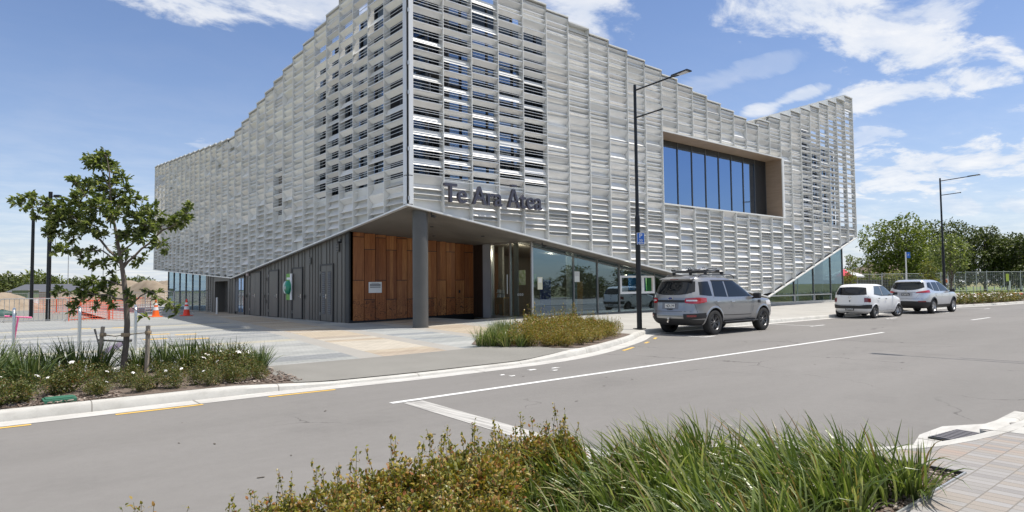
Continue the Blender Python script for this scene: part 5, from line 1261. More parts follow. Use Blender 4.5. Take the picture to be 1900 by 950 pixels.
c.patch('bumper_band', M_PL, lambda z_: -c.phx(-1.47, z_), lambda z_: c.phx(-1.47, z_), .43, lambda t_: .60-.035*math.exp(-((t_-.5)/.22)**4), n=36, m=4, off=.014)
c.rearline(-.58, .58, .60, .60, .008); c.rearline(-.72, -.56, .98, .62, .008); c.rearline(.56, .72, .62, .98, .008)
for sd_ in (1, -1): c.patch('tail_light', M_REDD, lambda z_: c.phy(.58, z_), lambda z_: c.phx(-1.52, z_), lambda t_: .70+.02*(1-t_), lambda t_: .90-.03*t_, n=12, m=4, off=.012, sides=(sd_,))
c.plate('DGW968', .40, .36, .115, M_PLK, M_PLW, .02, .0)
b = MB(); p = c.P(0, .93, .01); b.lathe([(.035, 0), (.055, 0), (.055, -.008), (.035, -.008), (.035, 0)], 20, (0, 0, 0), 'X'); o = b.build('badge', M_CHR, c.root); o.location = (p.x, 0, .925)
b = MB(); b.lathe([(0, 0), (.03, 0), (.03, -.01), (0, -.01)], 12, (0, 0, 0), 'X'); o = b.build('tailgate_lock', M_PL, c.root); o.location = (c.P(0, .76, .008).x, 0, .76)
b = MB(); b.tube([(-1.72, .12, .24), (-1.86, .12, .23)], .022, 10); b.tube([(-1.68, .30, .02+.23), (-1.68, .30, .02)], .012, 6); b.build('exhaust', M_PL, c.root)
c.mirror(.62, 1.0, M_PL, (.10, .17, .12)); c.front((.62, .78), (.30, .45), 22); windscreen(c, 1.02, 1.38)
b = MB(); b.box((-1.2, -.56, .8), (-1.15, -.12, 1.12)); b.box((-1.2, .12, .8), (-1.15, .56, 1.12)); b.box((-.1, -.5, .8), (-.05, -.15, 1.2)); b.box((-.1, .15, .8), (-.05, .5, 1.2)); b.build('seats', M_PL, c.root)

# ---- silver SUV ahead of it
rows = [(.27, -2.12, 2.10, .78), (.36, -2.26, 2.24, .86), (.50, -2.335, 2.33, .91), (.64, -2.345, 2.34, .93), (.78, -2.32, 2.33, .938), (.92, -2.28, 2.26, .934), (1.0, -2.255, 2.08, .925), (1.06, -2.24, 1.72, .91), (1.11, -2.22, 1.32, .89),
        (1.26, -2.12, 1.02, .84), (1.42, -2.0, .66, .775), (1.53, -1.93, .38, .725), (1.59, -1.90, .16, .68), (1.64, -1.82, -.06, .60), (1.67, -1.6, -.25, .50), (1.685, -1.3, -.45, .34)]
c = Car('silver_suv', rows, P_SILVER, 'silver sport utility car with wide red tail lights parked just before the flower bed', (37.6, 12.2, 0), R(-1.0))
RA, RF, RW = -1.32, 1.38, .355
c.body([(RA, .42), (RF, .42)], RW)
for x, st in ((RA, 0), (RF, 0)):
    for y in (-.80, .80): c.wheel(x, y, RW, .235, .24, M_RIML, 5, st, True)
for ax in (RA, RF): c.arch(ax, RW, .42, M_PL, .055, out=.014)
c.sidepoly('side_window', M_CG, -.42, (.98, .22), 1.10, lambda x: 1.545 if x < .22 else 1.545-(x-.22)*.56)
c.sidepoly('side_window', M_CG, (-1.18, -1.14), -.50, lambda x: 1.10+.05*max(0, -(x+.6)), 1.545)
c.sidepoly('quarter_window', M_CG, (-1.78, -1.62), -1.26, lambda x: 1.15+.30*max(0, -(x+1.3)), lambda x: 1.54-.06*max(0, -(x+1.3)))
c.seam([(-1.22, 1.54), (-1.22, 1.12), (-1.15, .95), (-.95, .80), (-.84, .55), (-.80, .42), (-.47, .41), (-.46, .8), (-.46, 1.54)]); c.seam([(-.44, .41), (.66, .41), (.74, .6), (.80, .9), (.84, 1.08)])
c.handles([(-1.02, .98), (-.24, .95)], P_SILVER)
c.reargrid('rear_window', M_CG, lambda z_: c.at(z_)[2]*.88, lambda t_: 1.16+.13*abs(t_)**2.5, lambda t_: 1.545-.015*t_*t_, off=.007)
c.rearline(-.45, .45, 1.065, 1.065, .012, .004, M_PL); c.reargrid('number_recess', mk('recess_silver', (.42, .43, .45), .4, .5), .30, .86, 1.03, off=.002)
for sd_ in (1, -1):
    c.patch('tail_light', M_RED, lambda z_: c.phy(.45, z_), lambda z_: c.phx(-1.72, z_), lambda t_: 1.02+.015*t_, lambda t_: 1.055+.11*t_**.6, n=16, m=4, off=.010, sides=(sd_,))
    c.patch('rear_fog_light', M_REDD, lambda z_: c.phy(.55, z_), lambda z_: c.phy(.82, z_), .585, .64, n=6, m=2, off=.018, sides=(sd_,))
c.patch('lower_bumper', M_PL, lambda z_: -c.phx(-1.76, z_), lambda z_: c.phx(-1.76, z_), .28, lambda t_: .60+.03*math.cos((t_-.5)*5), n=30, m=6, off=.010)
c.patch('sill', M_PL, lambda z_: c.phx(-.88, z_), lambda z_: c.phx(.94, z_), .28, .44, n=10, m=3, off=.010, sides=(1, -1))
c.rearline(-.84, .84, .74, .74, .009); c.rearline(-.60, -.44, .98, .76, .008); c.rearline(.44, .60, .76, .98, .008)
c.plate('EGM706', .95, .36, .12, M_PLK, M_PLW, .012)
b = MB(); p = c.P(0, 1.11, .01); b.lathe([(.03, 0), (.05, 0), (.05, -.008), (.03, -.008), (.03, 0)], 20, (0, 0, 0), 'X'); o = b.build('badge', M_CHR, c.root); o.location = (p.x, 0, 1.105)
b = MB(); b.hexa([(-1.98, -.58, 1.565), (-1.7, -.56, 1.63), (-1.7, .56, 1.63), (-1.98, .58, 1.565), (-1.99, -.56, 1.59), (-1.7, -.5, 1.66), (-1.7, .5, 1.66), (-1.99, .56, 1.59)]); b.build('spoiler', P_SILVER, c.root, smooth=True, bevel=.01)
c.mirror(.80, 1.07, M_PL, (.12, .22, .15)); c.front((.80, .95), (.45, .85), 22); windscreen(c, 1.13, 1.55)
# ================================================================== VEGETATION
LEAF_OAK = island('oak_leaf', [(0, (0.045, 0.065, 0.015)), (0.35, (0.09, 0.125, 0.025)), (0.65, (0.16, 0.20, 0.05)), (0.88, (0.27, 0.30, 0.11)), (1, (0.36, 0.37, 0.18))], 0.42, 0.36, 0.5)
LEAF_FLAX = island('strap_leaf', [(0, (0.05, 0.08, 0.020)), (0.28, (0.09, 0.13, 0.030)), (0.52, (0.14, 0.19, 0.045)), (0.70, (0.24, 0.28, 0.10)), (0.85, (0.42, 0.42, 0.22)), (0.92, (0.24, 0.13, 0.05)), (1, (0.58, 0.52, 0.36))], 0.36, 0.25, 0.5)
LEAF_FLAXD = island('dark_strap_leaf', [(0, (0.045, 0.075, 0.02)), (0.5, (0.085, 0.125, 0.035)), (0.85, (0.15, 0.19, 0.065)), (1, (0.25, 0.24, 0.12))], 0.4, 0.2, 0.45)
LEAF_ROSE = island('rose_leaf', [(0, (0.07, 0.085, 0.014)), (0.30, (0.16, 0.165, 0.022)), (0.55, (0.27, 0.24, 0.035)), (0.76, (0.34, 0.22, 0.05)), (0.93, (0.27, 0.10, 0.035)), (1, (0.40, 0.32, 0.12))], 0.40, 0.25, 0.45)
LEAF_ROSEG = island('green_rose_leaf', [(0, (0.045, 0.065, 0.014)), (0.45, (0.09, 0.115, 0.024)), (0.72, (0.15, 0.16, 0.035)), (0.88, (0.19, 0.09, 0.03)), (1, (0.26, 0.25, 0.10))], 0.42, 0.22, 0.45)
LEAF_T1 = island('tree_leaf', [(0, (0.055, 0.08, 0.013)), (0.5, (0.12, 0.155, 0.022)), (0.85, (0.20, 0.235, 0.04)), (1, (0.28, 0.29, 0.08))], 0.5, 0.25, 0.3)
LEAF_T2 = island('dark_tree_leaf', [(0, (0.03, 0.045, 0.012)), (0.5, (0.065, 0.088, 0.020)), (0.85, (0.115, 0.14, 0.035)), (1, (0.17, 0.185, 0.07))], 0.5, 0.2, 0.3)
LEAF_T3 = island('yellow_tree_leaf', [(0, (0.10, 0.13, 0.02)), (0.5, (0.19, 0.21, 0.04)), (0.85, (0.28, 0.27, 0.07)), (1, (0.30, 0.18, 0.05))], 0.5, 0.25, 0.3)
BARK = varied('bark', (0.10, 0.08, 0.065), (0.19, 0.155, 0.125), 9, 0.9, bump=0.7, bscale=40, stretch=(1, 1, .35))
STEM = mk('green_stem', (.13, .12, .045), .6)
PETAL = mk('white_petal', (0.82, 0.80, 0.76), 0.6)
def leaf(b, p, d, up, l, w, fold=0.25, lobes=False):
    """pointed leaf, six faces sharing vertices so it is one island"""
    d = d.normalized(); s_ = d.cross(up); s_ = s_.normalized() if s_.length > 1e-4 else d.orthogonal().normalized(); n_ = s_.cross(d)
    i = len(b.v); c = n_*(w*fold)
    if lobes:
        ws = [(0.0, 0.0), (.22, .55), (.34, .30), (.50, .62), (.62, .30), (.78, .45), (1.0, 0.0)]
        b.v.append(tuple(p))
        for t_, q in ws[1:-1]: b.v.append(tuple(p+d*l*t_-s_*w*q+c)); b.v.append(tuple(p+d*l*t_+s_*w*q+c)); b.v.append(tuple(p+d*l*t_-n_*w*.1*t_*4))
        b.v.append(tuple(p+d*l-n_*l*.15)); k = len(ws)-2
        def q(j, s): return i+1+3*j+s
        b.fi((i, q(0, 0), q(0, 2))); b.fi((i, q(0, 2), q(0, 1)))
        for j in range(k-1): b.fi((q(j, 0), q(j+1, 0), q(j+1, 2), q(j, 2))); b.fi((q(j, 2), q(j+1, 2), q(j+1, 1), q(j, 1)))
        e = i+1+3*k; b.fi((q(k-1, 0), e, q(k-1, 2))); b.fi((q(k-1, 2), e, q(k-1, 1)))
    else:
        m1 = p+d*l*.5; b.v += [tuple(p), tuple(p+d*l*.35-s_*w/2+c), tuple(p+d*l*.35+s_*w/2+c), tuple(p+d*l*.7-s_*w*.36+c*.8-n_*l*.04), tuple(p+d*l*.7+s_*w*.36+c*.8-n_*l*.04), tuple(p+d*l-n_*l*.12)]
        b.fi((i, i+1, i+2)); b.fi((i+1, i+3, i+4, i+2)); b.fi((i+3, i+5, i+4))
def rv(r_): 
    while True:
        v = Vector((r_.uniform(-1, 1), r_.uniform(-1, 1), r_.uniform(-1, 1)))
        if 0.05 < v.length < 1: return v
def limb(b, p0, p1, r0, r1, rnd, n=6, wob=.08, sag=0):
    pts = []; L_ = (p1-p0).length; off = Vector((0, 0, 0))
    for i in range(n+1):
        t_ = i/n
        if 0 < i < n: off += Vector((rnd.uniform(-1, 1), rnd.uniform(-1, 1), rnd.uniform(-1, 1)))*wob*L_/n
        pts.append(p0.lerp(p1, t_)+off*(1 if i < n else 0)+Vector((0, 0, sag*L_*math.sin(t_*math.pi))))
    b.tube(pts, [lerp(r0, r1, i/n) for i in range(n+1)], 7); return pts

# ---- the staked young oak on the left, its crown laid out as clumps on limbs
TP = Vector((1.93, 12.40, g(1.9, 12.4))); fh = Vector((math.cos(AZ), math.sin(AZ), 0)); rh = Vector((math.sin(AZ), -math.cos(AZ), 0))
depth = (TP-EYE).dot(FW); mpp = depth/F_PX
def tp(u, v, dd_=0.0):
    d = FW*F_PX+RT*(u-950)-UP*(v-475); return EYE+d*((depth+dd_)/F_PX)
T1 = empty('young_oak', tuple(TP), 0, 'young oak with a windblown open crown, staked in the flower bed at the left', 'tree')
rnd = random.Random(42)
trunk = [tp(228, 703), tp(230, 670), tp(234, 640), tp(236, 600), tp(234, 560), tp(230, 520), tp(226, 492), tp(220, 460), tp(214, 425), tp(207, 390), tp(204, 350), tp(203, 318), tp(198, 290)]
tr = [.055, .049, .046, .044, .041, .037, .033, .027, .022, .017, .013, .009, .005]
b = MB(); off = -TP
def rel(pts): return [p-TP for p in pts]
b.tube(rel(trunk), tr, 12)
clumps = [(192,284,13),(182,300,20),(205,308,20),(168,298,12),(226,330,13),(234,352,11),(160,345,22),(198,345,24),(238,376,12),(140,340,13),(215,365,14),(47,366,15),(30,377,10),(66,368,11),(40,385,8),(86,376,12),(98,392,15),(70,398,10),(118,382,16),(145,372,20),(178,382,22),(210,378,15),
 (110,408,22),(142,412,24),(175,418,22),(100,430,15),(86,434,9),(192,438,12),(228,398,12),(136,440,15),(118,462,11),(100,466,9),(152,468,12),(172,462,10),(150,482,7),(190,492,11),(245,378,9),(262,372,9),(278,388,15),(253,408,20),(284,402,16),(236,436,18),(262,440,21),(300,420,19),(322,413,16),(338,410,12),(350,384,10),(344,396,9),(352,408,9),(228,468,14),(298,448,15),(310,466,8),(262,480,9),(215,482,9),(272,420,18),
 (108,542,10),(125,540,8),(148,532,13),(172,522,15),(195,532,14),(152,556,14),(132,574,9),(170,546,14),(202,548,15),(218,522,10),(240,546,9),(252,560,9),(176,565,7),(210,566,8),(322,568,11),(308,560,8),(326,584,5),(290,545,7),(276,540,6),(268,588,5),(290,556,6),(162,484,8),(182,492,9),(208,506,6),(256,484,7),(140,468,6),(232,446,10),(205,400,15),(188,362,12),(60,384,9),(128,395,16),(160,395,16)]
lv = MB(); lv.recalc = False; ends = []
def nearest(pt, cand): return min(cand, key=lambda q: (q[0]-pt).length+max(0, q[0].z-pt.z)*1.6)
mains = [((228, 498), (262, 462), (300, 428), (336, 410), (350, 388)), ((226, 490), (190, 450), (172, 432), (140, 405), (90, 385), (45, 370)), ((222, 470), (256, 440), (262, 400)), ((212, 415), (180, 385), (150, 350)), ((209, 395), (232, 372), (228, 335)), ((204, 350), (190, 320), (178, 300)), ((235, 575), (255, 555), (275, 540), (300, 552), (322, 566)), ((235, 560), (205, 548), (165, 545), (128, 545)), ((230, 530), (200, 520), (170, 520)), ((226, 490), (190, 465), (150, 462), (105, 465)), ((226, 494), (240, 475), (262, 478))]
cand = []
for mi_, mm in enumerate(mains):
    dd0 = rnd.uniform(-.5, .5) if mi_ else .3; k = len(mm); pts = [tp(u, v, dd0*(i/(k-1))) for i, (u, v) in enumerate(mm)]
    cm = []
    for i in range(k-1):
        for q in range(3): cm.append(pts[i].lerp(pts[i+1], q/3)+(rv(rnd)*.02 if q else Vector()))
    cm.append(pts[-1]); b.tube(rel(cm), [lerp(.022 if mi_ < 2 else .015, .004, i/(len(cm)-1)) for i in range(len(cm))], 7)
    cand += [(q, i/len(cm)) for i, q in enumerate(cm)]
cand += [(q, 0) for q in trunk[5:]]
for (u, v, r_) in clumps:
    near = min(cand, key=lambda q: (tp(u, v)-q[0]).length); dd_ = (near[0]-EYE).dot(FW)-depth+rnd.uniform(-.30, .30); c0 = tp(u, v, dd_); rad = r_*mpp
    st = near[0]; tw = [st.lerp(c0, t_)+rv(rnd)*.012 for t_ in (0, .35, .7, 1)]; b.tube(rel(tw), [.006, .005, .004, .002], 5)
    n = int(12+r_*r_*.36)
    for q in range(max(2, n//9)):
        e = c0+Vector((rv(rnd).x*rad, rv(rnd).y*rad*1.1, rv(rnd).z*rad*.8)); b.tube(rel([c0, (c0+e)/2+rv(rnd)*.01, e]), [.003, .0025, .0015], 4)
        for k in range(9):
            p = c0.lerp(e, rnd.uniform(.45, 1.08))+rv(rnd)*rad*.20; dr = (e-c0).normalized()*.6+rv(rnd)*.8+Vector((0, 0, .15))-rh*.35
            leaf(lv, p-TP, dr, Vector((rnd.uniform(-.7, .7), rnd.uniform(-.7, .7), 1)), rnd.uniform(.07, .115), rnd.uniform(.030, .046), rnd.uniform(-.1, .4), True)
b.build('trunk', BARK, T1, smooth=True); lv.build('crown', LEAF_OAK, T1)
# stakes and tie
for nm, (u0, v0), (u1, v1), lab in (('tree_stake', (181, 696), (191, 606), 'leaning square wooden stake left of the young oak'), ('tree_stake', (272, 690), (275, 604), 'upright square wooden stake right of the young oak')):
    p0, p1 = tp(u0, v0, .05), tp(u1, v1, .05); b = MB(); d = p1-p0; q = d.to_track_quat('Z', 'Y').to_matrix() @ Matrix.Rotation(R(35), 3, 'Z')
    b.cbox((p0+p1)/2, (.05, .05, d.length), tilt=q); o = b.build(nm, varied('stake_wood', (.30, .25, .19), (.40, .34, .27), 12, .85, stretch=(1, 1, .2)), None, bevel=.004); tag(o, lab, 'tree stake', 'stakes of the young oak')
b = MB(); pts = [tp(191, 621, .05), tp(214, 624, .02), tp(233, 621, -.05), tp(255, 619, .02), tp(275, 617, .05)]; b.tube(pts, .009, 6)
for q in (0, 2, 4): b.lathe([(.045 if q != 2 else .062, -.03), (.05 if q != 2 else .068, -.015), (.05 if q != 2 else .068, .015), (.045 if q != 2 else .062, .03)], 14, tuple(pts[q]))
tag(b.build('tree_tie', varied('jute', (.30, .22, .14), (.38, .29, .19), 30, .9), smooth=True), 'brown woven tie strapping the young oak to its two stakes', 'tree tie')

# ---- bed plants
def tuft(name, n, h, seed, mat, wind=(0, 0), wid=.018, spread=.16):
    rnd = random.Random(seed); b = MB(); b.recalc = False
    for _ in range(n):
        a = rnd.uniform(0, 6.283); r0 = rnd.uniform(0, spread); base = Vector((r0*math.cos(a), r0*math.sin(a), 0)); l = h*rnd.uniform(.65, 1.25); lean = rnd.uniform(.15, 1.5); w = wid*rnd.uniform(.6, 1.2)
        out_ = Vector((math.cos(a+rnd.uniform(-.6, .6)), math.sin(a+rnd.uniform(-.6, .6)), 0)); d = (out_*lean*.55+Vector((wind[0], wind[1], 0))*rnd.uniform(.3, .9)+Vector((0, 0, 1))).normalized()
        p = base.copy(); seg = 6; i0 = len(b.v); dr = rnd.uniform(.12, .55)*(.7+lean); s_ = d.cross(Vector((0, 0, 1))); s_ = s_.normalized() if s_.length > 1e-3 else Vector((1, 0, 0)); tw = rnd.uniform(-.5, .5)
        for k in range(seg+1):
            t_ = k/seg; ww = w*(.75+.6*t_-1.3*t_*t_) if k < seg else 0.0015; ss = (Matrix.Rotation(tw*t_*2, 3, d) @ s_)
            b.v.append(tuple(p-ss*ww/2)); b.v.append(tuple(p+ss*ww/2))
            d = (d+Vector((0, 0, -dr*t_*.55))+Vector((wind[0], wind[1], 0))*.10).normalized(); p = p+d*(l/seg)
            if p.z < .02: p.z = .02
        for k in range(seg): b.fi((i0+2*k, i0+2*k+2, i0+2*k+3, i0+2*k+1))
    return b.build(name, mat)
def shrub(name, n, r_, h, seed, mat, ls=.028, sprigs=6, flowers=0, fl_r=.035, stem=True):
    rnd = random.Random(seed); root = empty(name); b = MB(); b.recalc = False; sb = MB(); fl = MB(); lumps = []
    for _ in range(7):
        a, q = rnd.uniform(0, 6.28), rnd.uniform(.15, .72)*r_; lumps.append((Vector((q*math.cos(a), q*math.sin(a), h*rnd.uniform(.35, .62))), r_*rnd.uniform(.30, .50), h*rnd.uniform(.28, .42)))
    tops = []
    for k in range(n):
        c, rr, hh = rnd.choice(lumps); v = rv(rnd).normalized()*rnd.uniform(.72, 1.08); p = c+Vector((v.x*rr, v.y*rr, v.z*hh)); 
        if p.z < .02: p.z = rnd.uniform(.02, .12)
        dr = (v*.7+rv(rnd)*.8+Vector((0, 0, .25))); l = ls*rnd.uniform(.7, 1.35)
        leaf(b, p, dr, Vector((rnd.uniform(-.6, .6), rnd.uniform(-.6, .6), 1)), l, l*.55, rnd.uniform(0, .3))
    for k in range(sprigs):
        c, rr, hh = rnd.choice(lumps); a = rnd.uniform(0, 6.28); p0 = c+Vector((math.cos(a)*rr*.5, math.sin(a)*rr*.5, 0)); p1 = p0+Vector((rnd.uniform(-.08, .08), rnd.uniform(-.08, .08), hh+h*rnd.uniform(.15, .50))); m_ = (p0+p1)/2+rv(rnd)*.02
        sb.tube([p0, m_, p1], [.0028, .002, .0012], 5)
        for j in range(26):
            t_ = rnd.uniform(.05, 1.02); p = p0.lerp(p1, t_)+rv(rnd)*.02; l = ls*rnd.uniform(.7, 1.25); leaf(b, p, rv(rnd)+Vector((0, 0, .3)), Vector((0, 0, 1))+rv(rnd)*.6, l, l*.5, .2)
        tops.append(p1)
    for k in range(10):
        c, rr, hh = lumps[k % 7]; sb.tube([Vector((rnd.uniform(-.05, .05), rnd.uniform(-.05, .05), 0)), c*.5+rv(rnd)*.02, c], [.008, .006, .004], 5)
    b.build('foliage', mat, root); sb.build('stems', STEM, root)
    for k in range(flowers):
        c, rr, hh = rnd.choice(lumps); a = rnd.uniform(0, 6.28); q = rnd.uniform(.3, .95); p = c+Vector((math.cos(a)*rr*q, math.sin(a)*rr*q, hh*math.sqrt(max(0, 1-q*q))+.03)); fr_ = fl_r*rnd.uniform(.8, 1.2)
        fb = MB(); fb.recalc = False
        for ring, (rad, zz_, m_) in enumerate(((1, 0, 5), (.7, .25, 5), (.38, .42, 4))):
            for j in range(m_):
                a = j*6.283/m_+ring*.6; d = Vector((math.cos(a), math.sin(a), zz_+.25)); leaf(fb, Vector((0, 0, zz_*fr_*.5)), d, Vector((0, 0, 1)), fr_*rad, fr_*rad*.95, .25)
        f_ = fb.build('flower', PETAL, root); f_.location = p; f_.rotation_euler = (rnd.uniform(-.5, .5), rnd.uniform(-.5, .5), rnd.uniform(0, 6))
    return root
def scatter(proto, spots, label, cat, group, zf, s=(.85, 1.2), seed=1, first=True):
    rnd = random.Random(seed)
    for k, q in enumerate(spots):
        x, y = q[0], q[1]; sc = q[2] if len(q) > 2 else rnd.uniform(*s)
        src = proto[k % len(proto)]
        if not src.get('used'): o = src; o['used'] = 1
        else: o = copy_tree(src)
        o.location = (x, y, zf(x, y)); o.scale = (sc, sc, sc*rnd.uniform(.9, 1.1)); o.rotation_euler = (0, 0, rnd.uniform(-.5, .5) if src.get('windy') else rnd.uniform(0, 6.28))
        tag(o, label, cat, group)
wind = (-0.62, 0.42)
zl = lambda x, y: g(x, y)+.012
# near bed
nf = [tuft('strap_leaf_tuft', 135, .58, 10+i, LEAF_FLAX, (-.55, .20), .029, .19) for i in range(4)]
for o in nf: o['windy'] = 1
sp = []
rnd = random.Random(7)
for x in [1.6+.34*k for k in range(13)]:
    for y in ((1.85, 2.3, 2.75, 3.15) if x < 4.4 else (1.80, 2.15, 2.5)):
        if (x+y*.25 < 2.75 and y > 2.45) or x < 1.75 or x > 5.12 or y > on_nk(x, 0.3)-.22: continue
        sp.append((x+rnd.uniform(-.10, .10), y+rnd.uniform(-.10, .10), rnd.uniform(.64, .86)*(1.0 if x > 2.8 else .8)))
scatter(nf, sp, 'windswept green strap leaf tuft in the near bed by the brick pavement', 'grass tuft', 'strap leaf tufts in the near bed', lambda x, y: .09, seed=3)
nr = [shrub('rose_shrub', 5200, .37, .44, 30+i, LEAF_ROSE, .030, 14) for i in range(3)]
sp = [(-.02, 3.62, .6), (.12, 3.40, .8), (.15, 3.78, .55), (.38, 3.62, .75), (.30, 3.3, .8), (.62, 3.42, .88), (1.02, 3.30, .9), (1.25, 3.45, .88), (1.45, 3.05, .95), (1.62, 3.40, .95), (1.85, 3.05, 1.0), (1.95, 3.42, 1.05), (2.20, 3.12, 1.1), (2.35, 3.45, 1.05), (2.62, 3.25, .95), (2.88, 3.50, 1.05), (3.10, 3.30, 1.0), (3.35, 3.52, .85), (1.25, 2.7, .9), (1.65, 2.6, .95), (2.1, 2.7, .95), (.75, 2.9, .8)]
sp = [(x, y, s_*.93) for x, y, s_ in sp]
scatter(nr, sp, 'red tipped green rose shrub in the near bed at the bottom of the view', 'shrub', 'rose shrubs in the near bed', lambda x, y: .09, seed=4)
# left bed
lt = [tuft('dark_strap_leaf_tuft', 150, .60, 50+i, LEAF_FLAXD, (-.15, .12), .026, .18) for i in range(2)]
sp = [(.05, 11.5, 1.15), (.25, 12.4, 1.1), (.62, 11.75, 1.0), (.55, 12.9, .9), (-.35, 12.7, 1.1), (1.25, 12.7, .95), (.95, 12.95, .9), (1.65, 12.75, .9), (2.2, 12.75, .9), (2.55, 12.62, .95), (2.9, 12.5, .9), (3.2, 12.35, .85), (3.55, 12.25, .8), (3.85, 11.55, .75), (3.93, 11.95, .7), (-.1, 10.9, .9), (-.8, 12.0, 1.1)]
scatter(lt, sp, 'dark green strap leaf tuft in the bed under the staked oak', 'grass tuft', 'strap leaf tufts in the left bed', zl, seed=5)

lr = [shrub('low_rose_shrub', 1300, .42, .40, 60+i, LEAF_ROSEG, .036, 9, fl, .05) for i, fl in enumerate((2, 1, 1, 0))]
sp = [(.02, 10.45, .95), (.30, 10.30, .8), (1.10, 11.1, .9), (1.35, 10.5, .8), (1.55, 11.6, .95), (1.75, 10.9, .9), (1.95, 11.6, .9), (2.05, 10.55, .8), (2.35, 11.15, .95), (2.45, 11.85, .9), (2.60, 10.55, .75), (2.85, 11.3, 1.0), (2.95, 11.9, .95), (3.05, 10.75, .75), (3.35, 11.6, 1.05), (3.45, 11.05, .8), (3.55, 12.0, .85), (1.20, 12.1, .9), (.85, 10.9, .7), (-.3, 10.8, .9), (3.15, 12.2, .9), (.55, 10.45, .8), (1.35, 10.35, .8), (1.8, 10.38, .8), (2.3, 10.36, .8), (2.7, 10.36, .8), (3.1, 10.4, .62), (3.45, 10.55, .6)]
sp = [(x, y, s_*(.68 if 1.2 < x < 2.9 and y < 12 else 1)) for x, y, s_ in sp]
scatter(lr, sp, 'low rose shrub with a few white blooms in the bed under the staked oak', 'shrub', 'rose shrubs in the left bed', zl, seed=6)
fr_ = shrub('white_rose_shrub', 500, .34, .42, 91, LEAF_ROSEG, .036, 6, 9, .05); scatter([fr_], [(.15, 10.75, 1.0), (-.15, 10.55, .9)], 'rose shrub covered in white blooms at the far left end of the bed', 'shrub', 'blooming rose shrubs at the left edge', zl, seed=8)
# middle bed by the entrance
mt_ = [tuft('bright_strap_leaf_tuft', 170, .54, 70+i, LEAF_FLAX, (-.12, .10), .018, .17) for i in range(2)]
sp = [(9.3, 12.35, .8), (9.6, 11.85, .8), (9.9, 11.6, .7), (9.45, 12.15, .85), (9.8, 12.5, .8), (9.75, 12.05, .9), (10.2, 12.9, .85), (10.6, 13.4, .85), (11.1, 13.9, .85), (11.6, 14.4, .85), (12.1, 14.6, .85), (12.6, 14.3, .85), (13.1, 13.9, .85), (13.5, 13.5, .9), (13.9, 13.1, .95), (14.25, 13.0, .85), (14.1, 12.75, .8), (10.05, 12.2, .8)]
scatter(mt_, sp, 'bright green strap leaf tuft in the bed by the kerb build out', 'grass tuft', 'strap leaf tufts in the middle bed', zl, seed=9)
mr = [shrub('bronze_rose_shrub', 1500, .58, .62, 80+i, LEAF_ROSE, .044, 7, 0) for i in range(2)]
sp = [(10.2, 11.75, .75), (10.5, 12.2, .9), (10.8, 11.5, .75), (10.95, 12.0, .9), (11.1, 12.7, .95), (11.5, 12.0, .85), (11.6, 12.9, 1.0), (11.9, 12.35, .9), (12.1, 13.3, 1.0), (12.4, 12.7, .95), (12.7, 13.1, 1.0), (12.9, 12.5, .8), (13.1, 12.9, .95), (13.4, 12.6, .8), (13.5, 13.1, .9), (10.55, 11.35, .6), (11.9, 11.75, .6), (12.8, 13.6, .9), (11.25, 11.35, .6), (12.3, 12.1, .7), (13.1, 12.35, .65), (13.8, 12.75, .7), (14.2, 12.9, .7), (9.75, 11.9, .6), (10.1, 11.5, .6), (10.35, 11.2, .5), (11.55, 11.5, .6), (12.6, 12.2, .6), (14.0, 13.3, .8), (10.8, 11.15, .5), (11.3, 11.0, .6), (11.9, 11.25, .6), (12.5, 11.6, .6), (13.1, 11.9, .6), (13.7, 12.25, .6), (14.3, 12.6, .6), (10.7, 10.9, .45)]
scatter(mr, sp, 'bronze green rose shrub in the bed by the kerb build out', 'shrub', 'rose shrubs in the middle bed', zl, seed=10)
# flower bed beyond the silver car
hr = [shrub('flowering_rose_shrub', 420, .55, .55, 95+i, (LEAF_ROSE, LEAF_ROSEG)[i % 2], .07, 3, 5, .07) for i in range(2)]
rnd = random.Random(5); sp = []
for x in [45.6+.62*k for k in range(22)]:
    for d in (.5, 1.1, 1.75): sp.append((x+rnd.uniform(-.15, .15), yk(x)+d+rnd.uniform(-.1, .1), rnd.uniform(.8, 1.1)))
scatter(hr, sp, 'bronze rose shrub dotted with white blooms in the bed beyond the silver car', 'shrub', 'rose shrubs in the far bed', zl, seed=11)

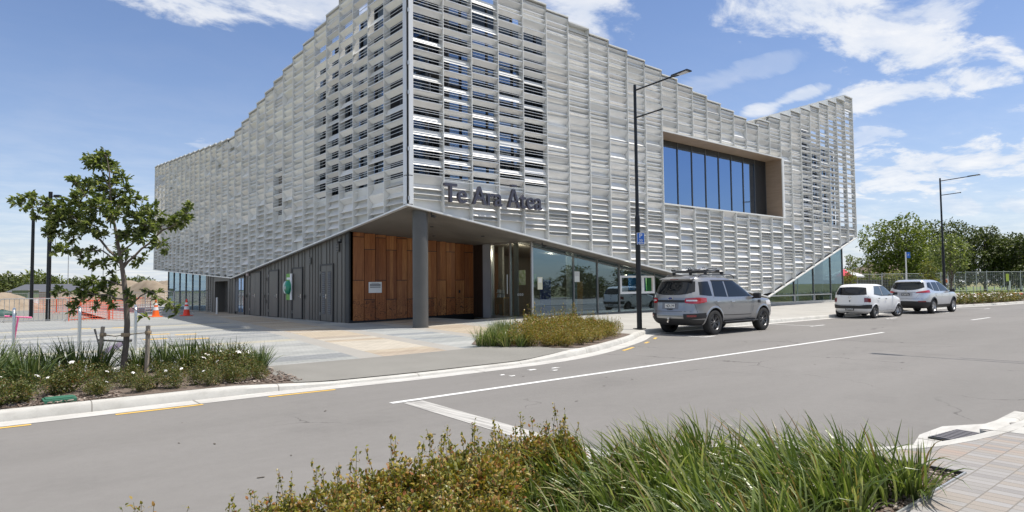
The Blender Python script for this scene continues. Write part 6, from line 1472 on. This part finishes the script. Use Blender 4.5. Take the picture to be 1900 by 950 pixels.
# ---- trees
def tree(name, p, h, w, seed, mat, label, cat='tree', n=1500, ls=.35, trunk_h=.25, nl=16, group=None, shape=1.0, tr_=None):
    rnd = random.Random(seed); root = empty(name, tuple(p), 0, label, cat, group); b = MB(); lv = MB(); lv.recalc = False
    th = h*trunk_h; r0 = tr_ or h*.022; top = Vector((rnd.uniform(-.03, .03)*h, rnd.uniform(-.03, .03)*h, h*.8)); tk = limb(b, Vector((0, 0, -.1)), top, r0, r0*.2, rnd, 8, .10)
    lumps = []
    for k in range(nl):
        f = (k+.5)/nl; z_ = th+(h-th)*(.12+.82*f); env = math.sin(math.pi*min(1, (.12+f*.80))**(.8*shape))**.6; a = k*2.4+rnd.uniform(-.5, .5); q = w/2*env*rnd.uniform(.35, .78)
        c = Vector((q*math.cos(a), q*math.sin(a), z_)); rr = w*rnd.uniform(.13, .23)*(0.6+.4*env); lumps.append((c, rr)); st = tk[max(1, min(7, int((z_/h)*7-.5)))]; limb(b, st, c, r0*.35, r0*.08, rnd, 4, .15)
    tot = sum(r_*r_ for _, r_ in lumps)
    for c, rr in lumps:
        for k in range(int(n*rr*rr/tot)):
            v = rv(rnd); v = v.normalized()*(v.length**.35)*rnd.uniform(.8, 1.12); pt = c+Vector((v.x*rr, v.y*rr, v.z*rr*.8)); l = ls*rnd.uniform(.6, 1.3)
            for q in range(2): leaf(lv, pt+rv(rnd)*l*.5, rv(rnd)+v*.5, Vector((0, 0, 1))+rv(rnd)*.9, l, l*.55, .2)
    b.build('trunk', BARK, root, smooth=True); lv.build('crown', mat, root); return root
def tat(u, dep, z_=0.0): return at(u, dep, z_)
tree('broad_tree', tat(1672, 88), 10.4, 10.5, 1, LEAF_T1, 'broad light green tree, the tallest behind the fence on the right', n=5200, ls=.36, trunk_h=.08, nl=30)
tree('broad_tree', tat(1752, 98), 10.6, 11, 2, LEAF_T2, 'dark topped tree right of the tallest one, behind the street tree with brown trunk', n=5000, ls=.36, trunk_h=.08, nl=30)
tree('dark_tree', tat(1826, 98), 9.6, 8.5, 3, LEAF_T2, 'dark green tree directly behind the far lamp post', n=4200, ls=.36, trunk_h=.05, nl=24)
tree('dark_tree', tat(1893, 96), 8.5, 8.5, 5, LEAF_T2, 'dark green tree cut by the right edge of the view', n=4200, ls=.36, trunk_h=.05, nl=24)
tree('dark_tree', tat(1868, 112), 9.6, 8, 6, LEAF_T2, 'dark rounded tree far behind the fence between the lamp post and the right edge', n=2600, ls=.4, trunk_h=.05, nl=20)
tree('dark_tree', tat(1712, 125), 8.4, 16, 16, LEAF_T2, 'low dark tree mass far behind the tallest trees', n=2600, ls=.5, trunk_h=.03, nl=20)
tree('street_tree', tat(1763, 49, .2), 4.9, 3.6, 4, LEAF_OAK, 'thin brown trunked street tree with reddish green crown in the far flower bed', n=1500, ls=.17, trunk_h=.36, nl=20, tr_=.07)
tree('sapling', tat(1724, 58, .2), 3.6, 1.7, 7, LEAF_T3, 'yellow green conical sapling behind the silver car', n=700, ls=.16, trunk_h=.15, nl=12, shape=1.3)
tree('columnar_tree', tat(1581, 66, .2), 4.3, 1.9, 8, LEAF_T1, 'small bushy green tree next to the red parasol', n=700, ls=.18, trunk_h=.1, nl=12)
tree('sapling', tat(1577, 54, .2), 2.6, 1.4, 9, LEAF_T3, 'thin yellowish sapling in front of the small bushy tree behind the white hatchback', n=330, ls=.14, trunk_h=.25, nl=10)
tree('sapling', tat(1612, 72, .2), 4.4, 1.3, 10, LEAF_T3, 'sparse almost leafless sapling in front of the tiled roof', n=90, ls=.14, trunk_h=.2, nl=10)
tree('bush', tat(1655, 66, .2), 2.6, 2.6, 12, LEAF_T3, 'yellow green bush showing over the fence between the parking sign and the tiled roof', 'bush', n=500, ls=.16, trunk_h=.1, nl=12)
tree('bush', tat(1615, 76, .2), 2.6, 3.0, 13, LEAF_T1, 'low green bush under the tiled roof behind the fence', 'bush', n=500, ls=.18, trunk_h=.1, nl=10)
# far tree line on the left, one shared model per kind
ft = [tree('far_tree', tat(u, 150), h, w, 40+i, m_, 'x', n=700, ls=.7, trunk_h=.02, nl=14) for i, (u, h, w, m_) in enumerate(((20, 5.0, 12, LEAF_T2), (62, 6.4, 9, LEAF_T1), (-30, 4.4, 12, LEAF_T1)))]
spots = [(-20, 150, 0, .9), (8, 140, 0, 1.0), (32, 150, 0, .95), (64, 150, 1, .95), (80, 140, 0, .9), (100, 160, 1, .8), (125, 175, 0, .8), (150, 165, 0, .9), (165, 180, 2, .9), (185, 170, 2, .7), (205, 180, 2, .8), (250, 170, 2, 1.0), (268, 165, 0, .9), (290, 180, 2, .8), (235, 185, 2, .8), (-60, 150, 1, 1.0), (-110, 150, 0, 1.0), (45, 170, 2, 1.0), (310, 185, 1, .6)]
used = set()
for k, (u, d, i, sc) in enumerate(spots):
    src = ft[i]; o = src if i not in used else copy_tree(src); used.add(i); o.location = tat(u, d, -.2); o.scale = (sc,)*3; o.rotation_euler = (0, 0, k*1.3); tag(o, 'small tree in the shelter belt on the left horizon', 'tree', 'trees of the left shelter belt')
# trees across the street, mirrored in the glass of the library
st = [tree('street_side_tree', (10, -18, 0), 7.0, 6.5, 70+i, LEAF_T2, 'x', n=1200, ls=.4, trunk_h=.15, nl=16) for i in range(2)]
for k, (x, y, sc) in enumerate([(2+3.6*q, -15-2*math.sin(q*1.7), .62+.16*math.sin(q*2.3)) for q in range(20)]):
    o = st[k % 2] if k < 2 else copy_tree(st[k % 2]); o.location = (x, y, -.8*sc); o.scale = (sc*1.25, sc*1.25, sc*.85); o.rotation_euler = (0, 0, k*.9); tag(o, 'tree across the street mirrored in the library glass', 'tree', 'trees mirrored in the glass')
# ================================================================== STREET FURNITURE
def lamp(name, x, y, z0, h, dirx, diry, label, arm=2.1, arm2=1.05, group='tall black street lamps', r_=.075):
    t_ = empty(name, (x, y, z0), math.atan2(diry, dirx), label, 'street lamp', group)
    b = MB(); b.tube([(0, 0, -.05), (0, 0, 3.6)], [r_*1.12, r_*1.05], 16); b.tube([(0, 0, 3.6), (0, 0, h)], [r_*.78, r_*.62], 16); b.lathe([(r_*1.05, 3.56), (r_*1.1, 3.6), (r_*.8, 3.68)], 16); pl = b.build('pole', MT['black'], t_, smooth=True)
    b = MB(); b.cbox((0, 0, .03), (.30, .30, .02)); b.build('base_plate', MT['black'], pl)
    b = MB(); b.tube([(0, 0, h-.18), (arm-.55, 0, h-.10)], .026, 10); a = b.build('arm', MT['black'], t_, smooth=True)
    b = MB(); b.hexa([(arm-.62, -.09, h-.115), (arm, -.14, h-.085), (arm, .14, h-.085), (arm-.62, .09, h-.115), (arm-.62, -.07, h-.06), (arm, -.12, h-.045), (arm, .12, h-.045), (arm-.62, .07, h-.06)]); hd = b.build('luminaire', MT['black'], t_, bevel=.008)
    b = MB(); b.hexa([(arm-.40, -.08, h-.112), (arm-.06, -.10, h-.096), (arm-.06, .10, h-.096), (arm-.40, .08, h-.112), (arm-.40, -.08, h-.102), (arm-.06, -.10, h-.088), (arm-.06, .10, h-.088), (arm-.40, .08, h-.102)]); b.build('lens', mk('lamp_lens', (.55, .56, .58), .3), hd)
    if arm2: b = MB(); b.tube([(0, 0, h-1.08), (arm2, 0, h-1.03)], .024, 10); b.tube([(arm2, 0, h-1.03), (arm2+.04, 0, h-1.028)], .034, 10); b.build('banner_arm', MT['black'], t_, smooth=True)
    return t_
lamp('street_lamp', 16.47, 13.47, g(16.47, 13.5), 7.95, 0, -1, 'black street lamp with two arms beside the back of the grey four wheel drive')
lamp('street_lamp', 46.5, 13.9, .1, 7.95, 0, -1, 'black street lamp in the far flower bed in front of the dark trees')
lamp('street_lamp', 18.5, .85, .12, 10.1, 0, 1, 'black street lamp on the near pavement whose two armed shadow crosses the road', arm=2.9, arm2=1.5)
for (u, v0, vt, d, lab) in ((90, 598, 352, 37.9, 'thicker black lamp column on the dry grass left of the building, the taller of the two'), (59, 587, 398, 46.0, 'thinner black lamp column further back on the dry grass')):
    p = at(u, d*.82 if u == 90 else d*.86); dep = (p-EYE).dot(fh); h = (598-352)/F_PX*dep if u == 90 else (588-398)/F_PX*dep
    t_ = empty('lamp_column', (p.x, p.y, 0), AZ-R(90), lab, 'lamp column', 'lamp columns at the left'); b = MB(); b.tube([(0, 0, -.1), (0, 0, h)], [.10, .085], 14); b.build('pole', MT['black'], t_, smooth=True)
    b = MB(); b.tube([(0, 0, h-.22), (.22, 0, h-.22)], .02, 8); b.cbox((.34, 0, h-.22), (.26, .2, .12)); b.build('floodlight', MT['black'], t_)
for (u, d, h) in ((126, 140, 12.5), (191, 150, 12), (170, 190, 9)):
    p = at(u, d); b = MB(); b.tube([(p.x, p.y, 0), (p.x, p.y, h)], .09, 6); b.tube([(p.x, p.y, h), (p.x+1.4, p.y-1, h+.2)], .07, 6); tag(b.build('distant_mast', MT['galv']), 'thin pale mast rising from the left horizon', 'mast', 'thin masts on the horizon')
# parking signs
sg_ = empty('parking_sign', (16.47, 13.385, 3.05), 0, 'blue parking sign with P 30 clamped to the black street lamp', 'parking sign')
SR = R(-40)
M_BLUE = mk('sign_blue', (.02, .13, .50), .4); M_WS = mk('sign_white', (.80, .80, .80), .4)
sg_.rotation_euler = (0, 0, SR)
b = MB(); b.box((-.10, -.012, -.19), (.15, -.004, .19)); b.build('plate', M_WS, sg_, bevel=.002)
b = MB(); b.box((-.085, -.016, -.175), (.135, -.0125, .175)); b.build('face', M_BLUE, sg_)
def stext(s_, x, z_, size, parent, mat, y=-.018):
    me = text_mesh(s_, size, .0005, .004*size); mx = max(v.co.x for v in me.vertices)
    for v in me.vertices: v.co.x -= mx/2
    me.materials.append(mat); o = bpy.data.objects.new('lettering', me); COL.objects.link(o); o.parent = parent; o.rotation_euler = (R(90), 0, 0); o.location = (x, y, z_)
stext('P', .025, .02, .20, sg_, M_WS); stext('30', .025, -.10, .115, sg_, M_WS)
b = MB(); b.box((-.06, -.0185, -.150), (.11, -.0165, -.128)); b.hexa([(.085, -.0185, -.160), (.12, -.0185, -.139), (.12, -.0185, -.139), (.085, -.0185, -.118), (.085, -.0165, -.160), (.12, -.0165, -.139), (.12, -.0165, -.139), (.085, -.0165, -.118)]); b.build('arrow', M_WS, sg_)
ps = at(1681, 41.5, 0); ps.z = .15
s2 = empty('sign_post', tuple(ps), SR, 'white post carrying a small blue parking sign behind the silver car', 'sign post')
b = MB(); b.tube([(0, 0, 0), (0, 0, 3.35)], .04, 12); b.build('post', MT['white'], s2, smooth=True); b = MB(); b.box((.02, -.055, 2.95), (.26, -.045, 3.33)); pf_ = b.build('plate', M_BLUE, s2); stext('P', .14, 3.08, .17, pf_, M_WS, -.057)
# bike hoops, bollard
HM = MT['steel']
def hoop(u, v, lab, ang, L_=.72, H_=1.02, r_=.03):
    p = at(u, 1); q = EYE+pix_dir(u, v)*1; d = pix_dir(u, v); t_ = (.14-EYE.z)/d.z; p = EYE+d*t_; p.z = g(p.x, p.y)-.02
    b = MB(); c = Vector((math.cos(ang), math.sin(ang), 0)); rr = .16; pts = [Vector((0, 0, 0)), Vector((0, 0, H_-rr))]
    for k in range(1, 7): a = k*math.pi/12; pts.append(c*(rr-rr*math.cos(a))+Vector((0, 0, H_-rr+rr*math.sin(a))))
    for k in range(0, 7): a = k*math.pi/12; pts.append(c*(L_-rr+rr*math.sin(a))+Vector((0, 0, H_-rr+rr*math.cos(a))))
    pts.append(c*L_+Vector((0, 0, 0))); b.tube(pts, r_, 12); o = b.build('bike_hoop', HM, smooth=True); o.location = p; tag(o, lab, 'bike hoop', 'steel bike hoops'); return p
hv = Vector((1.82, 17.23)).normalized()
hang = [math.atan2(17.5, .70)-R(.3), math.atan2(17.25, 1.78)+R(.8), math.atan2(17.2, 2.92)+R(.8)]
h1 = hoop(24, 666, 'steel bike hoop at the left edge with the pink scooter against it', hang[0]); h2 = hoop(147, 659, 'steel bike hoop in the middle of the three, left of the young oak', hang[1]); h3 = hoop(251, 653, 'steel bike hoop behind the young oak with the black scooter lying at it', hang[2])
b = MB(); b.tube([(0, 0, 0), (0, 0, .9)], .055, 14); b.lathe([(.055, .9), (.045, .92), (0.0, .925)], 14); o = b.build('white_bollard', MT['white'], smooth=True); o.location = (10.4, 38.2, .2); tag(o, 'white bollard standing in front of the roller door', 'bollard')
# scooters
PK = mk('pink_plastic', (.75, .12, .30), .4)
def scooter(mat, lab, loc, rz, lean, mat2=None):
    r_ = empty('kick_scooter', loc, 0, lab, 'scooter'); r_.rotation_mode = 'QUATERNION'
    r_.rotation_quaternion = (Matrix.Rotation(rz, 3, 'Z') @ Matrix.Rotation(lean, 3, 'X')).to_quaternion()
    b = MB(); b.cbox((.30, 0, .10), (.46, .11, .025)); b.build('deck', mat2 or mat, r_, smooth=True, bevel=.008)
    b = MB(); b.tube([(.60, 0, .08), (.56, 0, .20), (.48, 0, .82)], .018, 10); b.tube([(.50, 0, .105), (.57, 0, .16)], .02, 8); b.build('stem', mat, r_, smooth=True)
    b = MB(); b.tube([(.48, -.22, .82), (.48, .22, .82)], .014, 10); hb = b.build('handlebar', mat, r_, smooth=True)
    for s_ in (-1, 1): b = MB(); b.tube([(.48, s_*.14, .82), (.48, s_*.24, .82)], .019, 10); b.build('grip', mat, hb, smooth=True)
    for x in (.62, .02): b = MB(); b.lathe([(.018, -.015), (.055, -.015), (.062, 0), (.055, .015), (.018, .015), (.018, -.015)], 20, (x, 0, .062), 'Y'); b.build('wheel', M_PL, r_, smooth=True)
    return r_
scooter(PK, 'pink kick scooter standing against the bike hoop at the left edge', (h1.x+.05, h1.y+.02, h1.z+.03), R(95), R(6), M_PL)
s_ = scooter(M_PL, 'black kick scooter fallen on its side at the bike hoop behind the young oak', (0, 0, 0), 0, 0, mk('mauve_deck', (.42, .33, .42), .5))
s_.rotation_quaternion = (Matrix.Rotation(AZ-R(92), 3, 'Z') @ Matrix.Rotation(R(-24), 3, 'Y') @ Matrix.Rotation(R(78), 3, 'X')).to_quaternion(); pp = at(198, 14.15); s_.location = (pp.x, pp.y, .20)
# barriers
def barrier(name, p, q, h, mat, lab, group, n=12, mesh=False, cat='barrier', rt=.02, z0=.0, feet=True):
    p, q = Vector(p), Vector(q); d = q-p; L_ = d.length; r_ = empty(name, (p.x, p.y, z0), math.atan2(d.y, d.x), lab, cat, group)
    b = MB(); rr = .12; pts = [(0, 0, .12), (0, 0, h-rr), (rr*.3, 0, h-rr*.3), (rr, 0, h), (L_-rr, 0, h), (L_-rr*.3, 0, h-rr*.3), (L_, 0, h-rr), (L_, 0, .12)]; b.tube(pts, rt, 8); b.tube([(0, 0, .16), (L_, 0, .16)], rt*.8, 8); b.build('frame', mat, r_, smooth=True)
    b = MB()
    if mesh:
        for k in range(1, n): b.tube([(L_*k/n, 0, .16), (L_*k/n, 0, h)], .006, 4)
        for k in range(1, 8): b.tube([(0, 0, .16+(h-.16)*k/8), (L_, 0, .16+(h-.16)*k/8)], .006, 4)
    else:
        for k in range(1, n): b.tube([(L_*k/n, 0, .16), (L_*k/n, 0, h)], rt*.5, 6)
    b.build('bars', mat, r_)
    if feet:
        for x in (.12, L_-.12): b = MB(); b.tube([(x, -.28, .02), (x, 0, .16), (x, .28, .02)], .014, 6); b.build('foot', mat, r_)
    return r_
ORG = mk('orange_mesh', (.85, .13, .05), .5)
def ap(u, d): p = at(u, d); return (p.x, p.y, 0)
barrier('crowd_barrier', ap(0, 28.6), ap(126, 29.2), 1.12, MT['galv'], 'galvanised crowd barrier with upright bars in front of the dry grass at the left edge', None, 14, z0=.12)
for k, (a, c_, lab) in enumerate((((129, 29.3), (204, 30.5), 'orange mesh barrier right after the galvanised crowd barrier'), ((202, 30.6), (238, 29.6), 'orange mesh barrier behind the oak trunk'), ((148, 34), (210, 31), 'orange mesh barrier running back beside the pale path behind the oak'), ((55, 44), (105, 44.5), 'orange mesh barrier between the two black lamp columns'), ((106, 44.5), (150, 45), 'orange mesh barrier behind the right hand black lamp column'), ((151, 43), (200, 42), 'orange mesh barrier far behind the young oak'), ((236, 38.5), (280, 40), 'orange mesh barrier behind the orange cone'))):
    barrier('mesh_barrier', ap(*a), ap(*c_), 1.1, ORG, lab, 'orange mesh barriers', 14, True)
for k, (a, c_, lab) in enumerate((((270, 33.2), (322, 34.5), 'pale wire barrier behind the orange cone'), ((323, 34.5), (352, 37), 'pale wire barrier behind the red cone'), ((352, 37), (392, 38.5), 'pale wire barrier standing in front of the glass corner'))):
    barrier('wire_barrier', ap(*a), ap(*c_), 1.35, MT['galv'], lab, 'pale wire barriers', 12, True, z0=.15)
def cone(u, v, mat, lab):
    d = pix_dir(u, v); t_ = (.17-EYE.z)/d.z; p = EYE+d*t_; r_ = empty('traffic_cone', (p.x, p.y, g(p.x, min(p.y, 60))), R(20), lab, 'traffic cone', 'traffic cones by the side front')
    b = MB(); b.lathe([(.20, .03), (.17, .05), (.035, .88), (0.0, .885)], 24); cn = b.build('cone_body', mat, r_, smooth=True)
    b = MB(); b.cbox((0, 0, .018), (.48, .48, .036)); b.build('base', mat, r_, bevel=.012)
    for z0, z1 in ((.34, .50), (.60, .70)): b = MB(); rr = lambda z_: .173-(z_-.05)*.1635+.003; b.lathe([(rr(z0), z0), (rr(z1), z1)], 24); b.build('band', M_WS, cn, smooth=True)
cone(289, 589, mk('cone_orange', (.95, .16, .02), .5), 'bright orange traffic cone half hidden by the oak leaves'); cone(346, 587, mk('cone_red', (.80, .06, .03), .5), 'red and white traffic cone right of the oak tree')
# defibrillator
ad = empty('defibrillator_box', (XW-.06, 29.35, 1.0), 0, 'round green defibrillator cabinet on a green and white board on the dark side wall', 'defibrillator')
G1 = mk('aed_green', (.17, .42, .06), .5); G2 = mk('aed_dark_green', (.01, .24, .13), .3)
b = MB(); b.box((-.02, -.12, .05), (0, .42, 1.25)); b.build('board', G1, ad); b = MB(); b.box((-.06, -.32, .05), (-.02, -.14, 1.25)); b.build('side_board', M_WS, ad)
b = MB(); b.lathe([(0, -.20), (.18, -.19), (.30, -.12), (.33, 0)], 28, (-.02, .02, .62), 'X'); b.build('cabinet', G2, ad, smooth=True)
b = MB(); b.lathe([(0, -.04), (.28, -.03), (.30, 0)], 28, (-.04, .42, .62), 'X'); b.build('cabinet_cover', mk('aed_pale', (.5, .6, .58), .3), ad, smooth=True)
b = MB(); b.box((-.235, -.05, .58), (-.20, .09, .63)); b.box((-.235, -.02, .54), (-.20, .05, .68)); b.build('symbol', M_WS, ad); b = MB(); b.box((-.024, -.08, .98), (-.0205, .36, 1.08)); b.build('board_line', M_WS, ad)
# utility lid
b = MB(); b.cbox((0, 0, .03), (.36, .26, .06)); b.cbox((0, 0, .065), (.31, .21, .015)); o = b.build('utility_lid', mk('green_lid', (.035, .14, .085), .6), bevel=.01); o.location = (.88, 10.24, .12); tag(o, 'dark green utility box lid in the mulch right behind the left kerb', 'utility box')
b = MB(); b.box((-.3, -.3, 0), (.3, .3, .006)); o = b.build('access_cover', MT['mullion']); o.location = (4.1, 17.6, g(4.1, 17.6)+.003); tag(o, 'flat dark metal access cover set in the striped plaza right of the oak', 'access cover')
# temporary fence on the right
pts = [at(1470, 57, .25), at(1590, 60, .28), at(1680, 62, .32), at(1745, 64, .38), at(1770, 68, .5), at(1830, 71, .55), at(2010, 76, .6)]
run = []; step = 2.45
for a, c_ in zip(pts, pts[1:]):
    n = max(1, round((c_-a).length/step))
    for k in range(n): run.append((a.lerp(c_, k/n), a.lerp(c_, (k+1)/n)))
words = ['behind the red parasol', 'behind the white hatchback roof', 'behind the dark boards', 'left of the white sign post', 'right of the white sign post', 'above the silver car roof', 'behind the silver car mirror', 'under the hazard sign', 'left of the street tree trunk', 'right of the street tree trunk', 'left of the far lamp post', 'right of the far lamp post', 'left of the yellow green banner', 'under the yellow green banner', 'right of the yellow green banner', 'at the right edge of the view', 'beyond the right edge', 'beyond the parasol']
fp = None
for k, (a, c_) in enumerate(run):
    d = c_-a; L_ = math.hypot(d.x, d.y)
    if fp is None:
        fp = empty('mesh_fence_panel', tuple(a), 0); b = MB(); H_ = 2.05
        b.tube([(0, 0, 0), (0, 0, H_+.15)], .028, 8); b.tube([(step-.06, 0, 0), (step-.06, 0, H_+.0)], .028, 8); b.tube([(0, 0, H_), (step-.06, 0, H_)], .022, 8); b.tube([(0, 0, .12), (step-.06, 0, .12)], .022, 8); b.build('frame', MT['galv'], fp, smooth=True)
        b = MB()
        for q in range(1, 13): b.box((0, -.004, .12+q*(H_-.12)/13-.006), (step-.06, .004, .12+q*(H_-.12)/13+.006))
        for q in range(1, 9): b.box((q*step/9-.004, -.004, .12), (q*step/9+.004, .004, H_))
        b.build('wire_mesh', MT['galv'], fp); o = fp
    else: o = copy_tree(fp)
    o.location = a; o.rotation_euler = (0, 0, math.atan2(d.y, d.x)); o.scale = (L_/step, 1, 1); tag(o, 'temporary mesh fence panel '+(words[k % len(words)] if k < len(words) else 'further along'), 'fence panel', 'temporary fence panels on the right')
p = at(1640, 66, .2); q = at(1735, 69, .2)
b = MB(); d = (q-p).normalized(); n_ = Vector((-d.y, d.x, 0))*.03
bf = empty('board_fence', tuple(p), 0, 'dark horizontal board fence behind the mesh panels and the two small cars', 'fence'); b = MB()
for k in range(8): zz_ = .05+k*.2; b.hexa([tuple(v-p+Vector((0, 0, zz_))) for v in (p-n_-d*9, q-n_, q+n_, p+n_-d*9)]+[tuple(v-p+Vector((0, 0, zz_+.185))) for v in (p-n_-d*9, q-n_, q+n_, p+n_-d*9)])
b.build('boards', mk('dark_boards', (.035, .033, .032), .7), bf)
b = MB(); s0 = at(1753, 62.5, 1.55); b.cbox(s0, (.55, .03, .62), AZ-R(90)); o = b.build('hazard_sign', M_WS); tag(o, 'small white and orange notice hung on the mesh fence left of the street tree', 'notice')
b = MB(); b.cbox(s0+Vector((0, -.03, .08)), (.3, .03, .3), AZ-R(90)); o2 = b.build('sign_picture', mk('notice_orange', (.75, .2, .06), .6)); o2.parent = o
b = MB(); s0 = at(1868, 69.5, 1.95); b.cbox(s0, (.30, .03, .80), AZ-R(90)); tag(b.build('banner', mk('banner_green', (.55, .62, .10), .6)), 'narrow yellow green banner hung on the mesh fence near the right edge', 'banner')
b = MB(); s0 = at(1872, 69.4, 1.1); b.cbox(s0, (.12, .03, 1.0), AZ-R(90)); tag(b.build('white_board', M_WS), 'narrow white board under the yellow green banner on the fence', 'board')
# park beyond the fence: low rails, orange barriers lying down, boulders
b = MB(); c1, c2, c3, c4 = at(1560, 60), at(2100, 62), at(2400, 180), at(1500, 180)
b.face([(v.x, v.y, .05) for v in (c1, c2, c3, c4)]); tag(b.build('park_lawn', varied('lawn', (.10, .16, .03), (.17, .20, .05), .3, .9)), kind='structure')
for k, (u, d) in enumerate(((1768, 57), (1812, 59), (1832, 60), (1878, 62))):
    p = at(u, d); b = MB(); b.cbox((p.x, p.y, .32), (1.5, .4, .22), R(20*k)); tag(b.build('barrier_base', ORG, bevel=.04), 'orange plastic barrier lying on the ground in front of the mesh fence', 'barrier', 'orange barriers lying by the fence')
for k, (u, d, s_) in enumerate(((1776, 60, .45), (1800, 60, .3), (1845, 62, .35), (1895, 62, .4))):
    p = at(u, d); b = MB(); rnd = random.Random(k); bm_ = []; b.lathe([(.01, 0), (.7, .12), (.9, .45), (.6, .8), (.01, .92)], 9, (0, 0, 0)); b.v = [(v[0]*s_*rnd.uniform(.8, 1.2)*1.5, v[1]*s_*rnd.uniform(.8, 1.2), v[2]*s_) for v in b.v]; o = b.build('boulder', MT['kerb'], smooth=True, angle=80); o.location = (p.x, p.y, .1); tag(o, 'pale boulder at the foot of the mesh fence', 'boulder', 'boulders by the fence')
for k in range(12):
    u = 1752+k*13; p = at(u, 80); b = MB(); b.tube([(p.x, p.y, 0), (p.x, p.y, 1.0)], .06, 6); tag(b.build('park_post', MT['galv']), 'short pale post on the lawn beyond the mesh fence', 'post', 'short posts in the park')
# house, parasol
p = at(1647, 110); hs = empty('bungalow', (p.x, p.y, 0), AZ-R(90), 'low house with brown tiled roof behind the right hand fence', 'house')
b = MB(); b.box((-7, -4, 0), (7, 4, 2.4)); b.build('wall', mk('house_wall', (.25, .2, .16), .8), hs)
b = MB(); b.hexa([(-7.8, -4.8, 2.4), (7.8, -4.8, 2.4), (7.8, 4.8, 2.4), (-7.8, 4.8, 2.4), (-3.4, -.05, 4.7), (3.4, -.05, 4.7), (3.4, .05, 4.7), (-3.4, .05, 4.7)]); b.build('roof', varied('brown_tiles', (.13, .095, .07), (.18, .135, .10), 2, .8), hs)
p = at(1566, 60); pr_ = empty('red_parasol', (p.x, p.y, .1), 0, 'red and white garden parasol behind the far glass corner of the library', 'parasol')
b = MB(); b.tube([(0, 0, 0), (0, 0, 2.75)], .03, 8); b.build('pole', MT['white'], pr_)
b = MB(); n = 8
for k in range(n):
    a, c_ = 2*math.pi*k/n, 2*math.pi*(k+1)/n; b.cur = k % 2; b.face([(0, 0, 2.75), (1.75*math.cos(a), 1.75*math.sin(a), 2.1), (1.75*math.cos(c_), 1.75*math.sin(c_), 2.1)]); b.face([(1.75*math.cos(a), 1.75*math.sin(a), 2.1), (1.75*math.cos(a), 1.75*math.sin(a), 1.95), (1.75*math.cos(c_), 1.75*math.sin(c_), 1.95), (1.75*math.cos(c_), 1.75*math.sin(c_), 2.1)])
b.build('canopy', [mk('parasol_red', (.55, .05, .08), .8), M_WS], pr_)
# left background: houses, container, green heap cover, fence
for k, (u, d, w, h, lab) in enumerate(((128, 118, 17, 2.9, 'long dark roofed house on the left horizon behind the oak'), (205, 135, 12, 2.5, 'second dark roofed house further right on the horizon'))):
    p = at(u, d); hs = empty('distant_house', (p.x, p.y, 0), AZ-R(90), lab, 'house'); b = MB(); b.box((-w/2, -3, 0), (w/2, 3, 1.5)); b.build('wall', mk('cream_wall', (.42, .38, .32), .8), hs)
    b = MB(); b.hexa([(-w/2-.4, -3.6, 1.5), (w/2+.4, -3.6, 1.5), (w/2+.4, 3.6, 1.5), (-w/2-.4, 3.6, 1.5), (-w/2+.6, -.1, h), (w/2-.6, -.1, h), (w/2-.6, .1, h), (-w/2+.6, .1, h)]); b.build('roof', mk('slate_roof', (.10, .105, .12), .7), hs)
p = at(47, 72); sh = empty('site_shed', (p.x, p.y, 0), AZ-R(85), 'small green and white site shed left of the black lamp columns', 'shed')
b = MB(); b.box((-.75, -1, 0), (.85, 1, .85)); b.build('white_skirt', M_WS, sh); b = MB(); b.box((-.74, -.99, .85), (.84, .99, 1.7)); b.build('wall', mk('shed_green', (.16, .21, .13), .7), sh); b = MB(); b.box((-.9, -1.1, 1.7), (1.0, 1.1, 1.78)); b.build('roof', MT['galv'], sh)
for k in range(9):
    a, c_ = at(-60+k*38, 62, 0), at(-60+(k+1)*38, 62, 0); d = c_-a
    o = copy_tree(fp); o.location = (a.x, a.y, -.35); o.rotation_euler = (0, 0, math.atan2(d.y, d.x)); o.scale = (math.hypot(d.x, d.y)/step, 1, .85); tag(o, 'grey mesh fence panel of the building site on the left', 'fence panel', 'site fence panels on the left')
p = at(6, 40); b = MB(); b.lathe([(.9, 0), (.85, .25), (.5, .5), (.01, .62)], 11); rnd = random.Random(3); b.v = [(v[0]*1.3+rnd.uniform(-.1, .1), v[1]*.8+rnd.uniform(-.1, .1), v[2]+rnd.uniform(0, .1)) for v in b.v]; b.v = [(v[0]*.6, v[1]*.6, v[2]*.7) for v in b.v]; o = b.build('tarpaulin', mk('tarp', (.03, .085, .075), .6), smooth=True); o.location = (p.x, p.y, 0); tag(o, 'crumpled dark green tarpaulin on the dry grass at the left edge', 'tarpaulin')
# low building across the street (seen mirrored in the glass)
o = empty('low_building', (24, -34, 0), 0, 'low grey roofed building across the street mirrored in the library glass', 'building'); b = MB(); b.box((-16, -6, 0), (16, 6, 3.2)); b.build('wall', mk('block_wall', (.2, .19, .18), .8), o)
b = MB(); b.hexa([(-17, -7, 3.2), (17, -7, 3.2), (17, 7, 3.2), (-17, 7, 3.2), (-12, -.2, 5.6), (12, -.2, 5.6), (12, .2, 5.6), (-12, .2, 5.6)]); b.build('roof', mk('metal_roof', (.16, .165, .17), .5, .4), o)
for o in list(bpy.data.objects):
    for k in ('used', 'windy'):
        if k in o.keys(): del o[k]
